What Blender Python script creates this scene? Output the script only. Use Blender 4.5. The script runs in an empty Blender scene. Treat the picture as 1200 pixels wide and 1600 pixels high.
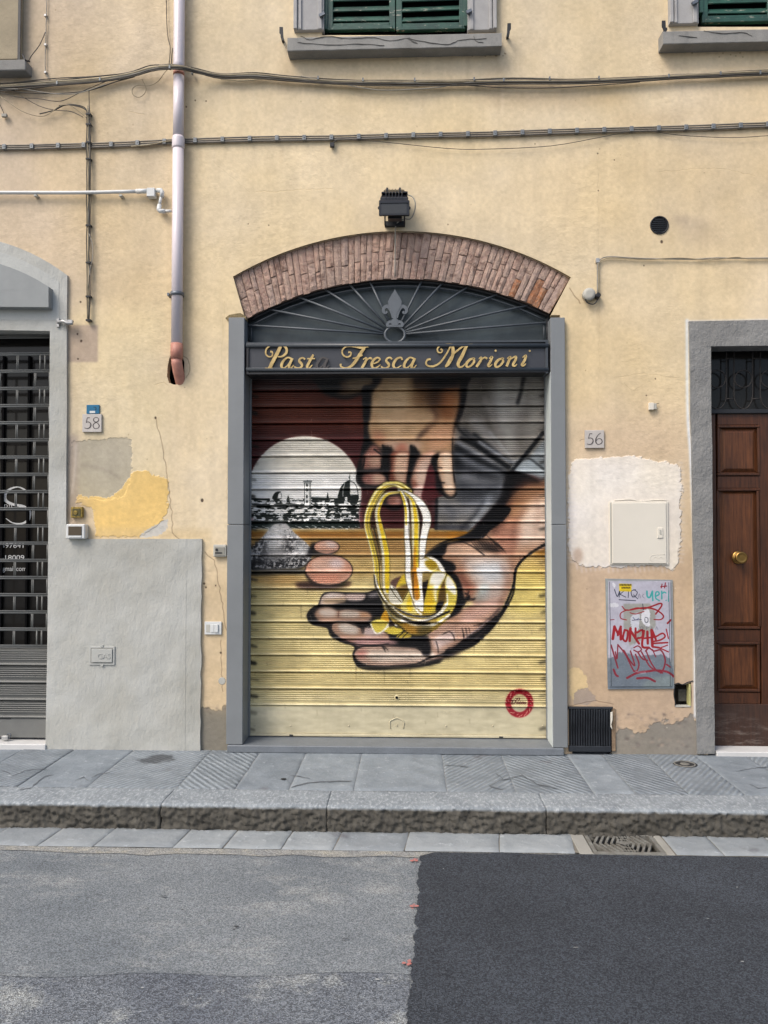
import bpy, bmesh, math, random
import numpy as np
from mathutils import Vector, Matrix, noise as mnoise
from mathutils.geometry import tessellate_polygon
random.seed(4)
C = bpy.context.scene.collection
sc = bpy.context.scene
R = math.radians
CAM_D, CAM_H, YAW, PITCH, FPX = 5.32, 1.50, math.radians(2.0), math.radians(1.6), 1200.0
def ray(px, py):
    v = ((px-600)/FPX, 1.0, -(py-800)/FPX)                         # right, forward, up
    cp, sp = math.cos(PITCH), math.sin(PITCH)
    f, u = v[1]*cp-v[2]*sp, v[1]*sp+v[2]*cp
    cy, sy = math.cos(YAW), math.sin(YAW)
    return (v[0]*cy-f*sy, v[0]*sy+f*cy, u)
def at(px, py, y=0.0):                                             # the point of the plane y = const seen at a photo pixel
    d = ray(px, py); t = (y+CAM_D)/d[1]
    return (d[0]*t, y, CAM_H+d[2]*t)
def atz(px, py, z=0.0):
    d = ray(px, py); t = (z-CAM_H)/d[2]
    return (d[0]*t, -CAM_D+d[1]*t, z)
# ---------------------------------------------------------------- camera, sky, sun, exposure
cam = bpy.data.objects.new('camera', bpy.data.cameras.new('camera')); C.objects.link(cam); sc.camera = cam
cam.location = (0, -CAM_D, CAM_H); cam.rotation_euler = (math.pi/2+PITCH, 0, YAW)
cam.data.sensor_fit = 'VERTICAL'; cam.data.sensor_height = 36; cam.data.lens = 27; cam.data.clip_end = 500; cam.data.clip_start = .05
SUN_EL, SUN_AZ = R(50), R(-46)                                      # azimuth: to the left of straight out from the wall
world = bpy.data.worlds.new('World'); sc.world = world; world.use_nodes = True
wn = world.node_tree.nodes; wl = world.node_tree.links
sky = wn.new('ShaderNodeTexSky'); sky.sky_type = 'NISHITA'; sky.sun_disc = False
sky.sun_elevation = SUN_EL; sky.sun_rotation = math.pi-SUN_AZ; sky.air_density = 1.0; sky.dust_density = 4.0; sky.ozone_density = 1.0
wl.new(sky.outputs[0], wn['Background'].inputs[0]); wn['Background'].inputs[1].default_value = .15
sun = bpy.data.objects.new('sun', bpy.data.lights.new('sun', 'SUN')); C.objects.link(sun)
sun.data.energy = 1.5; sun.data.angle = R(26); sun.data.color = (1, .95, .88)
sd = Vector((math.sin(SUN_AZ)*math.cos(SUN_EL), -math.cos(SUN_AZ)*math.cos(SUN_EL), math.sin(SUN_EL)))
sun.rotation_euler = sd.to_track_quat('Z', 'Y').to_euler(); sun.location = sd*20
sc.view_settings.view_transform = 'Standard'; sc.view_settings.look = 'None'; sc.view_settings.gamma = 1
sc.view_settings.exposure = 0.62; sc.view_settings.use_curve_mapping = False
KA = .85                                                            # photo colour to base colour
def lin(c, k=None):
    k = KA if k is None else k
    return tuple(((v/255/12.92) if v/255 <= .04045 else ((v/255+.055)/1.055)**2.4)*k for v in c[:3])+(1,)

# ---------------------------------------------------------------- materials
def newmat(name):
    m = bpy.data.materials.new(name); m.use_nodes = True
    nt = m.node_tree; nt.nodes.clear()
    o = nt.nodes.new('ShaderNodeOutputMaterial'); b = nt.nodes.new('ShaderNodeBsdfPrincipled'); nt.links.new(b.outputs[0], o.inputs[0])
    return m, nt, b
def nd(nt, typ, ins=None, **kw):
    n = nt.nodes.new('ShaderNode'+typ)
    for k, v in kw.items(): setattr(n, k, v)
    for k, v in (ins or {}).items():
        if hasattr(v, 'is_output') or isinstance(v, bpy.types.NodeSocket): nt.links.new(v, n.inputs[k])
        else: n.inputs[k].default_value = v
    return n
def noise_n(nt, pos, scale, detail=4, rough=.55): return nd(nt, 'TexNoise', {'Vector': pos, 'Scale': scale, 'Detail': detail, 'Roughness': rough}).outputs['Fac']
def ramp(nt, f, a, b): return nd(nt, 'MapRange', {'Value': f, 'From Min': a, 'From Max': b}).outputs[0]
def mix(nt, f, a, b, bt='MIX'):
    n = nt.nodes.new('ShaderNodeMix'); n.data_type = 'RGBA'; n.blend_type = bt
    for i, v in ((0, f), (6, a), (7, b)):
        if isinstance(v, bpy.types.NodeSocket): nt.links.new(v, n.inputs[i])
        else: n.inputs[i].default_value = v
    return n.outputs[2]
def bumps(nt, b, lst):
    prev = None
    for h, dist, st in lst:
        n = nd(nt, 'Bump', {'Height': h, 'Distance': dist, 'Strength': st})
        if prev: nt.links.new(prev, n.inputs['Normal'])
        prev = n.outputs[0]
    nt.links.new(prev, b.inputs['Normal'])
def mat(name, col, rough=.7, metal=0, var=.25, vs=4, col2=None, bump=.3, bs=60, bd=.003, spec=.3, speck=0, sps=300, stretch=None, coarse=0):
    m, nt, b = newmat(name)
    pos = nd(nt, 'NewGeometry').outputs['Position']
    if stretch: pos = nd(nt, 'VectorMath', {0: pos, 1: stretch}, operation='MULTIPLY').outputs[0]
    c1 = lin(col); c2 = lin(col2) if col2 else tuple(v*(1-var) for v in c1[:3])+(1,)
    f = ramp(nt, noise_n(nt, pos, vs, 6, .65), .35, .68)
    c = mix(nt, f, c1, c2)
    if speck:
        s = ramp(nt, noise_n(nt, pos, sps, 2, .6), .35, .65)
        c = mix(nt, speck, c, mix(nt, s, tuple(v*.35 for v in c1[:3])+(1,), tuple(min(.95, v*2.0) for v in c1[:3])+(1,)))
    nt.links.new(c, b.inputs['Base Color'])
    b.inputs['Roughness'].default_value = rough; b.inputs['Metallic'].default_value = metal; b.inputs['Specular IOR Level'].default_value = spec
    L = []
    if bump: L.append((noise_n(nt, pos, bs, 5, .6), bd, bump))
    if coarse: L.append((noise_n(nt, pos, 4.5, 2, .4), coarse, .6)); L.append((noise_n(nt, nd(nt, 'VectorMath', {0: pos, 1: (1, 1, .45)}, operation='MULTIPLY').outputs[0], 26, 4, .6), coarse*.3, .6))
    if L: bumps(nt, b, L)
    return m
def imgmat(name, im, cv, rough=.75, spec=.25, him=None, hd=.006, fine=(120, .0012, .6), coarse=None, ext='EXTEND', k=None):
    m, nt, b = newmat(name)
    pos = nd(nt, 'NewGeometry').outputs['Position']
    s = nd(nt, 'SeparateXYZ', {0: pos})
    u = nd(nt, 'Math', {0: s.outputs[0], 1: 1/(cv.x1-cv.x0), 2: -cv.x0/(cv.x1-cv.x0)}, operation='MULTIPLY_ADD').outputs[0]
    v = nd(nt, 'Math', {0: s.outputs[2], 1: 1/(cv.z1-cv.z0), 2: -cv.z0/(cv.z1-cv.z0)}, operation='MULTIPLY_ADD').outputs[0]
    uv = nd(nt, 'CombineXYZ', {0: u, 1: v}).outputs[0]
    t = nd(nt, 'TexImage', {0: uv}, image=im, extension=ext)
    c = t.outputs[0]
    c = mix(nt, 1, c, (KA if k is None else k,)*3+(1,), 'MULTIPLY')
    f = noise_n(nt, pos, 45, 5, .7)
    c = mix(nt, .2, c, mix(nt, ramp(nt, f, .3, .7), (.82, .8, .78, 1), (1.12, 1.12, 1.12, 1)), 'MULTIPLY')
    nt.links.new(c, b.inputs['Base Color'])
    b.inputs['Roughness'].default_value = rough; b.inputs['Specular IOR Level'].default_value = spec
    L = []
    if fine: L.append((noise_n(nt, pos, fine[0], 5, .6), fine[1], fine[2]))
    if coarse: L.append((noise_n(nt, pos, coarse[0], 4, .5), coarse[1], coarse[2]))
    if him:
        t2 = nd(nt, 'TexImage', {0: uv}, image=him, extension=ext); L.append((t2.outputs[0], hd, 1))
    if L: bumps(nt, b, L)
    return m

# ---------------------------------------------------------------- mesh helpers
class MB:
    def __init__(s): s.bm = bmesh.new()
    def box(s, x0, x1, y0, y1, z0, z1, rot=None):
        vs = [Vector((x, y, z)) for x in (x0, x1) for y in (y0, y1) for z in (z0, z1)]
        if rot:
            c = Vector(((x0+x1)/2, (y0+y1)/2, (z0+z1)/2)); vs = [rot @ (v-c)+c for v in vs]
        v = [s.bm.verts.new(p) for p in vs]
        for f in ((0, 1, 3, 2), (4, 6, 7, 5), (0, 4, 5, 1), (2, 3, 7, 6), (0, 2, 6, 4), (1, 5, 7, 3)): s.bm.faces.new([v[i] for i in f])
        return s
    def pbox(s, px0, py0, px1, py1, yf, yb):
        """box whose front face (plane y = yf) spans two photo corners"""
        pm, qm = (px0+px1)/2, (py0+py1)/2
        return s.box(at(px0, qm, yf)[0], at(px1, qm, yf)[0], yf, yb, at(pm, py1, yf)[2], at(pm, py0, yf)[2])
    def tube(s, pts, r, n=8, cap=True, closed=False):
        P = [Vector(p) for p in pts]; rings = []
        up = None
        for i, p in enumerate(P):
            a, b = P[max(0, i-1)], P[min(len(P)-1, i+1)]
            if closed: a, b = P[i-1], P[(i+1) % len(P)]
            t = (b-a).normalized()
            if up is None or abs(t.dot(up)) > .999: up = Vector((0, 1, 0)) if abs(t.y) < .9 else Vector((1, 0, 0))
            u = (up-t*up.dot(t)).normalized(); w = t.cross(u); up = u
            rr = r[i] if isinstance(r, (list, tuple)) else r
            rings.append([s.bm.verts.new(p+(u*math.cos(k*2*math.pi/n)+w*math.sin(k*2*math.pi/n))*rr) for k in range(n)])
        m = len(rings)
        for i in range(m if closed else m-1):
            A, B = rings[i], rings[(i+1) % m]
            for k in range(n):
                f = s.bm.faces.new((A[k], A[(k+1) % n], B[(k+1) % n], B[k])); f.smooth = True
        if cap and not closed: s.bm.faces.new(rings[0][::-1]); s.bm.faces.new(rings[-1])
        return s
    def plate(s, loops, y0, y1, back=True):
        """flat plate in the x-z plane between y0 (front) and y1, outline loops[0], holes after"""
        tris = tessellate_polygon([[Vector((x, z, 0)) for x, z in L] for L in loops])
        flat = [p for L in loops for p in L]
        F = [s.bm.verts.new((x, y0, z)) for x, z in flat]
        for t in tris:
            try: s.bm.faces.new([F[i] for i in t])
            except ValueError: pass
        if y1 is not None:
            B = [s.bm.verts.new((x, y1, z)) for x, z in flat]
            if back:
                for t in tris:
                    try: s.bm.faces.new([B[i] for i in t[::-1]])
                    except ValueError: pass
            k = 0
            for L in loops:
                n = len(L)
                for i in range(n): s.bm.faces.new((F[k+i], F[k+(i+1) % n], B[k+(i+1) % n], B[k+i]))
                k += n
        return s
    def pplate(s, loops, y0, y1, back=True):
        return s.plate([[at(px, py, y0)[::2] for px, py in L] for L in loops], y0, y1, back)
    def ribbon(s, pts, wd, y0, y1, smooth=True):
        """pen stroke as a solid: pts photo pixels, wd widths in photo pixels"""
        q = spline(pts, n=6) if smooth and len(pts) > 2 else np.array(pts, float)
        ws = np.full(len(q), wd) if np.isscalar(wd) else np.interp(np.linspace(0, 1, len(q)), np.linspace(0, 1, len(wd)), wd)
        T = np.gradient(q, axis=0); T /= np.linalg.norm(T, axis=1)[:, None]+1e-9
        N = np.stack([-T[:, 1], T[:, 0]], 1)*ws[:, None]/2
        A, B = q+N, q-N; prev = None
        for a, b in zip(A, B):
            pa, pb = at(a[0], a[1], y0), at(b[0], b[1], y0)
            cur = [s.bm.verts.new(pa), s.bm.verts.new(pb), s.bm.verts.new((pb[0], y1, pb[2])), s.bm.verts.new((pa[0], y1, pa[2]))]
            if prev:
                for i in range(4): s.bm.faces.new((prev[i], prev[(i+1) % 4], cur[(i+1) % 4], cur[i]))
            else: s.bm.faces.new(cur[::-1])
            prev = cur
        s.bm.faces.new(prev); return s
    def lathe(s, c, prof, n=24, axis='y'):
        """prof: (radius, offset) along the axis, from the front"""
        c = Vector(c); rings = []
        for r, o in prof:
            ring = []
            for k in range(n):
                a = k*2*math.pi/n; d = Vector((math.cos(a)*r, o, math.sin(a)*r)) if axis == 'y' else Vector((math.cos(a)*r, math.sin(a)*r, o))
                ring.append(s.bm.verts.new(c+d))
            rings.append(ring)
        for A, B in zip(rings, rings[1:]):
            for k in range(n):
                f = s.bm.faces.new((A[k], A[(k+1) % n], B[(k+1) % n], B[k])); f.smooth = True
        s.bm.faces.new(rings[0]); s.bm.faces.new(rings[-1][::-1]); return s
    def grid(s, f, nu, nv, smooth=True):
        V = [[s.bm.verts.new(f(i/nu, j/nv)) for j in range(nv+1)] for i in range(nu+1)]
        for i in range(nu):
            for j in range(nv):
                q = s.bm.faces.new((V[i][j], V[i+1][j], V[i+1][j+1], V[i][j+1])); q.smooth = smooth
        return s
    def bevel(s, w, seg=1):
        bmesh.ops.bevel(s.bm, geom=list(s.bm.edges), offset=w, segments=seg, affect='EDGES', clamp_overlap=True); return s
    def build(s, name, m, parent=None, bev=0):
        if bev: s.bevel(bev)
        bmesh.ops.recalc_face_normals(s.bm, faces=s.bm.faces)
        me = bpy.data.meshes.new(name); s.bm.to_mesh(me); s.bm.free()
        me.materials.append(m)
        return link(name, me, parent)
def link(name, me, parent=None):
    o = bpy.data.objects.new(name, me); C.objects.link(o)
    if parent is not None:
        o.parent = parent; o.matrix_parent_inverse = parent.matrix_basis.inverted()
    return o
def thing(name, label, cat, loc=(0, 0, 0), group=None):
    o = bpy.data.objects.new(name, None); o.empty_display_size = .1; C.objects.link(o); o.location = loc
    return tag(o, label, cat, group)
def tag(o, label, cat, group=None):
    o['label'] = label; o['category'] = cat; o['kind'] = 'thing'
    if group: o['group'] = group
    return o
def struct(o): o['kind'] = 'structure'; return o
def root(name, loc=(0, 0, 0)):
    o = bpy.data.objects.new(name, None); o.empty_display_size = .1; C.objects.link(o); o.location = loc; return struct(o)
def P3(pts, y): return [at(px, py, y) for px, py in pts]
def sp3(pts, y, n=5):
    """smooth run of 3-D points through photo pixels on the plane y (or one y for each point)"""
    q = spline(pts, n=n) if len(pts) > 2 else np.array(pts, float)
    ys = np.full(len(q), y) if np.isscalar(y) else np.interp(np.linspace(0, 1, len(q)), np.linspace(0, 1, len(y)), y)
    return [at(a[0], a[1], b) for a, b in zip(q, ys)]
def text(s, px, py, hpx, y, m, parent, name='lettering', depth=.001, al='LEFT', shear=0, sx=1, sp=1):
    cu = bpy.data.curves.new('t', 'FONT'); cu.body = s; cu.size = 1; cu.extrude = depth; cu.align_x = al; cu.shear = shear; cu.space_character = sp
    o = bpy.data.objects.new('t', cu); C.objects.link(o); bpy.context.view_layer.update()
    me = bpy.data.meshes.new_from_object(o.evaluated_get(bpy.context.evaluated_depsgraph_get())); bpy.data.objects.remove(o)
    p = at(px, py, y); k = (at(px, py-hpx, y)[2]-p[2])/.72
    for v in me.vertices: x, yy, z = v.co; v.co = (p[0]+x*k*sx, p[1]-z, p[2]+yy*k)
    me.materials.clear(); me.materials.append(m); me.name = name
    return link(name, me, parent)

# ---------------------------------------------------------------- painting flat print in code
def spline(pts, closed=False, n=8):
    p = np.array([q[:2] for q in pts], float)
    if len(p) < 3: return p
    if closed: q = np.vstack([p[-1], p, p[0], p[1]])
    else: q = np.vstack([2*p[0]-p[1], p, 2*p[-1]-p[-2]])
    t = np.linspace(0, 1, n, endpoint=False)[:, None]
    out = []
    for i in range(1, len(q)-2):
        a, b, c, d = q[i-1], q[i], q[i+1], q[i+2]
        out.append(.5*((2*b)+(-a+c)*t+(2*a-5*b+4*c-d)*t*t+(-a+3*b-3*c+d)*t**3))
    out = np.vstack(out)
    return out if closed else np.vstack([out, p[-1]])

def boxblur(m, s):
    if s < .4: return m
    r = max(1, int(round(s)))
    for _ in range(3):
        for ax in (0, 1):
            c = np.cumsum(np.pad(m, [(r+1, r) if a == ax else (0, 0) for a in (0, 1)], mode='edge'), axis=ax)
            m = (c[2*r+1:] - c[:-2*r-1])/(2*r+1) if ax == 0 else (c[:, 2*r+1:] - c[:, :-2*r-1])/(2*r+1)
    return m

def fbm(h, w, cell, octs=4, seed=0, sx=1., gain=.5):
    rng = np.random.default_rng(seed); out = np.zeros((h, w)); amp = 1; tot = 0
    for o in range(octs):
        c = max(1.5, cell/2**o); gh, gw = int(h/c)+4, int(w/(c*sx))+4
        g = rng.random((gh, gw)); y = np.arange(h)/c; x = np.arange(w)/(c*sx)
        yi = y.astype(int); xi = x.astype(int); fy = (y-yi); fx = (x-xi)
        fy = fy*fy*(3-2*fy); fx = fx*fx*(3-2*fx)
        a = g[yi][:, xi]; b = g[yi][:, xi+1]; c2 = g[yi+1][:, xi]; d = g[yi+1][:, xi+1]
        out += amp*((a*(1-fx)+b*fx)*(1-fy)[:, None]+(c2*(1-fx)+d*fx)*fy[:, None])
        tot += amp; amp *= gain
    return out/tot

class Canvas:
    """an image of the plane y = yp, x0..x1 by z0..z1; drawing positions come in photo pixels"""
    def __init__(s, x0, x1, z0, z1, ppm, yp, col):
        s.x0, s.x1, s.z0, s.z1, s.ppm, s.yp = x0, x1, z0, z1, ppm, yp
        s.w, s.h = int((x1-x0)*ppm), int((z1-z0)*ppm); s.soft = 1.0
        s.img = np.zeros((s.h, s.w, 3), np.float32) + np.array(col, np.float32)/255
        s.hgt = np.zeros((s.h, s.w), np.float32)
        s.k = at(601, 800, yp)[0]-at(600, 800, yp)[0]; s.k *= ppm       # texels per photo pixel
    def P(s, pts):
        out = []
        for q in pts:
            x, _, z = at(q[0], q[1], s.yp)
            out.append(((x-s.x0)*s.ppm, (s.z1-z)*s.ppm))
        return np.array(out)
    def put(s, m, x, y, col, a, hgt=0):
        h, w = m.shape; c = np.array(col, np.float32)/255
        X0, Y0, X1, Y1 = max(0, x), max(0, y), min(s.w, x+w), min(s.h, y+h)
        if X1 <= X0 or Y1 <= Y0: return
        mm = (m[Y0-y:Y1-y, X0-x:X1-x]*a)
        if col is not None and col[0] is not None:
            s.img[Y0:Y1, X0:X1] = s.img[Y0:Y1, X0:X1]*(1-mm[..., None]) + c*mm[..., None]
        if hgt: s.hgt[Y0:Y1, X0:X1] += hgt*mm
    def mask(s, p, pad):
        x, y = int(p[:, 0].min())-pad, int(p[:, 1].min())-pad
        w, h = int(p[:, 0].max())+pad+2-x, int(p[:, 1].max())+pad+2-y
        m = np.zeros((h, w)); q = p-[x, y]; r = np.roll(q, -1, 0); SS = 3
        xs = np.arange(w)+.5
        for j in range(h*SS):
            yy = (j+.5)/SS
            sel = (q[:, 1] <= yy) != (r[:, 1] <= yy)
            if not sel.any(): continue
            a, b = q[sel], r[sel]
            xc = np.sort(a[:, 0]+(yy-a[:, 1])*(b[:, 0]-a[:, 0])/(b[:, 1]-a[:, 1]))
            row = m[j//SS]
            for k in range(0, len(xc)-1, 2):
                row += np.clip(xs-xc[k]+.5, 0, 1)*np.clip(xc[k+1]-xs+.5, 0, 1)/SS
        return m, x, y
    def poly(s, pts, col, blur=0, a=1, smooth=True, noise=0, hgt=0, seed=1, spots=None):
        p = s.P(pts)
        if smooth: p = spline(p, True)
        b = blur*s.k*s.soft; m, x, y = s.mask(p, int(3*b)+2+int(noise*s.k*2)); m = boxblur(m, b)
        if noise:
            n = fbm(m.shape[0], m.shape[1], noise*s.k, 4, seed)-.5
            mb = boxblur(m, noise*s.k*.5)
            m = np.clip((mb+n*1.1-.5)*6/max(1, b)+.5, 0, 1)
        if spots:
            n = fbm(m.shape[0], m.shape[1], spots[0]*s.k, 4, seed, 1, .7); m = m*np.clip((n-spots[1])*12, 0, 1)
        s.put(m, x, y, col, a, hgt)
    def line(s, pts, wd, col, blur=0, a=1, smooth=True, hgt=0, wob=0):
        """wd: one width or one for each point, in photo pixels"""
        p = s.P(pts); n0 = len(p)
        q = spline(p) if smooth and n0 > 2 else p
        ws = np.full(len(q), wd) if np.isscalar(wd) else np.interp(np.linspace(0, 1, len(q)), np.linspace(0, 1, len(wd)), wd)
        ws = ws*s.k/2; b = blur*s.k; pad = int(ws.max()+3*b)+3
        x, y = int(q[:, 0].min())-pad, int(q[:, 1].min())-pad
        w, h = int(q[:, 0].max())+pad+2-x, int(q[:, 1].max())+pad+2-y
        m = np.zeros((h, w)); q = q-[x, y]
        for i in range(len(q)-1):
            A, B = q[i], q[i+1]; R = max(ws[i], ws[i+1])+1
            u0, u1 = int(max(0, min(A[0], B[0])-R)), int(max(A[0], B[0])+R+2)
            v0, v1 = int(max(0, min(A[1], B[1])-R)), int(max(A[1], B[1])+R+2)
            yy, xx = np.mgrid[v0:min(v1, h), u0:min(u1, w)]
            if yy.size == 0: continue
            d = B-A; L = (d**2).sum()+1e-9
            t = np.clip(((xx-A[0])*d[0]+(yy-A[1])*d[1])/L, 0, 1)
            dist = np.hypot(xx-A[0]-t*d[0], yy-A[1]-t*d[1])
            c = np.clip(ws[i]+(ws[i+1]-ws[i])*t-dist+.5, 0, 1)
            reg = m[v0:min(v1, h), u0:min(u1, w)]; np.maximum(reg, c, out=reg)
        s.put(boxblur(m, b), x, y, col, a, hgt)
    def ell(s, cx, cy, rx, ry, col, blur=0, a=1, hgt=0):
        s.poly([(cx+rx*math.cos(t), cy+ry*math.sin(t)) for t in [i*math.pi/12 for i in range(24)]], col, blur, a, False, hgt=hgt)
    def grain(s, amt, cell, seed=0, octs=4, sx=1.):
        s.img *= (1+amt*(fbm(s.h, s.w, cell*s.k, octs, seed, sx)-.5)[..., None]*2).astype(np.float32)
    def image(s, name, srgb=True, data=None):
        d = s.img if data is None else data
        im = bpy.data.images.new(name, s.w, s.h)
        buf = np.ones((s.h, s.w, 4), np.float32); buf[..., :3] = np.clip(d, 0, 1)[::-1]
        if not srgb: im.colorspace_settings.name = 'Non-Color'
        im.pixels.foreach_set(buf.ravel()); im.update(); im.pack()
        return im

def reg(x, y, k): return lambda *uv: [(x+u*k, y+v*k) for u, v in zip(uv[::2], uv[1::2])]

def paint_mural(c):
    A = reg(560, 740, 170/1200); B = reg(560, 850, 170/1200); H = reg(540, 580, 1/6); F = reg(460, 900, 160/1200)
    Kq = reg(390, 740, .15); M = reg(380, 570, .4); R1 = reg(380, 570, 250/1200); R2 = reg(610, 570, 250/1200)
    R3 = reg(380, 800, 250/1200); R4 = reg(610, 800, 250/1200)
    blk = (22, 20, 22)
    poly, line, ell = c.poly, c.line, c.ell
    def rect(x0, y0, x1, y1, col, blur=0, a=1): poly([(x0, y0), (x1, y0), (x1, y1), (x0, y1)], col, blur, a, False)
    # red wall
    rect(370, 560, 880, 830, (88, 42, 32))
    rect(370, 560, 880, 604, (52, 20, 14), 10, .9); rect(370, 615, 880, 665, (106, 58, 36), 10, .6)
    rect(370, 680, 880, 830, (82, 40, 42), 12, .9)
    # table top
    rect(370, 826, 880, 1200, (192, 177, 130))
    rect(370, 829, 880, 842, (150, 104, 40), 3, .9); rect(370, 842, 880, 872, (166, 128, 78), 5, .75)
    rect(370, 872, 880, 905, (190, 160, 104), 8, .6); rect(700, 826, 880, 845, (160, 110, 25), 5, .6)
    rect(370, 940, 880, 1050, (200, 186, 138), 15, .6)
    rect(370, 1080, 880, 1200, (192, 182, 146), 10, .8)
    rect(370, 1104, 880, 1200, (178, 171, 146), 1, .9); ell(820, 920, 45, 40, (218, 200, 120), 12, .6)
    rect(835, 832, 880, 868, (120, 84, 22), 6, .8)
    # sun disc and skyline
    cx, cy, r = 380+460*.2083, 570+960*.2083, 427*.2083
    disc = [(cx+r*math.cos(t), cy+r*math.sin(t)) for t in np.linspace(0, 2*math.pi, 60)]
    disc = [(x, min(y, 825)) for x, y in disc]
    poly(disc, (212, 208, 196), .3, 1, False)
    rect(392, 738, 562, 825, (222, 222, 220), 4, .8)
    dk = (38, 46, 42)
    p = c.P([(392, 740), (566, 740), (566, 826), (392, 826)]); x0, y0 = int(p[0, 0]), int(p[0, 1]); x1, y1 = int(p[2, 0]), int(p[2, 1])
    n = fbm(y1-y0, x1-x0, 2.6*c.k, 3, 7, 2.6, .6); yy = np.linspace(740, 826, y1-y0)[:, None]
    band = .12*np.sin(yy*1.15)+.1*np.sin(yy*.5+1)
    th = np.interp(yy, [740, 778, 779, 785, 800, 812, 818, 826], [0, 0, .50, .54, .52, .57, .80, .76])
    m = np.clip((th+band*.55-n)*16, 0, 1); m[np.broadcast_to(yy < 777, m.shape)] = 0
    xs = np.linspace(392, 566, x1-x0)[None]; ins = ((xs-cx)**2+(np.minimum(yy, 800)-cy)**2 < r*r+250)
    c.put(m*ins, x0, y0, dk, 1)
    line(Kq(20, 262, 200, 268), 3.2, dk); line(Kq(640, 255, 980, 262), 2.6, dk); line(Kq(200, 330, 1150, 345), 1.6, dk)
    rect(392, 817.5, 566, 825, (44, 56, 52), .3, .95)
    for k in range(34):
        u = 20+((k*173) % 1140); w = 10+(k*37 % 26)
        if 240 < u < 430: continue
        line(Kq(u, 540+(k*29 % 30), u+w, 545+(k*29 % 30)), .9, (205, 208, 204))
    poly(Kq(238, 262, 245, 225, 270, 195, 300, 186, 325, 190, 300, 215, 288, 262), dk); line(Kq(320, 190, 330, 225, 325, 262), .6, dk)
    poly(Kq(385, 300, 395, 240, 402, 225, 410, 240, 415, 270, 420, 300), dk, 0, 1, False)
    poly(Kq(780, 300, 785, 275, 800, 262, 813, 190, 826, 262, 835, 275, 832, 300), dk, 0, 1, False)
    poly(Kq(566, 90, 570, 345, 634, 345, 640, 90), (214, 214, 210), 0, 1, False)
    for u in (570, 634): line(Kq(u, 95, u, 350), .8, dk)
    line(Kq(560, 80, 645, 80), 1.1, dk); line(Kq(566, 98, 640, 98), .7, dk); line(Kq(602, 66, 602, 80), .6, dk)
    for v in (120, 170, 240, 290): ell(390+597*.15, 740+v*.15, 1.5, 2.6, dk)
    line(Kq(620, 100, 622, 350), .5, dk)
    poly(Kq(925, 262, 930, 190, 955, 130, 995, 90, 1040, 72, 1045, 130, 1040, 262), dk)
    line(Kq(1040, 75, 1085, 95, 1118, 150, 1130, 240), 1.0, dk); line(Kq(990, 95, 972, 160, 970, 235), .8, (215, 215, 212))
    line(Kq(1042, 0, 1040, 75), .8, dk); ell(390+1040*.15, 740+40*.15, 1.3, 1.8, (90, 96, 92))
    poly(Kq(1020, 240, 1130, 225, 1125, 300, 1080, 320, 1035, 300), dk); poly(Kq(1050, 185, 1100, 180, 1100, 212, 1050, 215), (215, 215, 210))
    poly(Kq(990, 250, 1015, 240, 1020, 300, 1000, 310), (214, 214, 210), 0, 1, False)
    poly(Kq(880, 255, 985, 262, 985, 315, 880, 318), dk, 0, 1, False)
    rect(562.5, 800, 565.5, 826, (120, 70, 72), .5, .8)
    # grey cloth on the right
    poly(M(835, 20, 1200, 20, 1200, 440, 1100, 420, 1040, 425, 1010, 530, 880, 650, 748, 645, 755, 520, 812, 500, 812, 300), (122, 118, 112), 1, 1, False)
    poly(M(880, 30, 960, 30, 940, 150, 900, 240, 850, 230), (112, 106, 98), 8, .8)
    poly(M(1000, 60, 1170, 60, 1170, 250, 1040, 330, 980, 260), (150, 147, 142), 12, .8)
    for pts, w, col, bl, al in (
        (M(1010, 20, 1005, 150, 1040, 300, 1050, 380), 16, (168, 166, 162), 4, .6), (M(930, 60, 960, 220, 1000, 330), 10, (86, 80, 74), 4, .7),
        (M(1095, 40, 1085, 100, 1070, 150), 5, (30, 30, 32), 1.5, .9), (M(900, 220, 960, 280, 1000, 350), 14, (160, 158, 156), 4, .7),
        (M(940, 130, 990, 260, 1010, 350), 8, (170, 166, 160), 3, .5),
        (M(1120, 80, 1100, 200, 1080, 300), 12, (110, 106, 100), 5, .6), (M(860, 250, 930, 310, 1000, 360), 4, (60, 60, 64), 1.5, .8),
        (M(1170, 265, 1110, 340, 1060, 400, 1035, 430), 5, (26, 28, 32), 1, 1),
        (M(825, 225, 850, 260, 900, 300, 960, 350, 1040, 400), 5, (36, 38, 42), 1.5, .95)): line(pts, w, col, bl, al)
    poly(M(818, 300, 860, 310, 930, 350, 1000, 400, 1040, 440, 1010, 530, 900, 560, 815, 500), (92, 94, 98), 4, .95)
    poly(M(815, 310, 850, 320, 850, 430, 815, 400), (34, 36, 40), 5, .9)
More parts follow.
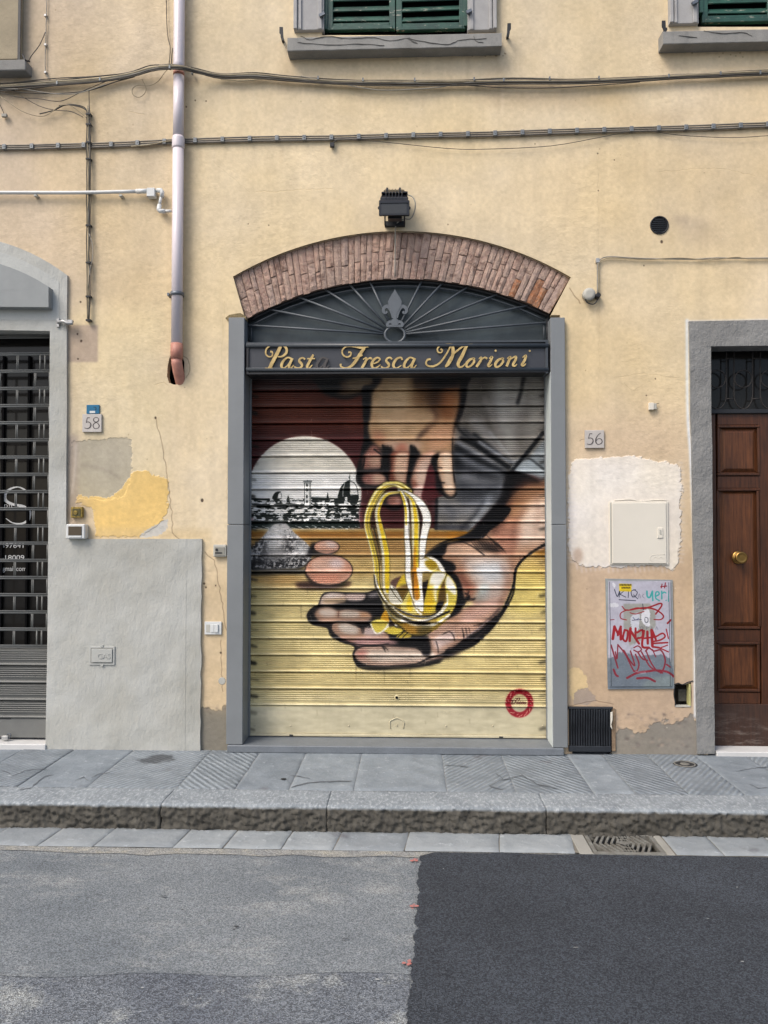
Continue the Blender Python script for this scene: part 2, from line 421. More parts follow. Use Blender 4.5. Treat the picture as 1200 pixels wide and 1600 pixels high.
    for pts, w, col, bl, al in (
        (M(850, 285, 930, 330, 1030, 400), 6, (20, 22, 26), 1.6, .95), (M(830, 300, 920, 350, 1020, 410), 5, (166, 168, 172), 2, .8),
        (M(840, 330, 930, 380, 1030, 425), 8, (26, 28, 32), 2.5, .9), (M(830, 350, 920, 395, 1000, 425), 6, (140, 144, 150), 3, .8),
        (M(820, 390, 900, 420, 980, 445), 9, (30, 32, 38), 4, .85), (M(900, 270, 980, 335, 1050, 385), 5, (30, 32, 36), 1.5, .9),
        (M(920, 300, 990, 345, 1045, 378, 1100, 365), 4, (196, 200, 206), 1.5, .8), (M(960, 260, 1010, 320, 1045, 360), 4, (170, 172, 174), 1.5, .7),
        (M(835, 430, 930, 460, 1010, 470), 14, (150, 152, 156), 6, .7), (M(850, 480, 900, 500, 990, 480), 12, (44, 46, 52), 6, .8),
        (M(770, 560, 850, 570, 940, 560), 20, (142, 144, 148), 7, .8), (M(755, 520, 752, 640), 4, (24, 26, 30), 1, .95),
        (M(940, 530, 900, 590, 850, 640), 4, (40, 42, 48), 2, .8), (M(960, 520, 930, 580, 890, 640), 9, (172, 178, 184), 4, .7),
        (M(755, 633, 880, 633), 5, (52, 54, 66), 2, .8), (M(790, 540, 820, 590, 800, 630), 7, (90, 92, 98), 4, .7)): line(pts, w, col, bl, al)
    poly(M(1060, 420, 1100, 380, 1170, 300, 1200, 300, 1200, 470, 1140, 440, 1080, 425), (150, 158, 164), 3, .9)
    poly(M(1050, 400, 1090, 372, 1130, 375, 1175, 410, 1175, 440, 1120, 425, 1060, 425), (176, 186, 192), 3, .8)
    line(M(1060, 385, 1110, 365, 1150, 390, 1175, 410), 2.5, (40, 42, 46), .8, .9)
    line(M(1170, 265, 1110, 340, 1060, 400, 1035, 430), 4, (24, 26, 30), .8, 1)
    # lower arm and hand: black ground, then skin
    poly(M(1035, 425, 1075, 418, 1120, 435, 1175, 468, 1200, 470, 1200, 560, 1100, 720, 940, 760, 860, 820, 815, 850, 700, 750, 715, 738, 770, 702, 830, 688, 880, 675, 905, 650, 960, 600, 1012, 545), blk, 1.2, 1)
    poly(M(1200, 455, 1150, 462, 1105, 470, 1060, 505, 1010, 560, 965, 640, 925, 680, 850, 695, 800, 705, 775, 735, 785, 780, 820, 810,
           835, 850, 850, 900, 900, 935, 830, 960, 810, 985, 760, 1020, 722, 1055, 722, 1110, 760, 1130, 820, 1110, 900, 1065, 975, 1000,
           1030, 910, 1058, 830, 1068, 790, 1120, 735, 1200, 690), (174, 140, 116), 1.5, 1)
    poly(M(1090, 450, 1170, 455, 1170, 500, 1060, 560, 1010, 640, 960, 660, 1000, 560), (70, 44, 36), 6, .8)
    poly(M(1060, 500, 1170, 470, 1190, 540, 1100, 600, 1040, 640), (176, 136, 100), 6, .7)
    poly(M(1100, 560, 1190, 520, 1190, 680, 1110, 700, 1060, 700), (214, 196, 182), 9, .9)
    poly(M(980, 650, 1050, 600, 1080, 640, 1060, 720, 1000, 740), (176, 128, 110), 6, .6)
    poly(M(810, 705, 900, 700, 960, 720, 930, 750, 850, 750, 800, 735), (196, 168, 146), 5, .8)
    poly(M(860, 755, 980, 750, 1040, 770, 1030, 850, 1000, 920, 950, 920, 900, 860, 870, 800), (198, 190, 184), 7, .8)
    poly(M(900, 790, 1000, 770, 1010, 830, 960, 850), (200, 206, 210), 6, .7)
    poly(M(830, 800, 870, 830, 910, 870, 880, 900, 850, 870), (150, 100, 82), 6, .7)
    poly(M(930, 860, 960, 870, 950, 920, 900, 930), (160, 190, 196), 5, .5)
    poly(M(860, 960, 930, 930, 990, 900, 1000, 940, 930, 1000, 850, 1020), (190, 160, 148), 6, .8)
    poly(M(735, 1060, 780, 1040, 840, 1030, 900, 1020, 880, 1060, 800, 1090, 760, 1100), (190, 168, 158), 4, .8)
    poly(M(700, 1120, 780, 1150, 900, 1090, 990, 1005, 1045, 900, 1020, 940, 940, 1020, 860, 1075, 790, 1110), (40, 34, 38), 2.5, .92)
    line(M(1200, 690, 1120, 735, 1068, 790, 1056, 850, 1035, 910, 990, 1000, 920, 1070, 830, 1110, 730, 1160), 3.2, blk, .6)
    poly(M(780, 768, 820, 775, 815, 808, 780, 815), blk, 3, .95)
    poly(M(835, 860, 860, 900, 850, 960, 800, 990, 740, 1010, 720, 980, 790, 930, 825, 870), blk, 2, .95)
    for a in (M(865, 890, 880, 905, 862, 918), M(845, 930, 872, 915, 905, 912), M(866, 918, 876, 895, 880, 882)): line(a, 1.6, blk, .5)
    for L_, w_, a_ in ((M(800, 800, 850, 830, 880, 880, 870, 930), 5, .5), (M(1060, 700, 1040, 760, 1050, 800), 4, .35), (M(960, 690, 1010, 730, 1060, 720), 3, .4), (M(1100, 560, 1060, 620, 1050, 690), 6, .35), (M(880, 960, 940, 900, 980, 880), 4, .3), (M(1010, 780, 1030, 850, 1000, 930), 6, .35), (M(1140, 500, 1150, 580, 1140, 660), 5, .25), (M(870, 760, 850, 800, 870, 860), 5, .3)): line(L_, w_, (112, 70, 58), 3, a_)
    for k in range(7): line(M(905+k*14, 670+k*4, 925+k*14, 695+k*4, 950+k*13, 725+k*2), [.4, 1.5, .4], blk, .4, .85)
    for k in range(5): line(M(900+k*16, 690+k*7, 955+k*12, 672+k*10), [.4, 1.3, .4], blk, .4, .7)
    poly(M(900, 690, 960, 690, 1000, 740, 985, 742, 940, 715), (60, 50, 46), 4, .5)
    line(M(780, 1055, 800, 1042, 820, 1055, 828, 1075), 1.3, blk, .3); line(M(735, 1080, 760, 1085, 764, 1120), 1.2, blk, .3)
    for k in range(4): line(M(850+k*9, 1022-k*3, 858+k*9, 1050-k*3), 1.6, blk, .4)
    line(M(900, 1030, 960, 990, 1000, 950), 2, (70, 60, 62), .8); line(M(840, 1090, 920, 1030, 960, 1000), 1.6, blk, .5)
    for k in range(5): line(M(860+k*14, 1068-k*8, 900+k*14, 1040-k*11), 1.2, (150, 136, 136), .4, .8)
    poly(B(240, 860, 700, 980, 730, 1030, 710, 1200, 600, 1260, 240, 1250), blk, 2, 1, False); poly(B(200, 640, 340, 640, 480, 860, 700, 1010, 560, 1040, 300, 1000, 200, 800), blk, 1)
    # left hand fingers
    poly(F(280, 330, 330, 215, 420, 185, 600, 190, 830, 195, 930, 165, 1010, 180, 1100, 340, 1250, 520, 1300, 760, 1500, 830, 1750, 700, 1800, 900,
           1500, 1000, 1200, 1060, 900, 1090, 740, 1060, 680, 930, 700, 830, 560, 780, 420, 700, 380, 610, 210, 570, 145, 490, 160, 420, 220, 360), blk, .6)
    poly(F(295, 320, 320, 240, 400, 195, 480, 190, 590, 215, 600, 290, 540, 310, 430, 330), (178, 160, 146), 1.2); poly(F(330, 240, 420, 205, 560, 220, 540, 245, 400, 262), (205, 196, 190), 2.5, .8)
    poly(F(600, 215, 700, 200, 820, 205, 830, 250, 780, 290, 660, 295, 600, 270), (172, 156, 148), 1.5); line(F(360, 295, 580, 285), 6, (150, 126, 92), 2, .7)
    poly(F(850, 215, 920, 185, 980, 190, 990, 240, 880, 255), (150, 144, 144), 3, .8)
    poly(F(235, 440, 290, 380, 400, 365, 500, 400, 600, 395, 720, 400, 860, 425, 910, 480, 840, 530, 600, 525, 400, 540, 280, 520), (164, 134, 114), 2)
    poly(F(290, 400, 400, 380, 490, 410, 480, 465, 380, 480, 300, 450), (200, 188, 176), 3, .9); poly(F(540, 420, 640, 400, 760, 425, 740, 475, 600, 485, 540, 460), (194, 184, 172), 3, .9)
    poly(F(780, 430, 860, 435, 880, 480, 800, 490), (180, 144, 112), 3, .8); line(F(515, 405, 512, 480), 1, (90, 60, 52), .6)
    poly(F(430, 600, 460, 550, 560, 530, 680, 560, 770, 600, 960, 620, 1100, 690, 1080, 800, 880, 805, 700, 790, 500, 700), (168, 138, 118), 1.5)
    poly(F(520, 560, 640, 555, 740, 600, 740, 670, 640, 680, 540, 640), (206, 196, 184), 3, .95); poly(F(810, 620, 950, 610, 1060, 670, 960, 700, 820, 690), (196, 180, 176), 3, .9)
    line(F(560, 730, 760, 790, 960, 790), 4, (176, 130, 126), 1.5, .7)
    for k in range(3): line(F(770+k*18, 590, 785+k*14, 625, 790+k*8, 670), [2.2, 1.4, .5], blk, .4, .9)
    poly(F(700, 920, 740, 850, 860, 815, 1020, 815, 1250, 830, 1500, 850, 1750, 860, 1700, 980, 1500, 1030, 1200, 1060, 900, 1050, 770, 1010), (170, 144, 128), 1.5)
    poly(F(820, 900, 1000, 870, 1250, 870, 1500, 880, 1680, 870, 1600, 960, 1300, 1000, 950, 1000), (200, 188, 174), 4, .9)
    poly(F(720, 900, 780, 860, 860, 880, 800, 960, 740, 950), (170, 116, 108), 4, .7)
    poly(F(740, 1010, 860, 1050, 1100, 1060, 1400, 1040, 1700, 960, 1700, 1010, 1400, 1080, 1000, 1100, 780, 1075), blk, 2, .9)
    line(F(1020, 810, 1050, 850, 1065, 890), [3, 2, .5], blk, .4); line(F(1040, 815, 1080, 850, 1100, 880), [1.5, 1, .4], blk, .3)
    line(F(1450, 850, 1490, 880, 1510, 920), [2.5, 1.5, .4], blk, .4); line(F(1430, 840, 1560, 860), 3, blk, 1, .7)
    line(F(760, 800, 900, 815, 1100, 790), 2.2, blk, .5)
    poly(B(-20, 1040, 240, 1035, 440, 1085, 330, 1108, 100, 1110, -20, 1115), (176, 142, 138), 2, .95)
    # crisp black work on the open hand
    poly(R4(255, 318, 330, 262, 410, 228, 480, 203, 600, 198, 690, 194, 745, 140, 850, 60, 900, -30, 780, -40, 700, 60, 610, 145, 540, 178, 440, 205, 340, 250), blk, .7)
    line(M(1040, 430, 1012, 530, 960, 590, 900, 650, 850, 685), [12, 13, 12, 9, 4], blk, 1.8, .92)
    poly(R4(375, 255, 415, 240, 415, 300, 385, 345, 480, 400, 480, 436, 400, 425, 370, 330), blk, 1.6, .95)
    poly(R4(420, 462, 490, 470, 535, 560, 545, 640, 600, 640, 540, 700, 470, 780, 390, 812, 455, 755, 498, 640, 480, 530), blk, 1.2, .97)
    poly(R4(285, 900, 330, 862, 430, 832, 560, 832, 660, 850, 600, 905, 500, 970, 420, 1030, 350, 1062, 300, 1034, 280, 960), (178, 148, 130), 1.5)
    poly(R4(320, 960, 400, 910, 480, 900, 470, 960, 400, 1000, 350, 1030), (208, 190, 184), 2.5, .8); poly(R4(225, 950, 284, 935, 300, 1064, 240, 1066), blk, 1.8, .96)
    for a_, w_ in ((R4(340, 968, 353, 1010, 357, 1056), 1.2), (R4(388, 916, 440, 895, 470, 925, 480, 962), 1.3), (R4(535, 868, 548, 930, 545, 962), [1, 2, .6]), (R4(562, 868, 574, 930), [1.6, .6]), (R4(586, 868, 596, 915), [1.2, .4]), (R4(620, 850, 690, 840), .8),
        (R4(400, 1064, 480, 1020, 600, 950, 700, 870, 790, 780), [2, 3, 4, 3, 2]), (R4(445, 1040, 560, 962, 650, 900), 1.5), (R4(0, 1152, 180, 1140, 290, 1092, 400, 1062, 600, 1000, 700, 915, 800, 800, 880, 690, 922, 590, 932, 450, 980, 360, 1080, 290, 1150, 238), [1.6, 2, 3, 3, 5, 6, 5, 3, 2.4, 3, 2.2, 2, 2]),
        (F(285, 330, 330, 220, 420, 190, 600, 197, 830, 203, 930, 172, 1000, 184), 1.2), (F(430, 610, 440, 560, 500, 530, 600, 540, 700, 570, 775, 600), 1.3), (F(432, 650, 520, 720, 700, 790, 880, 806, 1080, 800), 1.4), (F(705, 970, 692, 900, 730, 852, 800, 820, 960, 812, 1100, 792), 1.5),
        (F(700, 960, 740, 1040, 820, 1084, 1000, 1088, 1200, 1070, 1500, 1046, 1700, 1004), 2), (F(300, 340, 600, 338, 900, 350), [1, 2.4, 3]), (R4(545, 700, 590, 625, 580, 660, 630, 655), 1.4), (R4(380, 232, 440, 215, 520, 220, 600, 250, 700, 320), [1, 1.4, 1, 1.4, 1.8]),
        (F(160, 470, 165, 430, 215, 372), 1.4)): line(a_, w_, blk, .35, .95)
    for k in range(9): line(R4(600+k*22, 215+k*2, 640+k*20, 262+k*3, 700+k*18, 318-k*4), [.4, 1.6, .4], blk, .3, .9)
    for k in range(6): line(R4(690+k*20, 150+k*14, 760+k*14, 215+k*10, 800+k*12, 260+k*6), [.3, 1.2, .3], blk, .3, .8)
    # rock and eggs
    poly(R3(60, 440, 470, 430, 470, 462, 300, 470, 60, 478), (34, 38, 40), 2, .9); poly(R3(60, 480, 400, 478, 440, 540, 250, 560, 60, 530), (170, 134, 84), 6, .6)
    poly(R3(40, 300, 110, 225, 200, 125, 250, 88, 320, 86, 390, 160, 470, 228, 515, 290, 505, 355, 440, 412, 340, 425, 40, 418), (188, 186, 184), .5, 1)
    rock = R3(40, 300, 110, 225, 200, 125, 250, 88, 320, 86, 390, 160, 470, 228, 515, 290, 505, 355, 440, 412, 340, 425, 40, 418)
    poly(rock, (128, 126, 124), .5, .7, spots=(7, .5), seed=2); poly(R3(300, 170, 390, 190, 440, 270, 330, 300, 280, 240), (64, 64, 66), 2, .9, spots=(4, .44), seed=3)
    poly(R3(40, 300, 110, 215, 180, 220, 190, 330, 150, 420, 40, 430), (62, 62, 64), 2, .9, spots=(4, .46), seed=4); poly(R3(40, 370, 500, 340, 500, 380, 440, 412, 40, 425), (54, 54, 56), 2, .95, spots=(3.5, .44), seed=5); poly(rock, (46, 46, 48), .5, .8, spots=(2.2, .62), seed=6)
    poly(R3(190, 110, 290, 90, 330, 200, 240, 300, 170, 280), (214, 212, 208), 6, .7); poly(R3(160, 280, 320, 260, 300, 330, 150, 330), (130, 128, 126), 5, .6)
    poly(R3(380, 200, 450, 240, 500, 300, 420, 320, 390, 260), (196, 196, 194), 4, .7); line(R3(60, 425, 340, 432, 440, 415, 500, 365), 2, (30, 30, 32), .8, .9)
    poly(R3(505, 250, 540, 230, 560, 300, 720, 310, 520, 330, 480, 330), blk, 2, .9)
    def egg(f, x, y, rx, ry, k):
        (X, Y), = f(x, y); ell(X, Y, rx*k+.9, ry*k+.9, blk, .6); ell(X, Y, rx*k-.3, ry*k-.3, (196, 152, 130), .8)
        ell(X-rx*k*.05, Y-ry*k*.30, rx*k*.72, ry*k*.5, (214, 182, 164), 3.5, .85)
    k = 250/1200
    egg(R3, 625, 262, 95, 50, k); poly(R3(620, 220, 690, 230, 700, 270, 640, 262), (204, 190, 184), 2.5, .8)
    poly(R3(400, 530, 560, 515, 800, 520, 770, 560, 600, 578, 430, 572), (56, 32, 28), 3, .85)
    egg(R3, 642, 435, 177, 114, k); ell(380+700*k, 800+385*k, 12, 8, (206, 190, 188), 4, .85); ell(380+620*k, 800+490*k, 24, 8, (202, 142, 118), 4, .6)
    line(R3(470, 470, 520, 535, 620, 560, 740, 545), 3.5, (36, 26, 24), 1.5, .8); poly(R3(720, 545, 770, 520, 760, 550, 700, 558), (56, 58, 26), 1.5, .8)
    # upper hand
    poly(H(-280, 20, 460, 20, 330, 90, 240, 170, 150, 220, 20, 260, -90, 250, -200, 210, -260, 130), (18, 14, 14), 2.5)
    poly(H(-60, 100, 60, 70, 270, 50, 240, 130, 130, 200, 0, 235, -90, 215, -40, 160), (104, 84, 66), 4, .95); poly(H(20, 80, 260, 50, 200, 140, 60, 190), (140, 124, 102), 4, .85)
    poly(H(160, 150, 260, 130, 330, 30, 1110, 20, 1115, 180, 1100, 330, 1050, 470, 1020, 560, 990, 700, 1000, 900, 1040, 1110, 1030, 1170, 960, 1180, 890, 1130,
           850, 900, 800, 880, 745, 1010, 720, 1120, 600, 1110, 520, 1060, 400, 1050, 330, 1100, 180, 1100, 120, 1060, 105, 930, 140, 780, 170, 600, 160, 350), blk, 1.5)
    rect(668, 718, 682, 752, (92, 42, 44), 2, .0)
    poly(H(240, 290, 250, 200, 330, 100, 370, 40, 690, 30, 1040, 60, 1060, 200, 1055, 330, 1020, 470, 1005, 560, 1000, 680, 990, 760, 900, 760, 820, 800, 620, 760, 400, 760, 250, 650, 210, 540, 230, 420), (176, 146, 112), 3)
    poly(H(360, 110, 670, 60, 640, 240, 560, 420, 500, 620, 330, 560, 300, 380), (188, 164, 132), 10, .7)
    poly(H(660, 30, 1050, 30, 1060, 160, 900, 200, 820, 230, 700, 200, 650, 140), (16, 11, 9), 6, .97)
    poly(H(670, 60, 800, 120, 860, 260, 780, 320, 700, 340, 620, 300), (116, 84, 54), 9, .75)
    poly(H(880, 190, 1050, 160, 1050, 330, 1010, 450, 900, 460, 850, 330), (150, 96, 58), 9, .85)
    poly(H(790, 200, 870, 190, 880, 330, 800, 350), (44, 26, 16), 9, .8)
    line(H(810, 330, 850, 440, 760, 540, 690, 610), 5, (64, 36, 28), 3, .8); line(H(770, 530, 700, 600, 670, 640), 4, (40, 30, 28), 2, .8)
    poly(H(450, 400, 820, 400, 800, 500, 600, 600, 400, 560), (192, 164, 132), 8, .7)
    poly(H(820, 520, 1000, 500, 990, 700, 800, 760, 740, 660), (192, 152, 124), 8, .75); poly(H(260, 560, 360, 600, 350, 720, 260, 640), (170, 122, 98), 6, .8)
    poly(H(360, 660, 520, 640, 620, 660, 700, 640, 680, 760, 400, 770), (196, 170, 156), 6, .7)
    poly(H(480, 700, 560, 680, 570, 770, 480, 770), (186, 118, 96), 4, .7)
    # its fingers
    poly(H(180, 770, 260, 690, 330, 760, 345, 860, 330, 920, 240, 915, 170, 930, 160, 860), (150, 108, 96), 3); poly(H(230, 800, 330, 800, 335, 890, 230, 900), (200, 172, 150), 5, .8)
    poly(H(150, 990, 230, 950, 320, 955, 375, 1000, 365, 1045, 290, 1070, 190, 1065), (150, 108, 98), 3); poly(H(260, 970, 340, 965, 372, 1010, 320, 1050, 250, 1040), (206, 180, 158), 4, .85)
    line(H(110, 920, 230, 935, 330, 925), 2.6, blk, 1); line(H(265, 730, 330, 780), 2, blk, .6)
    poly(H(340, 700, 430, 720, 450, 800, 420, 1000, 370, 960, 340, 880, 345, 760), blk, 3, .95)
    poly(H(430, 760, 600, 760, 592, 860, 575, 960, 570, 1060, 460, 1040, 400, 1040, 420, 900), (122, 72, 56), 2); poly(H(480, 770, 590, 770, 588, 880, 570, 1000, 555, 1060, 470, 1030, 450, 900), (204, 178, 156), 3.5, .92)
    poly(H(610, 690, 690, 760, 690, 830, 640, 900, 600, 1060, 565, 1090, 590, 930, 600, 800), blk, 2, .95)
    poly(H(690, 800, 830, 740, 820, 820, 770, 920, 750, 1040, 730, 1110, 640, 1090, 610, 1030, 640, 920), (186, 148, 128), 2.5); poly(H(700, 850, 800, 800, 780, 900, 745, 1060, 670, 1060, 660, 960), (210, 188, 172), 4, .85)
    poly(H(615, 1010, 660, 1050, 700, 1100, 630, 1100), (140, 86, 70), 3, .8); poly(H(700, 1060, 730, 1090, 715, 1240, 620, 1130), (206, 180, 170), 2.5, .9)
    poly(H(800, 870, 860, 900, 860, 1180, 715, 1200, 745, 1040, 770, 930), (94, 42, 46), 1.2, 1)
    poly(H(800, 830, 880, 760, 890, 860, 870, 1000, 900, 1150, 850, 1100, 840, 960), blk, 2, .95)
    poly(H(870, 780, 990, 770, 1000, 900, 1015, 1040, 1030, 1130, 985, 1175, 925, 1130, 900, 1050, 870, 960, 860, 880), (196, 164, 138), 2); poly(H(900, 800, 980, 790, 1000, 1000, 1010, 1120, 960, 1120, 920, 1000), (220, 200, 178), 4, .85)
    line(H(870, 790, 850, 830), 1.6, blk, .5); line(H(860, 900, 900, 905), 1.5, blk, .5); line(H(870, 1040, 925, 1045), 1.5, blk, .5); line(H(890, 1130, 950, 1185, 1010, 1180, 1035, 1140), 1.3, blk, .5)
    line(H(1105, 30, 1112, 180, 1095, 330, 1050, 480), [7, 7, 5, 2], blk, 1.5)
    # maroon between hand and pasta, finger tip inside the loop
    poly(A(250, 260, 330, 200, 480, 215, 500, 330, 460, 390, 380, 405, 290, 370), (30, 20, 22), 1.5); poly(A(320, 270, 420, 240, 475, 270, 480, 330, 400, 350, 320, 330), (160, 112, 98), 3, .95); ell(560+430*.1417, 740+300*.1417, 4, 4, (190, 150, 138), 2, .8)
    # pasta
    W, Y, D, O = (242, 240, 232), (220, 192, 52), (70, 58, 26), (196, 134, 34)
    P_ = (226, 214, 140)
    # nest
    poly(B(620, 120, 760, 130, 880, 190, 960, 310, 1060, 420, 1085, 560, 1060, 700, 980, 820, 860, 930, 700, 1010, 560, 1000, 420, 900, 320, 780, 270, 660, 380, 560, 360, 420, 470, 350, 540, 300), (150, 128, 56), .6)
    poly(B(640, 180, 760, 160, 870, 220, 850, 290, 740, 320, 640, 300), W, .5); poly(B(730, 200, 800, 170, 880, 220, 850, 280, 780, 280), (176, 150, 40), 1.2)
    poly(B(740, 130, 850, 160, 920, 230, 960, 320, 900, 290, 850, 200), W, .3)
    poly(B(350, 420, 480, 350, 540, 310, 570, 420, 520, 540, 475, 610, 400, 520), (196, 180, 120), .5); poly(B(355, 415, 470, 355, 440, 440, 390, 490), (110, 84, 76), 1)
    poly(B(480, 350, 545, 330, 545, 420, 420, 470), Y, 1, .8); poly(B(420, 490, 560, 460, 500, 600, 475, 620), (120, 96, 46), 1.5)
    poly(B(340, 470, 400, 480, 480, 610, 470, 660, 350, 640), (200, 196, 180), .5); line(B(345, 470, 400, 560, 470, 640), 1, D); line(B(380, 470, 430, 520, 480, 610), .9, D); line(B(390, 600, 470, 650), 3, Y, 1, .8)
    poly(B(560, 500, 480, 640, 480, 720, 640, 770, 640, 640, 600, 540), (208, 194, 120), .5); poly(B(560, 560, 530, 700, 590, 740, 580, 600), Y, 1.5, .9)
    line(B(560, 490, 480, 640), 1, D)
    poly(B(590, 280, 660, 280, 660, 480, 680, 640, 650, 690, 600, 560, 590, 420), O, 1.5, .85); line(B(600, 320, 600, 480, 615, 640), 1.6, (70, 50, 26), .5)
    poly(B(640, 280, 700, 300, 700, 480, 715, 600, 710, 740, 650, 700, 600, 600, 640, 620, 680, 560), W, .4)
    line(B(640, 700, 600, 640, 650, 740, 690, 770), 3, W, .4)
    poly(B(710, 380, 760, 370, 760, 480, 730, 640, 718, 740, 706, 600, 700, 480), (34, 24, 24), .6)
    poly(B(680, 320, 780, 300, 780, 380, 720, 420, 690, 400), (170, 150, 100), 1, .9)
    poly(B(820, 300, 900, 300, 970, 330, 930, 420, 890, 520, 870, 640, 840, 740, 730, 760, 720, 680, 760, 480), (198, 180, 70), .5); poly(B(830, 310, 960, 325, 920, 420, 860, 520, 860, 640, 820, 560, 780, 440), W, 1.6, .95)
    poly(B(780, 460, 830, 480, 820, 700, 740, 740, 740, 640), (210, 176, 40), 2.5, .8)
    poly(B(940, 410, 960, 470, 960, 600, 930, 650, 880, 640, 890, 540), (106, 84, 40), 1.2); poly(B(870, 650, 940, 640, 900, 720, 850, 730), (26, 22, 24), .8)
    poly(B(975, 340, 1040, 400, 1085, 520, 1070, 660, 1010, 760, 930, 830, 860, 840, 960, 720, 970, 600, 955, 450), (206, 190, 90), .4); poly(B(980, 350, 1040, 410, 1080, 520, 1060, 560, 990, 500, 960, 440), W, 1.5, .95); line(B(975, 550, 975, 660, 910, 760, 840, 810), 2.2, W, .4)
    line(B(970, 330, 945, 400), 1, D)
    def rib(pts, ws, col, bl=.3): line(pts, ws, col, bl)
    L1 = A(560, 200, 470, 135, 390, 115, 290, 140, 210, 230, 150, 340, 110, 450, 100, 570, 130, 700, 170, 850, 200, 1000, 210, 1200) + B(230, 500, 320, 680)
    k = 170/1200
    off = lambda pts, dx, dy=0: [(x+dx, y+dy) for x, y in pts]
    rib(L1, [12, 12, 10, 13, 15, 14, 12, 11, 11, 10, 9, 8, 8, 8], D); rib(off(L1, -.6, -.6), [9, 9, 7, 10, 12, 11, 9.5, 9, 9, 8, 7, 6, 6, 6], P_)
    rib(off(L1, -3, 0), 2.4, Y); rib(off(L1, 1.6, .6), 2.2, (206, 180, 70)); rib(off(L1, -.6, -.2), .9, (90, 76, 24)); rib(off(L1, 3.3, 1), .8, (90, 76, 24), .2); rib(off(L1, -4.6, 0), 1.2, W)
    L2 = A(440, 205, 340, 215, 270, 260, 220, 360, 205, 450, 225, 560, 260, 700, 290, 850, 300, 1000, 300, 1200) + B(310, 520)
    rib(L2, [4, 6, 7, 9, 9, 11, 13, 13, 13, 12, 12], D); rib(L2, [3, 5, 6, 7.5, 7.5, 9.5, 11.5, 11.5, 11.5, 11, 11], (206, 200, 176)); rib(off(L2, 2, 0), [1, 2, 3, 3, 3, 5, 6, 7, 7, 7, 6], Y)
    rib(A(150, 420, 160, 560, 200, 720, 235, 900, 240, 1010), [1, 3, 3, 2, 1], (70, 60, 36), .5)
    R0 = A(440, 175, 520, 210, 600, 260, 690, 340, 745, 450, 750, 540, 720, 660, 700, 780, 690, 900)
    rib(R0, [5, 8, 10, 13, 14, 14, 13, 13, 12], (70, 60, 40)); rib(R0, [4, 7, 9, 11, 12.6, 12.6, 11.5, 11.5, 11], W)
    Ra = A(470, 200, 505, 280, 530, 400, 535, 560, 535, 700, 545, 900, 545, 1100) + B(560, 430, 600, 560, 640, 700)
    Rb = A(500, 210, 580, 290, 610, 400, 625, 540, 625, 680, 625, 900, 625, 1100) + B(630, 480, 640, 640)
    rib(A(540, 230, 640, 380, 670, 520, 665, 660, 650, 800), [2, 6, 8, 6, 2], (52, 34, 34), .5)
    rib(Rb, [4, 8, 12, 14, 13, 12, 12, 14, 12], D); rib(Rb, [3, 7, 10.5, 12.5, 11.5, 10, 10, 12, 10], (216, 210, 180)); rib(off(Rb, 1.2), [1, 3, 5, 6, 6, 6, 7, 10, 8], Y)
    rib(A(620, 800, 615, 1000) + B(630, 350, 640, 640), [2, 4, 7, 5], O, .8)
    rib(Ra, [5, 8, 9, 10, 10, 10, 10, 10, 8, 4], D); rib(Ra, [4, 6, 7, 8.4, 8.4, 8.4, 8.4, 8.4, 7, 3], W); rib(off(Ra, -1.5)[:4], [2, 3, 3, 2], Y)
    rib(A(545, 250, 560, 420, 555, 640, 580, 850, 600, 1100) + B(600, 480), 1.1, (60, 50, 40))
    poly(B(590, 280, 660, 280, 660, 480, 680, 640, 650, 690, 600, 560, 590, 420), O, 1.5, .8); line(B(600, 320, 600, 480, 615, 640), 1.6, (70, 50, 26), .5)
    poly(B(640, 280, 700, 300, 700, 480, 715, 600, 710, 740, 650, 700, 600, 600, 640, 620, 680, 560), W, .4)
    poly(B(340, 470, 400, 480, 480, 610, 470, 660, 350, 640), (200, 196, 180), .5); line(B(345, 470, 400, 560, 470, 640), 1, D); line(B(380, 470, 430, 520, 480, 610), .9, D)
    for pts, w, col in ((B(190, 400, 230, 540, 310, 660, 430, 760, 600, 860, 780, 870), 3.5, (60, 50, 30)), (B(180, 340, 200, 440, 260, 560, 340, 660, 480, 740, 620, 790, 780, 800, 900, 740, 960, 660), 2.4, W),
                        (B(310, 690, 420, 790, 540, 850, 700, 850, 860, 800, 1000, 740), 3.2, blk), (B(330, 660, 460, 770, 620, 830, 780, 825, 930, 740), 2, W), (B(400, 700, 540, 770, 700, 800, 820, 780, 900, 720), 2, blk),
                        (B(280, 660, 360, 790, 500, 850, 640, 890, 780, 890, 880, 860, 1000, 780), 3, W), (B(300, 700, 400, 830, 520, 880), 2, (90, 84, 60)), (B(560, 860, 680, 880, 780, 872), 3.4, blk),
                        (B(400, 840, 520, 950, 700, 985, 860, 920), 4, (140, 118, 50)), (B(420, 880, 560, 990, 700, 1010, 800, 960), 1.4, blk), (B(560, 880, 680, 920, 800, 905, 860, 870), 2.4, (200, 196, 180))): line(pts, w, col, .35)
    poly(B(480, 870, 620, 900, 700, 910, 660, 980, 560, 980), (176, 134, 52), 2, .8); poly(B(640, 920, 800, 900, 760, 980, 660, 990), (84, 72, 36), 2.5, .8)
    poly(B(250, 660, 330, 640, 420, 740, 480, 820, 420, 850, 340, 800), (110, 100, 62), 1, .5)
    poly(B(240, 830, 300, 730, 340, 840, 330, 870), (190, 146, 40), .5); poly(B(130, 870, 230, 830, 340, 870, 280, 950, 200, 980), (206, 190, 90), .4); line(B(130, 870, 160, 940, 200, 985, 280, 945, 345, 850), 1.8, W, .3)
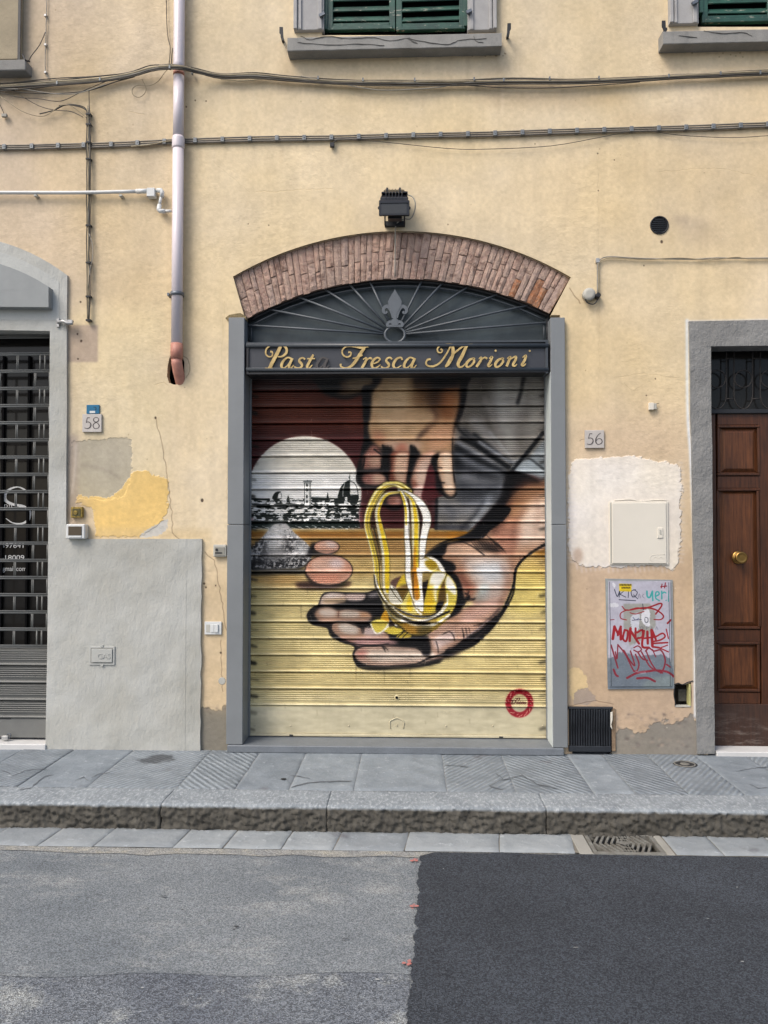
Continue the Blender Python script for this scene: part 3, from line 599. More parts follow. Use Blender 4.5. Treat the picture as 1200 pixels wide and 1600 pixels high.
    poly(B(280, 950, 350, 900, 420, 920, 490, 950, 420, 1000, 340, 990), (206, 188, 80), .4); line(B(280, 950, 360, 880, 420, 900), 2.2, W, .3); poly(B(340, 850, 380, 860, 400, 900, 340, 910), (60, 50, 46), .8)
    poly(B(420, 1030, 480, 970, 580, 1000, 560, 1030), (170, 150, 60), .6); line(B(430, 1030, 500, 960), 1.5, blk); line(B(480, 1035, 540, 975), 1.2, blk)
    line(B(170, 340, 185, 470, 240, 560), 1.6, blk, .3)
    # red round stencil
    red = (146, 22, 40)
    X0, Y0, Rr = 811, 1098, 17.5
    line([(X0+Rr*math.cos(t), Y0+Rr*1.05*math.sin(t)) for t in np.linspace(0, 6.4, 30)], 8.2, red, .3)
    for k in range(26):
        t = k*.2417*2.3; d = 17+(k % 3)*1.4
        line([(X0+d*math.cos(t), Y0+d*math.sin(t)), (X0+(d+2)*math.cos(t+.12), Y0+(d+2)*math.sin(t+.12))], .8, (222, 200, 170), .2, .8)
    T = reg(780, 1070, .05)
    dr = (90, 16, 30)
    line(T(500, 410, 620, 400, 610, 450, 590, 480), 1.3, dr); line(T(560, 400, 530, 470), 1.3, dr)
    line(T(370, 480, 480, 470, 500, 530, 440, 590, 370, 590), 1.4, dr, 0, 1, True); line(T(410, 480, 385, 590), 1.5, dr)
    for u in (540, 620, 700): line(T(u, 550, u+50, 530, u+20, 520, u-10, 560, u+20, 590, u+60, 570), 1.1, dr)
    line(T(780, 530, 755, 575, 795, 590, 825, 550, 780, 530), 1.2, dr)
    # weathering and drips
    # overspray haze, scratches, drips
    for k in range(60):
        x, y = 395+(k*131.7 % 452), 590+(k*77.3 % 540); ell(x, y, 6+(k*5 % 9), 2+(k % 3), (60, 50, 44) if k % 2 else (214, 206, 188), 5, .10)
    for k in range(46):
        x, y = 398+(k*89.1 % 446), 600+(k*53.9 % 520); line([(x, y), (x+(k % 7)-3, y+2+(k*3 % 9))], .5, (226, 220, 206) if k % 3 else (40, 36, 34), .2, .5)
    for x, y, l in ((470, 946, 20), (556, 1040, 22), (640, 1042, 16), (700, 1018, 14), (740, 1002, 18), (600, 1042, 26), (812, 868, 20), (480, 915, 14)): line([(x, y), (x+.4, y+l)], [1.2, .6], (40, 34, 34), .5, .45)
    for a_, w_ in ((H(178, 800, 160, 900, 110, 950, 108, 1040, 180, 1092), 2), (H(345, 690, 360, 760, 345, 860, 330, 930), 2.2), (H(610, 700, 620, 760, 600, 880, 580, 1040), 2.6), (H(330, 830, 340, 900, 300, 925), 1.4), (H(860, 780, 830, 860, 850, 960, 890, 1090), 1.8), (H(200, 1068, 280, 1078, 340, 1060), 1.6), (H(400, 1030, 380, 980, 330, 950), 1.6),
        (H(1000, 620, 1000, 760, 1005, 900, 1020, 1040), 1.4)): line(a_, w_, (20, 16, 16), .5, .9)
    for k in range(5): line(H(360+k*16, 690+(k % 2)*20, 372+k*12, 760), [.3, 1.6], (20, 16, 16), .3, .9)
    for k in range(4): line(H(615+k*14, 690+(k % 2)*16, 625+k*10, 760), [.3, 1.6], (20, 16, 16), .3, .9)
    c.grain(.10, 60, 21, 5); c.grain(.09, 6, 22, 4, 3.); c.img += .035*(fbm(c.h, c.w, 90*c.k, 4, 61, .1)-.5)[..., None].astype(np.float32)
    for k in range(40):
        x = 392+(k*97 % 460); y = 930+(k*61 % 200); line([(x, y), (x+.5, y+4+(k % 5))], .5, (70, 60, 50), .3, .5)
    for k in range(22):
        y = 598+k*26.0
        line([(390, y-6), (397+(k*5 % 7), y-4)], 3+(k % 3)*1.5, (30, 30, 28), 1.2, .25+.5*((k*7 % 5)/4)); line([(852, y-7), (846-(k*3 % 6), y-5)], 4, (36, 36, 34), 1.4, .2+.5*((k*3 % 4)/3))
    g = c.img.mean(2, keepdims=True); d = g+(c.img-g)*.93; d = d*np.array([1.0, .995, .99], np.float32); d = np.clip(d, 0, 1); c.img = d*.62+.38*(d*d*(3-2*d))

# ---------------------------------------------------------------- wall paint (colour and relief of the plaster)
def paint_wall(c):
    poly, line, ell = c.poly, c.line, c.ell
    def rect(x0, y0, x1, y1, col, blur=0, a=1, **k): poly([(x0, y0), (x1, y0), (x1, y1), (x0, y1)], col, blur, a, False, **k)
    rect(-800, -900, 262, 2000, (205, 182, 146), 24, .75)
    rect(-800, -900, 140, 700, (196, 172, 140), 25, .55)
    rect(105, 480, 262, 760, (222, 200, 152), 14, .6)
    rect(60, 100, 275, 330, (206, 182, 142), 18, .5)
    rect(286, 40, 300, 560, (196, 170, 128), 4, .45)  # shade of the downpipe painted as a darker strip on its right
    rect(884, 640, 1090, 1250, (204, 174, 134), 30, .8); rect(884, 860, 1090, 1250, (196, 166, 130), 14, .9)
    rect(1090, -100, 2200, 500, (222, 198, 160), 60, .5)
    for i, (x, y, rx, ry) in enumerate([(420, 260, 160, 60), (980, 300, 190, 90), (640, 20, 260, 60), (180, 420, 60, 120), (760, 180, 260, 26), (930, 560, 90, 100), (330, 760, 40, 160), (1150, 250, 120, 160)]):
        ell(x, y, rx, ry, (206, 178, 130) if i % 2 else (232, 208, 164), 26, .35)
    # stains that hang below sills and cables
    for x, y, w, h in ((448, 84, 20, 60), (775, 80, 18, 70), (1040, 72, 20, 60), (870, 140, 260, 30), (560, 84, 140, 14), (30, 120, 30, 60), (1010, 175, 120, 20)): ell(x, y+h/2, w/2, h/2, (178, 150, 110), 8, .35)
    ell(1085, 352, 30, 10, (170, 150, 122), 6, .5); ell(1100, 372, 36, 12, (176, 154, 122), 8, .4); ell(1064, 343, 14, 6, (160, 140, 116), 4, .4)
    for k in range(30):
        x, y = 110+(k*83 % 240), 540+(k*47 % 260); line([(x, y), (x+.5, y+12+(k*7 % 26))], 2.4, (196, 170, 122), 2, .25)
    rs = random.Random(5)
    for (x0, x1, y0, n_, l0, l1) in ((450, 784, 88, 16, 14, 60), (1040, 1200, 74, 8, 14, 50), (300, 1190, 140, 30, 12, 60), (100, 1190, 236, 30, 10, 70), (0, 40, 120, 4, 20, 60), (108, 156, 510, 5, 20, 80), (370, 390, 500, 3, 20, 60), (905, 945, 475, 5, 15, 60), (1010, 1050, 368, 4, 15, 50)):
        for k in range(n_):
            x = rs.uniform(x0, x1); y = y0+rs.uniform(-2, 4); w_ = rs.uniform(1.2, 4.5); line([(x, y), (x+rs.uniform(-1, 1), y+rs.uniform(l0, l1))], [w_, w_*.3], rs.choice([(186, 158, 116), (172, 146, 110), (236, 216, 180)]), 1.6, rs.uniform(.12, .34))
    for (x, y, rx, ry) in ((300, 1090, 70, 60), (980, 1080, 110, 50), (330, 1000, 40, 120), (1080, 1000, 20, 150), (900, 980, 16, 160)): ell(x, y, rx, ry, (166, 142, 118), 18, .30)
    # patches
    rect(100, 508, 153, 566, (178, 156, 130), .5, 1, hgt=-.25)
    poly([(112, 690), (205, 684), (206, 740), (196, 775), (170, 782), (120, 778), (106, 850), (100, 760)], (178, 164, 134), 1.2, 1, False, noise=4, hgt=-.9)
    rect(102, 680, 122, 842, (176, 156, 132), 3, .8); line([(118, 696), (117, 730), (112, 770)], 4, (198, 180, 154), 1, .8, hgt=.4)
    line([(125, 726), (160, 732), (186, 746)], 2, (136, 122, 104), 1.5, .7)
    poly([(206, 737), (232, 736), (240, 745), (263, 748), (262, 800), (246, 822), (222, 838), (150, 838), (146, 795), (118, 784), (122, 774), (172, 778), (192, 762)], (222, 184, 112), .8, 1, False, noise=4, seed=4, hgt=.9)
    rect(150, 826, 330, 845, (205, 176, 126), 4, .5)
    poly([(262, 812), (252, 815), (218, 836), (228, 840), (256, 832)], (188, 182, 168), 1, .9, True, noise=2)
    ell(118, 800, 22, 26, (158, 138, 114), 8, .55)
    poly([(898, 720), (940, 716), (980, 712), (1030, 722), (1058, 728), (1064, 760), (1062, 860), (1056, 884), (1050, 892), (1030, 884), (960, 886), (906, 882), (890, 860), (888, 800), (890, 740)], (228, 212, 184), .8, 1, True, noise=5, seed=9, hgt=1.4)
    poly([(905, 740), (1040, 735), (1045, 770), (950, 775), (910, 850)], (236, 222, 194), 12, .6)
    for k in range(26):
        y = 722+k*6.2; line([(888-(k*37 % 5), y), (900, y+1)], 1.6, (224, 212, 196), .6, .6); line([(1060, y), (1066+(k*13 % 4), y+1)], 1.4, (226, 214, 198), .6, .6)
    for k in range(22): line([(900+k*7, 880), (902+k*7, 889+(k*5 % 6))], 1.6, (226, 214, 200), .7, .6)
    ell(903, 868, 8, 12, (186, 158, 130), 2, .8)
    # bare cement at the foot of the wall
    cem = (138, 128, 110)
    poly([(955, 1168), (968, 1138), (1000, 1146), (1030, 1128), (1060, 1130), (1085, 1120), (1100, 1250), (940, 1250)], cem, .6, 1, True, noise=7, seed=2, hgt=-.9)
    rect(940, 1152, 1100, 1300, cem, 5, .8)
    poly([(300, 1130), (318, 1104), (340, 1112), (360, 1108), (366, 1260), (300, 1260)], (126, 118, 102), .8, 1, True, noise=5, seed=3, hgt=-.9)
    poly([(888, 1050), (905, 1045), (918, 1062), (915, 1085), (895, 1096)], (220, 190, 136), 1, .8, True, noise=4, seed=12); poly([(900, 1080), (918, 1076), (930, 1096), (900, 1102)], (160, 142, 124), 1, .9, True, noise=4, seed=13, hgt=-.4)
    rect(318, 850, 358, 1108, (212, 184, 140), 8, .5)
    # white line beside the door surround, top of the dado
    line([(1073, 500), (1074, 640), (1079, 720), (1084, 860), (1085, 1000), (1086, 1120)], 4, (224, 224, 214), .4); line([(1073, 502), (1300, 498)], 3, (214, 206, 190), .4)
    # cracks, nail holes, scars
    ck = (112, 92, 70)
    def crack(pts, w=1.1, col=ck, a=.85):
        q = []
        rr = random.Random(int(pts[0][0]*7+pts[0][1]))
        for (x0, y0), (x1, y1) in zip(pts, pts[1:]):
            n = max(2, int(math.hypot(x1-x0, y1-y0)/6))
            for i in range(n): q.append((x0+(x1-x0)*i/n+rr.uniform(-1.4, 1.4), y0+(y1-y0)*i/n+rr.uniform(-1.2, 1.2)))
        q.append(pts[-1]); line(q, w*.8, col, .3, a*.72, False, hgt=-.9)
    crack([(242, 652), (250, 682), (256, 715), (262, 750), (268, 800), (270, 832), (280, 842)], 1.3); crack([(320, 862), (334, 876), (342, 912), (348, 950), (354, 985)], 1.3)
    crack([(344, 1000), (346, 1040), (348, 1080)], 1.1); crack([(286, 555), (294, 562), (296, 578), (290, 590)], 1.2); crack([(242, 600), (256, 596), (262, 602)], 1, (190, 164, 120))
    crack([(400, 298), (430, 300), (470, 296), (520, 294)], .7, (186, 158, 112), .7); crack([(1030, 268), (1120, 262), (1180, 275)], .7, (190, 164, 118), .6); crack([(934, 235), (935, 330), (936, 460), (935, 640)], .6, (188, 164, 124), .6)
    crack([(362, 640), (356, 700), (354, 780)], 1, (182, 154, 112), .7); crack([(890, 450), (900, 466), (906, 474)], 1.6, (130, 104, 76)); crack([(140, 690), (150, 660)], .6, (190, 166, 120), .5)
    crack([(960, 590), (1000, 583), (1060, 590)], .8, (186, 160, 118), .6); crack([(975, 598), (990, 612), (1006, 600)], .7, (186, 160, 118), .6); crack([(905, 690), (912, 686)], 1, (140, 116, 88)); crack([(350, 470), (345, 560), (354, 640)], .7, (180, 156, 110), .5)
    crack([(880, 1105), (930, 1095), (958, 1100)], 1.2); crack([(200, 175), (225, 178)], .8, (176, 150, 108), .8); crack([(80, 215), (85, 150)], .6, (190, 166, 130), .5)
    crack([(330, 250), (390, 300), (370, 380)], .5, (200, 176, 130), .5); crack([(560, 560), (562, 562)], 1)
    for x, y, r in ((126, 472, 1.2), (127, 533, 1.6), (122, 561, 1.2), (121, 522, 1.2), (934, 240, .9), (935, 298, .9), (322, 158, 1), (305, 157, 1), (291, 167, 1.1), (1006, 415, .9), (1034, 378, 2), (420, 352, .8), (1010, 618, 1), (1024, 592, .9), (388, 350, .7), (345, 1020, 1.4), (319, 912, 1.4), (322, 918, 1.2), (337, 915, 1), (1110, 645, 1), (243, 653, 1.6), (316, 782, 2.2), (700, 351, .8), (960, 250, .8), (836, 225, .8)): ell(x, y, r, r*1.3, (70, 56, 44), .3, .85, hgt=-.8)
    for (x0, x1, y0, y1, n_) in ((960, 1086, 1112, 1140, 40), (318, 356, 1096, 1116, 14), (958, 1086, 1150, 1172, 30)):
        for k in range(n_): ell(random.uniform(x0, x1), random.uniform(y0, y1), random.uniform(1, 4), random.uniform(.7, 2.4), random.choice([(120, 108, 96), (168, 146, 122), (96, 86, 76)]), .5, random.uniform(.3, .8), hgt=random.choice([-.7, .6]))
    for k in range(160):
        x, y = random.uniform(20, 1180), random.uniform(10, 1160); ell(x, y, random.uniform(.4, 1), random.uniform(.4, 1.2), random.choice([(150, 126, 92), (240, 222, 186), (130, 108, 84)]), .3, random.uniform(.3, .7), hgt=random.choice([-.5, .5]))
    for k in range(28):
        x, y = random.choice([(random.uniform(1050, 1180), 80+random.uniform(-6, 10)), (random.uniform(730, 790), 82+random.uniform(0, 8))]); ell(x, y, 1.2, .9, (120, 98, 70), .3, .6)
    c.grain(.06, 170, 31, 5); c.grain(.035, 34, 32, 5); c.grain(.05, 5, 34, 4)
    c.img *= np.array([1.02, 1.05, 1.12], np.float32)
    c.img *= (1+.03*(fbm(c.h, c.w, 260*c.k, 4, 36, .06)-.5)[..., None]*2).astype(np.float32)
    warm = (fbm(c.h, c.w, 120*c.k, 4, 77)-.5)*.10
    c.img[..., 2] *= (1-warm); c.img[..., 0] *= (1+warm*.3)
    pat = np.clip((fbm(c.h, c.w, 130*c.k, 3, 45)-.42)*4, .15, 1); h = fbm(c.h, c.w, 50*c.k, 3, 41, 1.4)*.55+(fbm(c.h, c.w, 9*c.k, 4, 43, 1.6, .65)*.42)*pat
    return np.clip(.5+(h-h.mean())*.30+c.hgt*.10, 0, 1)

def paint_cabinet(c):
    G = reg(940, 900, 150/1143); poly, line, ell = c.poly, c.line, c.ell
    gr = (146, 150, 150)
    poly([(930, 890), (1070, 890), (1070, 1090), (930, 1090)], gr, 0, 1, False)
    poly(G(75, 60, 820, 60, 820, 1320, 80, 1320), (180, 178, 190), .3, 1, False)
    poly(G(60, 1020, 130, 960, 260, 900, 420, 960, 520, 940, 640, 930, 760, 960, 830, 1040, 840, 1340, 60, 1340), (112, 122, 132), .5, 1, True, noise=4, seed=5)
    poly(G(80, 1120, 820, 1100, 820, 1330, 80, 1330), (108, 118, 128), 2, .9, False); poly(G(560, 1230, 830, 1180, 830, 1330, 500, 1330), (126, 138, 138), 2, .8)
    poly(G(260, 330, 570, 325, 640, 440, 640, 600, 560, 700, 440, 780, 330, 830, 260, 600), (152, 152, 144), .6, .95, False); line(G(60, 20, 60, 1330), 2, (150, 160, 160), .5)
    poly(G(350, 480, 440, 440, 450, 560, 430, 640, 370, 660, 345, 560), (196, 198, 206), .3, 1, True, noise=1.6); poly(G(480, 430, 560, 400, 575, 520, 560, 610, 500, 570, 470, 520), (214, 214, 218), .3, 1, True, noise=1.6)
    line(G(515, 490, 545, 500, 545, 545, 515, 545, 510, 505), 1.1, (80, 84, 96)); line(G(370, 490, 400, 520, 440, 500), 1, (90, 100, 130)); line(G(360, 525, 470, 515), 1, (70, 60, 90))
    bk, rd, rd2, tl = (34, 38, 56), (150, 28, 36), (132, 40, 54), (60, 160, 158)
    line(G(150, 160, 175, 230, 190, 235, 215, 165), 1.3, bk); line(G(215, 170, 205, 250), 1.1, bk); line(G(270, 170, 215, 215, 285, 250), 1.1, bk, 0, 1, False)
    line(G(290, 170, 345, 165), 1.1, bk); line(G(318, 168, 312, 255), 1.1, bk); line(G(400, 160, 350, 180, 360, 240, 400, 235, 420, 190, 380, 160), 1.1, bk); line(G(380, 225, 425, 270), 1, bk); line(G(205, 280, 400, 292), 1.2, bk)
    line(G(535, 180, 540, 240, 570, 250, 600, 180), 2.6, tl); line(G(600, 180, 605, 290), 2.4, tl); line(G(640, 240, 680, 215, 665, 185, 640, 200, 640, 260, 680, 290), 2.2, tl); line(G(710, 180, 712, 270), 2.2, tl); line(G(712, 210, 740, 190, 760, 200), 2, tl); line(G(795, 170, 790, 300), 1.4, tl); ell(940+765*.131, 900+290*.131, 1, 1, tl)
    for a in (G(700, 125, 770, 118), G(715, 95, 705, 140), G(755, 80, 745, 140)): line(a, 1.6, (140, 24, 40))
    line(G(240, 360, 300, 405, 500, 375, 640, 400, 730, 470, 700, 515, 620, 515), [1.5, 2, 2.4, 2, 1.6], rd); line(G(300, 400, 225, 440, 225, 500, 290, 520), 1.6, rd); line(G(340, 400, 420, 380, 500, 385, 590, 360, 690, 325, 710, 350, 640, 450), 2.4, rd)
    line(G(335, 435, 400, 450, 500, 420), 1.4, rd); line(G(485, 330, 492, 400), 1, bk); line(G(100, 520, 145, 515), 1.2, rd2)
    for a, w in ((G(150, 600, 130, 745), 3), (G(150, 600, 190, 680), 2.6), (G(225, 600, 190, 700), 2.6), (G(222, 620, 225, 750), 3), (G(270, 640, 250, 740, 290, 770, 310, 660, 275, 640), 2.2), (G(340, 620, 330, 770), 2.6), (G(335, 640, 400, 740, 440, 800), 2.6), (G(400, 620, 400, 740), 2.2),
                 (G(420, 670, 480, 640, 480, 720, 420, 740), 2.2), (G(500, 650, 480, 830, 560, 850), 2.4), (G(540, 660, 545, 800), 2.6), (G(590, 640, 600, 830), 3), (G(600, 650, 640, 750), 2.4), (G(500, 740, 640, 720), 2), (G(600, 840, 680, 850), 2),
                 (G(640, 720, 720, 680, 750, 720, 690, 760, 620, 775), 1.8), (G(600, 800, 780, 790), 1.8), (G(640, 840, 700, 860, 790, 900), 1.4), (G(780, 820, 700, 850), 1.2), (G(765, 630, 790, 740), 1.3), (G(780, 560, 820, 520), 2)): line(a, w*1.4, rd)
    for a, w in ((G(110, 820, 190, 1090), 1.7), (G(190, 815, 180, 980, 160, 900), 1.4), (G(190, 815, 280, 930, 370, 1110, 410, 1130), 1.6), (G(260, 880, 330, 1000, 390, 1060, 340, 890), 1.5), (G(400, 930, 440, 1040, 420, 1120, 380, 1130), 1.6),
                 (G(380, 850, 430, 830, 470, 870, 430, 900, 380, 880), 1.4), (G(430, 910, 480, 980, 540, 1000), 1.6), (G(470, 900, 560, 1060, 620, 1110), 1.6), (G(520, 890, 560, 855, 620, 890, 700, 880, 750, 980, 740, 1080, 700, 1150), 1.7), (G(530, 900, 580, 1020, 650, 1120, 720, 1150), 1.5),
                 (G(600, 870, 640, 960), 1.2), (G(300, 1210, 420, 1150, 560, 1130, 640, 1120, 780, 1140, 890, 1220), 2.4), (G(420, 1215, 540, 1210, 630, 1250), 2.4), (G(140, 1110, 165, 1170, 190, 1190), 2.2), (G(770, 1050, 810, 1080), 1.8)): line(a, w*1.4, rd2)
    dot = (90, 90, 100)
    for a in (G(380, 215, 360, 250, 400, 250), G(430, 260, 445, 210, 460, 260), G(500, 215, 480, 235, 505, 262), G(450, 610, 475, 600, 490, 620, 465, 635, 450, 610), G(530, 635, 530, 600, 555, 605, 535, 620), G(580, 635, 590, 600, 605, 635), G(640, 635, 650, 600, 665, 635)): line(a, .7, dot, .2, .8)
    poly(G(100, 325, 190, 325, 190, 365, 100, 365), (214, 214, 218), .3, .9, True, noise=1.5); poly(G(125, 85, 150, 80, 165, 130, 140, 135), (222, 222, 226), .3, .9, True, noise=1)
    poly(G(205, 90, 355, 95, 350, 185, 210, 180), (226, 196, 30), .2, 1, False)
    for j, (n, v, h) in enumerate(((8, 105, 18), (6, 138, 16))):
        for i in range(n):
            u = 212+(0 if j == 0 else 24)+i*18; line(G(u, v-h/2, u, v+h/2), .75, (40, 34, 16), .1); line(G(u, v+(-1)**i*h/2, u+11, v+(-1)**i*h/2), .65, (40, 34, 16), .1); line(G(u+10, v-h/2, u+10, v+h/2*(i % 2)), .7, (40, 34, 16), .1)
    for i in range(7): line(G(225+i*16, 166, 233+i*16, 170), .8, (120, 100, 30), .2, .7)
    for k in range(260):
        x, y = 948+(k*61.7 % 102), 1030+((k*17.3) % 42); ell(x, y, .5, .4, random.choice([(160, 168, 172), (84, 92, 100)]), .2, .7)
    for a in (G(400, 1130, 440, 1140, 520, 1140), G(460, 1160, 520, 1150)): line(a, 1, (190, 180, 186), .3, .6)
    c.grain(.06, 12, 52); c.grain(.05, 3, 53)

# ---------------------------------------------------------------- materials used
M = {}
M['dado'] = mat('dado_plaster', (186, 187, 182), .85, var=.12, vs=1.8, col2=(168, 167, 158), bump=.5, bs=70, bd=.005, coarse=.030)
M['surround'] = mat('shop_surround_plaster', (188, 190, 186), .8, var=.10, vs=4, bump=.5, bs=70, bd=.004, coarse=.018)
M['door_sur'] = mat('door_surround_cement', (138, 138, 136), .85, var=.16, vs=4, bump=.9, bs=50, bd=.007, coarse=.05)
M['groove2'] = mat('stone_crack', (104, 102, 98), .95, bump=0)
M['pietra'] = mat('grey_sandstone', (148, 147, 143), .8, var=.28, vs=6, bump=.7, bs=55, bd=.003, coarse=.003, speck=.12)
M['stone_lt'] = mat('window_stone', (172, 171, 170), .8, var=.2, vs=8, bump=.5, bs=60, bd=.002, speck=.08)
M['frame'] = mat('painted_steel', (128, 132, 134), .45, var=.12, vs=3, bump=.12, bs=40, bd=.001, spec=.5)
M['sillm'] = mat('metal_threshold', (116, 122, 128), .5, var=.22, vs=9, bump=.25, bs=50, bd=.0015, spec=.45, speck=.08, sps=90)
M['anth'] = mat('anthracite_steel', (66, 72, 78), .42, var=.25, vs=4, bump=.12, bs=60, bd=.001, spec=.5)
M['anth_sheet'] = mat('dusty_steel_sheet', (74, 84, 88), .55, var=.4, vs=3, bump=.15, bs=50, bd=.001, col2=(52, 60, 64))
M['iron'] = mat('grille_iron', (94, 100, 106), .45, var=.2, bump=.1, spec=.5)
M['gold'] = mat('worn_gold', (216, 188, 124), .45, .1, var=.3, vs=22, col2=(164, 138, 84), bump=.15, spec=.5)
M['dkletter'] = mat('bare_letter', (84, 81, 80), .6, var=.2, bump=0)
M['black'] = mat('black_void', (14, 14, 16), .9, var=.3, bump=0, spec=.1)
M['dark'] = mat('dark_metal', (38, 40, 44), .55, var=.3, bump=.15, spec=.4)
M['mortar'] = mat('mortar', (146, 122, 108), .95, var=.3, vs=14, bump=.8, bs=70, bd=.006)
M['marble'] = mat('white_marble', (206, 206, 204), .5, var=.12, vs=6, bump=.1)
M['tile'] = mat('engraved_marble', (196, 190, 184), .6, var=.12, vs=14, bump=.15)
M['ink'] = mat('grey_lettering', (84, 78, 78), .7, var=.1, bump=0)
M['pvc'] = mat('lilac_pvc', (222, 213, 217), .38, var=.10, vs=4, bump=.05, spec=.5, stretch=(1, 1, .25))
M['copper'] = mat('salmon_pipe', (196, 142, 126), .5, var=.25, vs=8, bump=.1, col2=(158, 104, 88))
M['clampm'] = mat('clamp_steel', (112, 118, 126), .45, .5, var=.2, bump=.1)
M['cable_d'] = mat('dark_cable', (84, 80, 74), .65, var=.3, vs=12, bump=.1)
M['cable_k'] = mat('khaki_cable', (166, 154, 128), .65, var=.35, vs=10, bump=.1)
M['cable_g'] = mat('grey_cable', (162, 158, 148), .6, var=.25, vs=10, bump=.1)
M['conduit'] = mat('grey_conduit', (134, 128, 118), .6, var=.3, vs=8, bump=.1)
M['clip'] = mat('zinc_clip', (138, 142, 144), .5, .4, var=.35, vs=40, bump=.2)
M['hatch'] = mat('smooth_grey_render', (184, 185, 180), .85, var=.1, bump=.3, bs=60, bd=.003)
M['groove'] = mat('dark_groove', (132, 132, 126), .9, bump=0); M['jamb_b'] = mat('beige_stone_jamb', (168, 156, 132), .85, var=.25, vs=7, bump=.6, bs=50, bd=.004, speck=.1)
M['white'] = mat('white_plastic', (214, 216, 214), .45, var=.06, bump=.05, spec=.5)
M['cream'] = mat('cream_plastic', (224, 218, 204), .55, var=.05, bump=.12, bs=90)
M['greybox'] = mat('grey_plastic', (186, 184, 174), .55, var=.12, bump=.1)
M['glassy'] = mat('brown_window', (84, 74, 62), .2, var=.2, bump=0, spec=.6)
M['yellowed'] = mat('yellowed_plastic', (168, 142, 62), .55, var=.4, vs=60, bump=.2, col2=(96, 82, 44))
m, nt, b = newmat('flaking_green_paint'); pos = nd(nt, 'NewGeometry').outputs['Position']; st_ = nd(nt, 'VectorMath', {0: pos, 1: (.35, 1, 1.3)}, operation='MULTIPLY').outputs[0]
f_ = noise_n(nt, st_, 34, 7, .72); c_ = mix(nt, ramp(nt, noise_n(nt, pos, 9, 4), .35, .65), lin((34, 82, 68)), lin((22, 58, 50))); c_ = mix(nt, ramp(nt, f_, .60, .64), c_, lin((150, 150, 136))); c_ = mix(nt, ramp(nt, noise_n(nt, st_, 60, 5, .7), .66, .7), c_, lin((30, 30, 26)))
nt.links.new(c_, b.inputs['Base Color']); b.inputs['Roughness'].default_value = .5; bumps(nt, b, [(f_, .004, .7)]); M['green'] = m
M['blue'] = mat('blue_enamel', (36, 112, 150), .45, var=.25, vs=40, bump=.05)
M['brass'] = mat('brass', (176, 138, 80), .34, 1, var=.2, bump=.05)
M['slatm'] = mat('grey_galvanised', (116, 117, 114), .6, .0, var=.2, vs=5, bump=.1, spec=.5)
M['lampblack'] = mat('black_lamp_enamel', (12, 14, 22), .32, var=.25, bump=.08, spec=.5)
M['txt'] = mat('white_vinyl', (216, 216, 214), .5, var=.05, bump=0)
M['galv'] = mat('galvanised', (190, 190, 188), .4, .4, var=.3, vs=40, bump=.15)
# wood
def woodmat(name, base, dark, wear=0):
    m, nt, b = newmat(name)
    pos = nd(nt, 'NewGeometry').outputs['Position']
    st = nd(nt, 'VectorMath', {0: pos, 1: (26, 26, 1.6)}, operation='MULTIPLY').outputs[0]
    g = noise_n(nt, st, 3, 6, .7); c = mix(nt, ramp(nt, g, .3, .7), lin(dark), lin(base))
    c = mix(nt, ramp(nt, noise_n(nt, pos, 5, 3), .4, .7), c, mix(nt, .5, c, lin(dark)))
    if wear:
        w = ramp(nt, noise_n(nt, nd(nt, 'VectorMath', {0: pos, 1: (1, 1, 5)}, operation='MULTIPLY').outputs[0], 6, 7, .75), .50, .66)
        w = nd(nt, 'Math', {0: w, 1: nd(nt, 'MapRange', {'Value': nd(nt, 'SeparateXYZ', {0: pos}).outputs[2], 'From Min': .30, 'From Max': .06}).outputs[0]}, operation='MULTIPLY').outputs[0]; c = mix(nt, w, c, lin((112, 100, 92)))
    nt.links.new(c, b.inputs['Base Color']); b.inputs['Roughness'].default_value = .42 if not wear else .7; b.inputs['Specular IOR Level'].default_value = .4
    bumps(nt, b, [(g, .0012, .5)]); return m
M['wood'] = woodmat('varnished_walnut', (96, 56, 33), (46, 27, 16)); M['wood2'] = woodmat('varnished_panel', (114, 68, 38), (60, 35, 20)); M['woodw'] = woodmat('weathered_wood', (74, 48, 34), (46, 32, 26), 1)
def brickmat(name, stops, dust=(196, 172, 154)):
    m, nt, b = newmat(name)
    pos = nd(nt, 'NewGeometry').outputs['Position']; oi = nd(nt, 'ObjectInfo').outputs['Random']
    cr = nt.nodes.new('ShaderNodeValToRGB'); nt.links.new(oi, cr.inputs[0]); e = cr.color_ramp.elements
    for i, s_ in enumerate(stops):
        if i < 2: e[i].position = i/(len(stops)-1); e[i].color = lin(s_)
        else: q = e.new(i/(len(stops)-1)); q.color = lin(s_)
    for i, s_ in enumerate(stops): e[i].color = lin(s_)
    n1 = noise_n(nt, pos, 38, 6, .7); n2 = noise_n(nt, pos, 14, 4, .6)
    c = mix(nt, ramp(nt, n1, .42, .72), cr.outputs[0], lin(dust)); c = mix(nt, ramp(nt, n2, .55, .75), c, lin((104, 80, 70)))
    nt.links.new(c, b.inputs['Base Color']); b.inputs['Roughness'].default_value = .95; b.inputs['Specular IOR Level'].default_value = .15
    bumps(nt, b, [(n1, .014, 1), (noise_n(nt, pos, 110, 4, .7), .006, .8)]); return m
M['brick'] = brickmat('old_brick', [(168, 138, 126), (182, 152, 138), (172, 150, 140), (186, 154, 138), (160, 140, 130)])
M['brick_o'] = brickmat('orange_brick', [(172, 118, 84), (150, 96, 66), (178, 130, 100)], (176, 146, 124))
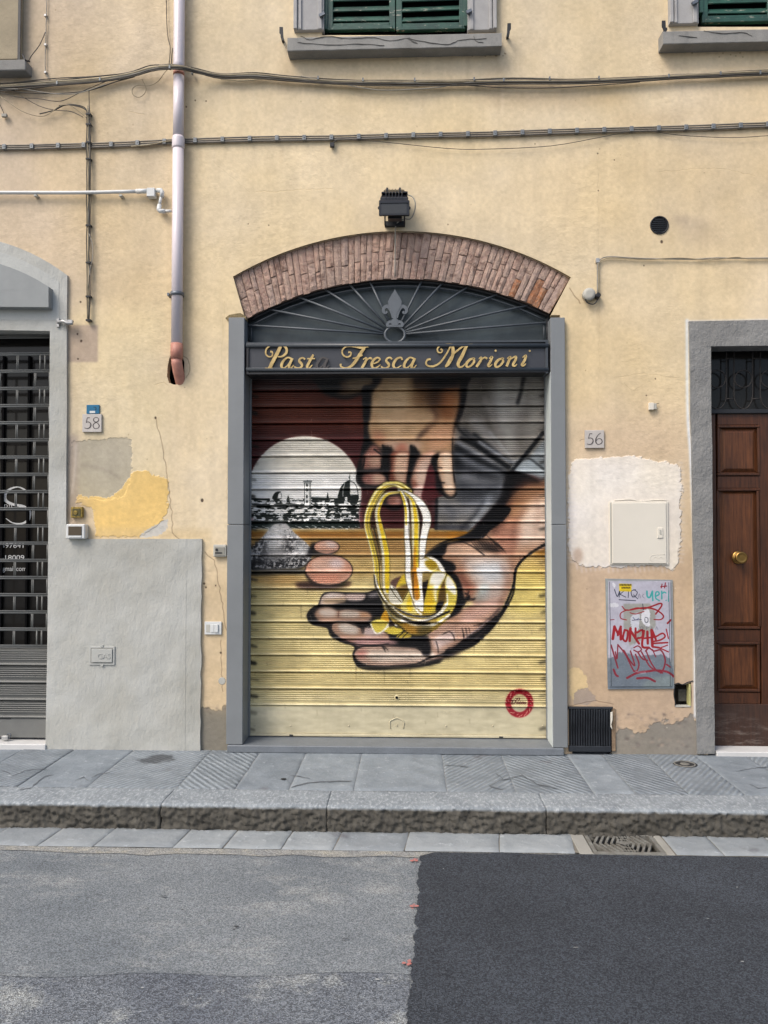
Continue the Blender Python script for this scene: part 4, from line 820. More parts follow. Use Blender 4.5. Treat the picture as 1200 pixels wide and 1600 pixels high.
# asphalt and stone
def groundmat(name, col, c2, stain=None, sps=260, sp=.5, bd=.003, big=1.4, rough=.9, aniso=None):
    m, nt, b = newmat(name)
    pos = nd(nt, 'NewGeometry').outputs['Position']
    st = nd(nt, 'VectorMath', {0: pos, 1: aniso or (1, 1, 1)}, operation='MULTIPLY').outputs[0]
    c = mix(nt, ramp(nt, noise_n(nt, st, big, 6, .65), .36, .66), lin(col), lin(c2))
    if stain: c = mix(nt, ramp(nt, noise_n(nt, st, big*2.7, 6, .7), .53, .70), c, lin(stain))
    s1 = noise_n(nt, pos, sps, 2, .6)
    v = nd(nt, 'TexVoronoi', {'Vector': pos, 'Scale': sps*.7}); gg = nd(nt, 'SeparateXYZ', {0: v.outputs['Color']}).outputs[0]
    g2 = nd(nt, 'Math', {0: gg, 1: s1}, operation='MULTIPLY').outputs[0]
    c = mix(nt, 1, c, mix(nt, ramp(nt, g2, .08, .5), (1-sp, 1-sp, 1-sp, 1), (1+sp, 1+sp, 1+sp*.96, 1)), 'MULTIPLY')
    nt.links.new(c, b.inputs['Base Color']); b.inputs['Roughness'].default_value = rough; b.inputs['Specular IOR Level'].default_value = .25
    bumps(nt, b, [(v.outputs['Distance'], bd, .7), (s1, bd*.6, .6)]); return m
M['asph_old'] = groundmat('old_asphalt', (112, 118, 123), (134, 139, 142), (152, 155, 154), 360, .45, .003, 1.1, aniso=(1, 1.6, 1))
M['asph_edge'] = groundmat('sandy_asphalt_edge', (156, 155, 148), (136, 138, 138), (170, 166, 152), 300, .4, .003, 6)
M['asph_rough'] = groundmat('coarse_old_asphalt', (100, 105, 113), (122, 127, 132), (168, 171, 168), 280, .52, .005, 1.6)
M['asph_new'] = groundmat('fresh_asphalt', (60, 64, 70), (70, 75, 82), None, 280, .52, .006, 1.6)
def slabmat(name, ang, sc_=0, col=(140, 148, 154), c2=(118, 126, 132)):
    m, nt, b = newmat(name)
    pos = nd(nt, 'NewGeometry').outputs['Position']; oi = nd(nt, 'ObjectInfo').outputs['Random']
    c = mix(nt, ramp(nt, noise_n(nt, pos, 5, 6, .7), .35, .68), lin(col), lin(c2))
    c = mix(nt, ramp(nt, noise_n(nt, pos, 16, 6, .75), .58, .7), c, lin((172, 178, 182)))
    c = mix(nt, ramp(nt, noise_n(nt, pos, 3.1, 4, .6), .62, .72), c, lin((112, 114, 118)))
    c = mix(nt, 1, c, mix(nt, oi, (.88, .89, .9, 1), (1.08, 1.08, 1.07, 1)), 'MULTIPLY')
    s0 = atz(246, 1186, 0); ds = nd(nt, 'VectorMath', {0: nd(nt, 'VectorMath', {0: nd(nt, 'VectorMath', {0: pos, 1: s0}, operation='SUBTRACT').outputs[0], 1: (1.0, 1.1, 1)}, operation='MULTIPLY').outputs[0]}, operation='LENGTH').outputs[1]
    dsn = nd(nt, 'Math', {0: ds, 1: nd(nt, 'Math', {0: noise_n(nt, pos, 9, 4, .6), 1: .34}, operation='MULTIPLY').outputs[0]}, operation='ADD').outputs[0]
    c = mix(nt, ramp(nt, dsn, .30, .25), c, lin((84, 88, 92)))
    L = [(noise_n(nt, pos, 8, 5, .6), .02, .7), (noise_n(nt, pos, 90, 5, .7), .003, .6)]
    if sc_:
        mp = nd(nt, 'Mapping', {0: pos}); mp.inputs['Rotation'].default_value = (0, 0, R(ang))
        w = nd(nt, 'TexWave', {'Vector': mp.outputs[0], 'Scale': sc_, 'Distortion': 1.2, 'Detail': 2, 'Detail Scale': 2.0}).outputs['Fac']
        wear = ramp(nt, noise_n(nt, pos, 6, 3), .30, .55)
        w2 = nd(nt, 'Math', {0: w, 1: wear}, operation='MULTIPLY').outputs[0]
        L.insert(0, (w2, .007, .8)); c = mix(nt, 1, c, mix(nt, w2, (.78, .78, .78, 1), (1.12, 1.12, 1.12, 1)), 'MULTIPLY')
    nt.links.new(c, b.inputs['Base Color']); b.inputs['Roughness'].default_value = .68; b.inputs['Specular IOR Level'].default_value = .35
    bumps(nt, b, L); return m
M['slab'] = slabmat('worn_paving_stone', 0); M['slab_a'] = slabmat('chiselled_paving_stone', 35, 9); M['slab_b'] = slabmat('cross_chiselled_paving_stone', -38, 8)
M['gutter'] = slabmat('gutter_stone', 0, 0, (150, 155, 157), (132, 138, 141))
def kerbmat():
    m, nt, b = newmat('pecked_kerb_stone')
    pos = nd(nt, 'NewGeometry').outputs['Position']; z = nd(nt, 'SeparateXYZ', {0: pos}).outputs[2]
    top = mix(nt, ramp(nt, noise_n(nt, pos, 5, 6, .7), .35, .68), lin((142, 149, 153)), lin((116, 123, 128)))
    pk = noise_n(nt, nd(nt, 'VectorMath', {0: pos, 1: (1, .45, 1)}, operation='MULTIPLY').outputs[0], 60, 3, .7)
    top = mix(nt, ramp(nt, pk, .48, .74), top, lin((178, 183, 186)))
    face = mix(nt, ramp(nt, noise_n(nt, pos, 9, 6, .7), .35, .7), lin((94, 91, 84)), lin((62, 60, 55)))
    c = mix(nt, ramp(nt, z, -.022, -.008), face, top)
    nt.links.new(c, b.inputs['Base Color']); b.inputs['Roughness'].default_value = .85; b.inputs['Specular IOR Level'].default_value = .25
    bumps(nt, b, [(pk, .006, .8), (noise_n(nt, pos, 130, 4, .7), .002, .6)]); return m
M['kerb'] = kerbmat()

# ---------------------------------------------------------------- the wall
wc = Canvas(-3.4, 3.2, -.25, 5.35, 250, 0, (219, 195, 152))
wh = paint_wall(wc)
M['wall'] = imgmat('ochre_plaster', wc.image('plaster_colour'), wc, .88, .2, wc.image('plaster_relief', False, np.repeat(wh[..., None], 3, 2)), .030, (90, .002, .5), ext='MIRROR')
def arc(pts3, n=24):
    """points of the circle through three photo pixels, from the first to the last"""
    (x1, y1), (x2, y2), (x3, y3) = pts3
    a = 2*(x2-x1); b = 2*(y2-y1); c_ = x2*x2-x1*x1+y2*y2-y1*y1; d = 2*(x3-x1); e = 2*(y3-y1); f = x3*x3-x1*x1+y3*y3-y1*y1
    cx = (c_*e-b*f)/(a*e-b*d); cy = (a*f-c_*d)/(a*e-b*d); r = math.hypot(x1-cx, y1-cy)
    t0, t1 = math.atan2(y1-cy, x1-cx), math.atan2(y3-cy, x3-cx)
    return [(cx+r*math.cos(t0+(t1-t0)*i/n), cy+r*math.sin(t0+(t1-t0)*i/n)) for i in range(n+1)]
AO = arc([(364, 432), (638, 361), (892, 433)], 32); AI = arc([(384, 498), (622, 435), (859, 489)], 32)
def rpts(x0, y0, x1, y1): return [(x0, y0), (x1, y0), (x1, y1), (x0, y1)]
def W2(L): return [at(px, py, 0)[::2] for px, py in L]
bldg = thing('building', 'ochre plastered street front with a brick arch over the middle shop and paint patches', 'building', (0, 0, 0))
outer = [(-4.6, -.3), (4.6, -.3), (4.6, 7.3), (-4.6, 7.3)]
main_hole = [(368, 1190), (368, 499), (383, 499)] + AO + [(861, 492), (875, 492), (875, 1190)]
ragged = lambda L, a=1.2: [(x+random.uniform(-a, a), y+random.uniform(-a, a)) for x, y in L]
pipe_hole = [(262, 572), (264, 562), (266, 556), (284, 554), (288, 566), (288, 592), (284, 600), (272, 601), (264, 598), (261, 588)]
small_hole = [(1054, 1070), (1062, 1068), (1070, 1070), (1080, 1066), (1081, 1085), (1080, 1104), (1068, 1106), (1056, 1104), (1053, 1090)]
holes = [main_hole, rpts(1106, 534, 1350, 1190), rpts(-240, 508, 84, 1190), rpts(503, -330, 733, 55), rpts(1090, -330, 1325, 42), rpts(-260, -330, -20, 96), pipe_hole, small_hole, rpts(894, 1108, 956, 1186)]
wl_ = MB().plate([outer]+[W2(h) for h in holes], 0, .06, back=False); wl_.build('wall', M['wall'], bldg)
# brick arch
mb = MB().pplate([AO+AI[::-1]], .034, .13); mb.build('mortar', M['mortar'], bldg)
nb = 49
def lerp(a, b, t): return (a[0]+(b[0]-a[0])*t, a[1]+(b[1]-a[1])*t)
def onarc(A, t):
    i = min(int(t*32), 31); return lerp(A[i], A[i+1], t*32-i)
cuts = np.cumsum([random.uniform(.75, 1.25) for _ in range(nb)]); cuts = np.concatenate([[0], cuts/cuts[-1]])
for i in range(nb):
    t0, t1 = cuts[i]+.0008, cuts[i+1]-.0008
    r = random.random(); sp = [0, 1] if r < .12 else ([0, random.uniform(.36, .44), 1] if i % 2 else [0, random.uniform(.52, .66), 1])
    for a, b in zip(sp, sp[1:]):
        a2, b2 = (a+.012 if a else random.uniform(-.02, .0)), (b-.012 if b < 1 else 1+random.uniform(-.01, .02))
        g = MB(); yf = random.uniform(.020, .027); nn = 6; ring = []
        jj = lambda: random.uniform(-.4, .4)
        for k in range(nn+1):
            u = a2+(b2-a2)*k/nn; L_, R_ = lerp(onarc(AO, t0), onarc(AI, t0), u), lerp(onarc(AO, t1), onarc(AI, t1), u)
            L_ = (L_[0]+jj(), L_[1]+jj()*.5); R_ = (R_[0]+jj(), R_[1]+jj()*.5); Mi = lerp(L_, R_, .5)
            e = .003 if k in (0, nn) else 0
            ring.append([at(*L_, .033), at(*lerp(L_, R_, .06), yf+.002+e+random.uniform(0, .005)), at(*Mi, yf+e+random.uniform(-.004, .005)), at(*lerp(L_, R_, .94), yf+.002+e+random.uniform(0, .005)), at(*R_, .033)])
        V = [[g.bm.verts.new(p) for p in q] for q in ring]
        for k in range(nn):
            for j in range(4): f = g.bm.faces.new((V[k][j], V[k+1][j], V[k+1][j+1], V[k][j+1])); f.smooth = False
        g.bm.faces.new(V[0]); g.bm.faces.new(V[-1][::-1])
        frac = (t0+t1)/2
        orange = (.86 < frac < .95 and random.random() < .25) or (.10 < frac < .16 and b == 1 and random.random() < .15) or (.945 < frac and random.random() < .15)
        g.build('brick', M['brick_o'] if orange else M['brick'], bldg)
# thin dark render edge over the arch
MB().tube(sp3([(x, y+.5) for x, y in AO], .012, 1), .0045, 6).build('arch_edge', mat('dark_edge', (98, 88, 66), .9, var=.4, vs=20, bump=.6), bldg)
MB().tube(P3([(893, 434), (880, 462), (868, 486)], .006), .004, 6).build('arch_edge', mat('pale_lime', (226, 214, 190), .9, bump=.4), bldg)
g = MB(); g.pplate([[(352, 497), (358, 492), (368, 490), (376, 489), (384, 494), (385, 500), (356, 502)]], -.006, .05); g.build('broken_plaster', mat('broken_render', (150, 134, 100), .95, var=.5, vs=30, bump=1, bd=.01), bldg)

# dado and left shop surround
def jitter_line(p0, p1, n, a): return [(p0[0]+(p1[0]-p0[0])*i/n+(random.uniform(-a, a) if 0 < i < n else 0), p0[1]+(p1[1]-p0[1])*i/n+(random.uniform(-a, a)*.3 if 0 < i < n else 0)) for i in range(n)]
arcL = arc([(-272, 430), (-85, 366), (105, 430)], 24)
sur = arcL + jitter_line((105, 431), (103, 842), 8, .5) + jitter_line((103, 842), (315, 842), 12, 1.0) + jitter_line((315, 842), (313, 1174), 22, 1.1) + [(313, 1174), (70, 1172)] + [(71, 1160), (74, 1000), (78, 517), (-250, 512), (-250, 1172), (-272, 1172)]
g = MB().pplate([sur], -.022, .12); o = g.build('shop_surround', M['dado']); tag(o, 'light grey plaster surround and waist high dado between the grille shop and the downpipe', 'wall panel')
o = MB().pbox(288.5, 905, 290, 1172, -.0235, -.02)
o.build('dado_joint', M['dado'], bpy.data.objects['shop_surround'])
g = MB().pplate([arc([(-245, 449), (-85, 400), (76, 448)], 20)+[(76, 480), (-245, 478)]], -.085, -.022); g.bevel(.003)
o = g.build('blank_signboard', mat('dusty_grey_board', (150, 154, 154), .6, var=.12, vs=5, bump=.15)); tag(o, 'blank grey arched board above the grille shop', 'signboard')
MB().pplate([arc([(-262, 440), (-85, 381), (92, 440)], 20)+[(92, 500), (-262, 498)]], -.024, -.0225).build('arch_field', M['surround'], bpy.data.objects['shop_surround'])
# gas cover in the dado
t = thing('gas_cover', 'small square plaster covered gas hatch marked GAS low in the grey dado', 'hatch', at(159, 1040, -.024))
MB().pbox(139, 1010, 179, 1039, -.030, -.020).build('frame', M['hatch'], t, .001); [MB().pbox(*q, -.0304, -.0296).build('groove', M['groove'], t) for q in ((141.6, 1012.6, 176.4, 1013.6), (141.6, 1035.4, 176.4, 1036.4), (141.6, 1013.8, 142.6, 1035.2), (175.4, 1013.8, 176.4, 1035.2))]; MB().pbox(143, 1014, 175, 1035, -.037, -.030).build('lid', M['hatch'], t, .002)  # thin dark strips draw the groove lines around the lid
text('GAS', 152, 1029, 8, -.038, M['hatch'], t, depth=.0024)
for x in (159,):
    MB().pbox(157, 1008, 161, 1011, -.034, -.022).build('screw', M['hatch'], t); MB().pbox(157, 1038, 161, 1041, -.034, -.022).build('screw', M['hatch'], t)

# ---------------------------------------------------------------- ground: road, pavement, kerb, gutter
RZ = -.139
road = MB().box(-30, 30, -30, -1.3, RZ-.3, RZ-.006); ro = road.build('road', M['asph_old']); struct(ro)
ge = MB(); q = [(-6+i*.15, -1.325-.05*mnoise.noise(Vector((i*.7, 0, 0)))-.02*mnoise.noise(Vector((i*3.1, 5, 0)))) for i in range(50)]
for (a, b), (c_, d) in zip(q, q[1:]): ge.bm.faces.new([ge.bm.verts.new(p) for p in ((a, -1.29, RZ-.003), (a, b-.05, RZ-.003), (c_, d-.05, RZ-.003), (c_, -1.29, RZ-.003))])
ge.build('road_edge_grit', M['asph_edge'], ro)
# older coarse strip nearest the camera, left of the new asphalt
e0 = [(x, 1522+3*math.sin(x*.02)+2*mnoise.noise(Vector((x*.05, 0, 3)))+(x-300)*-.004) for x in range(-500, 660, 20)]
pts = [atz(x, y, RZ-.003) for x, y in e0]
g = MB(); vs = [g.bm.verts.new(p) for p in pts]; g.bm.faces.new(vs+[g.bm.verts.new((pts[-1][0], -12, RZ-.003)), g.bm.verts.new((pts[0][0], -12, RZ-.003))]); g.build('coarse_strip', M['asph_rough'], ro)
g = MB(); prev = None
for i, (x, y) in enumerate(e0):
    w = (1.2+1.6*abs(mnoise.noise(Vector((x*.04, 7, 0))))) if x < 655 else 0
    a_, b_ = g.bm.verts.new(atz(x, y-w, RZ-.001)), g.bm.verts.new(atz(x, y+w*.6, RZ-.001))
    if prev: g.bm.faces.new((prev[0], a_, b_, prev[1]))
    prev = (a_, b_)
g.build('pale_seam', M['asph_old'], ro)
# fresh patch
ep = []
for i in range(200):
    y = 1337+i*i*.01+i*1.6; x = 657-(y-1340)*.080+6*mnoise.noise(Vector((y*.018, 1, 0)))+5*mnoise.noise(Vector((y*.07, 2, 0)))+4*mnoise.noise(Vector((y*.27, 2, 0)))
    if y > 1900: break
    ep.append(atz(x, y, RZ+.001))
g = MB(); L_ = [g.bm.verts.new(p) for p in ep]; a = ep[-1]
edge = [(6-i*.12, -1.318-.012*mnoise.noise(Vector((i*.9, 9, 0)))) for i in range(52) if 6-i*.12 > ep[0][0]+.05]
g.bm.faces.new(L_+[g.bm.verts.new((a[0], -14, RZ+.001)), g.bm.verts.new((6, -14, RZ+.001))]+[g.bm.verts.new((x, y, RZ+.001)) for x, y in edge]); g.build('fresh_patch', M['asph_new'], ro)
g = MB()
for x, y in ((649, 1343), (648, 1416), (636, 1504)):
    p = atz(x, y, RZ+.0025)
    for k in range(7):
        cx, cy = p[0]+random.uniform(-.018, .012), p[1]+random.uniform(-.02, .02); r = random.uniform(.004, .011); g.bm.faces.new([g.bm.verts.new((cx+r*math.cos(a)*random.uniform(.6, 1.2), cy+r*math.sin(a)*random.uniform(.6, 1.2), RZ+.0025+k*.0002)) for a in [j*math.pi/3 for j in range(6)]])
g.build('paint_mark', mat('red_marking_spray', (190, 124, 116), .8, bump=.2), ro)
pav = root('pavement'); ker = root('kerb'); gut = root('gutter')
YB, YK, YF, YG = -.80, -.80, -1.065, -1.305
MB().box(-6, 6, -1.0, .3, -.3, -.005).build('joint_bed', mat('joint_sand', (150, 154, 156), .95, var=.3, vs=20, bump=.5), pav)
jx = [-5.2, -4.5, -3.9, -3.35, -2.9] + [at(x, 1172, 0)[0] for x in (40, 118, 210, 330, 408, 480, 566, 690, 782, 885, 940, 1010, 1085, 1165)] + [2.75, 3.3, 3.9, 4.6, 5.3]
kinds = 'sasbsasabsssabsbasasbsabs'
def slab(x0, x1, y0, y1, m, parent, name, zt=0, amp=.0022, seed=0, nx=14, ny=10, skew=0):
    gp = .0018
    def f(u, v):
        x = x0+gp+(x1-x0-2*gp)*u; y = y0+gp+(y1-y0-2*gp)*v
        z = zt+amp*mnoise.noise(Vector((x*5+seed, y*5, seed)))
        e = min(u, 1-u)*(x1-x0), min(v, 1-v)*(y1-y0)
        if min(e) < 1e-5: z -= .004
        return (x+skew*(v-.5)+.004*mnoise.noise(Vector((seed, y*9, 0))), y+.003*mnoise.noise(Vector((x*7, seed, 0))), z)
    g = MB(); us = [0, .012]+[i/nx for i in range(1, nx)]+[.988, 1]; vs_ = [0, .012]+[i/ny for i in range(1, ny)]+[.988, 1]
    V = [[g.bm.verts.new(f(u, v)) for v in vs_] for u in us]
    for i in range(len(us)-1):
        for j in range(len(vs_)-1): q = g.bm.faces.new((V[i][j], V[i+1][j], V[i+1][j+1], V[i][j+1])); q.smooth = True
    return g.build(name, m, parent)
for i, (a, b) in enumerate(zip(jx, jx[1:])):
    k = kinds[i % len(kinds)]; m = {'s': M['slab'], 'a': M['slab_a'], 'b': M['slab_b']}[k]
    slab(a, b, YK, .02, m, pav, 'paving_slab', random.uniform(-.002, .002), seed=i*3.7)
def kerbstone(x0, x1, seed):
    prof = [(YK-.001, -.004, 0), (YK-.008, 0, .15)]+[(YK+(YF+.03-YK)*t, 0, .22) for t in (.12, .24, .36, .48, .6, .72, .84, .94)]+[(YF+.014, -.002, .4), (YF+.004, -.008, .6), (YF, -.018, .8)]+[(YF-.004*t, -.018-.125*t, 1) for t in (.08, .16, .24, .32, .4, .48, .56, .64, .72, .8, .88, .96, 1)]
    n = int((x1-x0)/.0075); g = MB(); V = []
    for i in range(n+1):
        x = x0+.0012+(x1-x0-.0024)*i/n; row = []; ed = min(i, n-i)
        for y, z, w in prof:
            d = mnoise.fractal(Vector((x*34, z*60+seed, y*20)), .7, 2.1, 5)*.015*w+mnoise.noise(Vector((x*4, seed, z*6)))*.008*w
            if w < .5: d2 = mnoise.fractal(Vector((x*26, y*20, seed)), 1, 2, 3)*.0035*(w > 0); row.append(g.bm.verts.new((x, y, z+d2-(.003 if ed == 0 else 0))))
            else: row.append(g.bm.verts.new((x+0, y+d+(.005 if ed == 0 else 0), z+d*.15)))
        V.append(row)
    for i in range(n):
        for j in range(len(prof)-1): q = g.bm.faces.new((V[i][j], V[i+1][j], V[i+1][j+1], V[i][j+1])); q.smooth = True
    g.bm.faces.new(V[0]); g.bm.faces.new(V[-1][::-1])
    g.build('kerb_stone', M['kerb'], ker)
kx = [-5.0, -3.6] + [atz(x, 1262, 0)[0] for x in (246, 510, 853)] + [2.35, 3.6, 5.0]
for i, (a, b) in enumerate(zip(kx, kx[1:])): kerbstone(a, b, i*5.3+1)
gx = [-4.9, -4.2, -3.5, -2.95] + [atz(x, 1322, RZ)[0] for x in (-30, 62, 150, 276, 354, 445, 526, 636, 782, 898)]
for i, (a, b) in enumerate(zip(gx, gx[1:])): slab(a, b, YG, YF+.035, M['gutter'], gut, 'gutter_stone', RZ+.002+random.uniform(-.0015, .0015), .002, 40+i*2.1, 10, 4, skew=.03)
gx2 = [atz(x, 1322, RZ)[0] for x in (1046, 1118, 1210)] + [2.9, 3.5, 4.2, 4.9]
for i, (a, b) in enumerate(zip(gx2, gx2[1:])): slab(a, b, YG, YF+.035, M['gutter'], gut, 'gutter_stone', RZ+.002, .002, 70+i*2.1, 10, 4)
gb = MB().box(-6, gx[-1]+.03, YG, YF+.1, RZ-.2, RZ-.003).box(gx2[0]-.03, 6, YG, YF+.1, RZ-.2, RZ-.003); gb.box(gx[-1]+.031, gx2[0]-.031, YG, YF+.1, RZ-.2, RZ-.15).build('joint_bed', mat('gutter_bed', (126, 122, 112), .95, var=.3, vs=20, bump=.5), gut)

# ---------------------------------------------------------------- middle shop: frame, shutter, fanlight, sign
MB().box(-4.6, 4.6, .9, .95, -.3, 6.4).build('dark_back_board', M['black'], bldg)  # black board standing in for the dark rooms behind the openings
SY = .19                                                            # plane of the roller shutter
t = thing('shopfront', 'grey painted steel frame posts and threshold around the mural shutter', 'door frame', at(620, 1168, 0))
def wz(py): return at(600, py, 0)[2]
for (a, b, rr) in ((355, 380.5, (384, 391)), (862, 885, (852, 861))):
    x0, x1 = at(a, 820, -.04)[0], at(b, 820, -.04)[0]
    g = MB().box(x0, x1, -.04, .24, .05, at(a, 820, -.04)[2]); g.build('post', M['frame'], t, .003)
    g = MB().box(x0+.0008, x1-.0008, -.039, .24, at(a, 820, -.04)[2]+.003, at(a, 496, -.04)[2]); g.build('post', M['frame'], t, .003)
XL, XR = at(380.5, 820, -.04)[0], at(862, 820, -.04)[0]
for a, b in ((XL+.001, XL+.009), (XR-.009, XR-.001)): MB().box(a, b, .155, .178, .056, at(600, 583, 0)[2]).build('guide_rail', M['frame'], t)
g = MB().box(at(355, 1160, -.05)[0], at(881, 1160, -.05)[0], -.055, .26, .0, .048); g.build('threshold', M['sillm'], t, .004)
MB().box(at(862, 820, -.04)[0]-.003, at(862, 820, -.04)[0]-.0005, -.036, .152, .052, at(862, 583, 0)[2]).build('lit_reveal_strip', mat('lit_reveal_tone', (206, 214, 212), .45, var=.1, bump=.1), t)  # added strip: its pale tone paints in the light on the right reveal
# shutter
sh = thing('roller_shutter', 'closed roller shutter painted with two hands, fresh pasta, eggs and a domed skyline', 'shutter', at(620, 1144, SY))
x0, x1 = XL+.004, XR-.004
mc = Canvas(x0-.02, x1+.02, .03, at(600, 560, SY)[2], 430, SY, (90, 40, 30)); mc.soft = .75; paint_mural(mc)
M['mural'] = imgmat('mural_paint', mc.image('mural'), mc, .32, .6, fine=(60, .0006, .4), k=1.0)
zt0 = at(620, 1104, SY)[2]; pitch = (at(620, 610, SY)[2]-at(620, 1104, SY)[2])/19
prof = []                                                           # (height in the slat, outward)
prof += [(0, .030), (.003, .010), (.0035, -.006), (.006, -.011), (.011, -.0125), (.0155, -.009), (.018, -.001), (.019, .005), (.024, .0045), (.036, -.0005)]
ribs = 5; z = .036; rp = (pitch-.011-z)/ribs
for k in range(ribs): prof += [(z+rp*.2, -.0035), (z+rp*.5, -.0068), (z+rp*.64, -.0048), (z+rp*.78, .0025), (z+rp, .0008)]; z += rp
prof += [(pitch-.0095, -.004), (pitch-.0065, .002), (pitch-.006, .020), (pitch-.0012, .030)]
me0 = None
for i in range(-0, 21):
    zb = zt0+i*pitch
    if me0 is None:
        g = MB(); A = [g.bm.verts.new((0, b, a)) for a, b in prof]; B = [g.bm.verts.new((x1-x0, b, a)) for a, b in prof]
        for a in range(len(prof)-1): f = g.bm.faces.new((A[a], B[a], B[a+1], A[a+1]))
        o = g.build('slat', M['mural'], sh); me0 = o.data
    else: o = link('slat', me0, sh)
    o.location = (x0, SY, zb)
zbt = .06
g = MB().box(x0, x1, SY-.002, SY+.012, zbt+.012, zt0-.001); g.build('bottom_rail', M['mural'], sh, .001)
MB().box(x0+.003, x1-.003, SY-.014, SY+.01, zbt-.006, zbt+.011).build('bottom_lip', M['mural'], sh, .002)
for px in (398, 454, 545, 697, 770, 848): p = at(px, 1134, SY); MB().lathe((p[0], SY-.002, p[2]), [(.006, 0), (.0055, -.003), (.002, -.0045)], 10).build('rivet', M['mural'], sh)
for px in (455, 783): p = at(px, 1140, SY-.016); MB().box(p[0]-.014, p[0]+.014, SY-.0155, SY-.012, zbt-.004, zbt+.006).build('drain_notch', M['dark'], sh)
p = at(620, 1090, SY-.004); MB().lathe((p[0], SY-.0035, p[2]), [(.020, 0), (.019, -.002), (.0125, -.0035)], 16).build('lock_plate', M['mural'], sh); MB().lathe((p[0], SY-.0072, p[2]), [(.010, 0), (.009, -.004)], 14).build('lock', M['black'], sh)
for px in (604, 636):
    for py in (1083, 1094): q_ = at(px, py, SY-.004); MB().lathe((q_[0], SY-.003, q_[2]), [(.005, 0), (.003, -.003)], 8).build('rivet', M['mural'], sh)
MB().tube(sp3([(610, 1138), (609, 1128), (614, 1124), (620, 1122), (626, 1124), (631, 1128), (630, 1138)], SY-.005, 3), .0035, 8).build('pull_handle', M['mural'], sh); q_ = at(620, 1133, SY-.004); MB().lathe((q_[0], SY-.003, q_[2]), [(.008, 0), (.006, -.004)], 10).build('rivet', M['mural'], sh)
text('SPAGNOLI', 688.5, 1116, 6, SY-.0022, M['mural'], sh, 'embossed_lettering', .0012, sx=.92); text('SPAGNOLI', 527, 1114, 5.4, SY-.0022, M['mural'], sh, 'embossed_lettering', .0007, sx=.9)
# fanlight
fl = thing('fanlight', 'dark arched fanlight with sunray bars and a lily emblem above the shop name', 'fanlight', at(620, 536, .08))
ai2 = arc([(388, 502), (622, 440), (856, 494)], 28)
MB().pplate([[(386, 540)]+arc([(386, 497), (622, 434), (858, 489)], 28)+[(858, 540)]], .10, .112).build('backing_sheet', M['anth_sheet'], fl)
MB().tube(sp3(ai2, .075, 1), .013, 8).build('arch_bar', M['dark'], fl)
MB().tube(sp3(arc([(392, 509), (622, 447), (852, 501)], 28), .07, 1), .006, 6).build('arch_bar', M['anth'], fl)
for a, b in (((388, 505), (388, 540)), ((855, 498), (855, 540)), ((393, 512), (393, 536)), ((850, 505), (850, 536))): MB().tube(P3([a, b], .072), .0075 if a[0] in (388, 855) else .005, 6).build('side_bar', M['dark'] if a[0] in (388, 855) else M['anth'], fl)
ctr = (617, 523)
for ex, ey in ((388, 508), (420, 483), (464, 463), (506, 451), (545, 443), (578, 439.5), (659, 439), (692, 441.5), (732, 447.5), (777, 460), (825, 477), (853, 504)):
    a = math.atan2((ey-ctr[1])*1.3, ex-ctr[0]); s_ = (ctr[0]+16*math.cos(a), ctr[1]+12*math.sin(a))
    MB().tube(P3([s_, (ex, ey)], .062), .0078, 4).build('ray_bar', M['iron'], fl)
MB().tube([at(ctr[0]+15.5*math.cos(a), ctr[1]+12.5*math.sin(a), .058) for a in [i*math.pi/14 for i in range(28)]], .0085, 8, closed=True).build('ring', M['iron'], fl)
def sym(L): return [(617+d, y) for d, y in L]+[(617-d, y) for d, y in L[::-1]]
g = MB().pplate([sym([(0.3, 452), (3.5, 458), (8, 465), (10.8, 471), (10, 478), (6, 485), (2.6, 491), (2.5, 496), (4, 503), (5.5, 507), (2, 510)])], .045, .058)
g.build('lily_petal', M['iron'], fl, .0012)
for s_ in (-1, 1):
    f = lambda L: [(617+s_*u, v) for u, v in L]
    MB().ribbon(f([(3, 497), (4, 490), (7, 482), (12, 478.5), (17, 481), (18, 486), (15, 489), (12, 486.5)]), [3, 5, 6, 5.5, 5, 4.5, 4, 3], .047, .06).build('lily_curl', M['iron'], fl)
    MB().ribbon(f([(2, 500), (5, 503), (9, 503), (12, 507), (10, 510), (5, 509)]), [5, 5, 4, 4.5, 4, 3], .047, .06).build('lily_curl', M['iron'], fl)
MB().pplate([[(604, 507), (630, 507), (630, 511), (604, 511)]], .044, .06).build('lily_band', M['iron'], fl, .001)
# sign
sg = thing('shop_sign', 'long dark shop sign board with gold script lettering under the fanlight', 'sign', at(620, 583, -.03))
MB().pbox(386, 536, 856, 582.5, -.02, .16).build('sign_panel', mat('dark_sign_panel', (58, 60, 66), .4, var=.15, vs=6, bump=.05, spec=.5), sg)
for a, b, r in (((385, 540), (857, 540), .016), ((385, 577.5), (857, 577.5), .015)):
    MB().tube([at(*a, -.028), at(*b, -.028)], r, 10).build('moulding', M['anth'], sg)
MB().pbox(385, 533, 857, 536.5, -.035, .12).build('top_ledge', M['anth'], sg, .002); MB().pbox(385, 580.5, 857, 583.5, -.035, .12).build('bottom_ledge', M['dark'], sg, .002)
MB().pbox(385, 534, 388.5, 583, -.034, .1).build('end_cap', M['dark'], sg, .001); MB().pbox(852.5, 534, 856.5, 583, -.034, .1).build('end_cap', M['anth'], sg, .001)
S1 = reg(400, 530, .2); S2 = reg(620, 530, .2)
YL0, YL1 = -.040, -.034
def letter(strokes, m=None):
    g = MB()
    for k, (p, w) in enumerate(strokes): g.ribbon(p, np.array(w)*.88, YL0-.0004*k, YL1)
    return g.build('letter', m or M['gold'], sg)
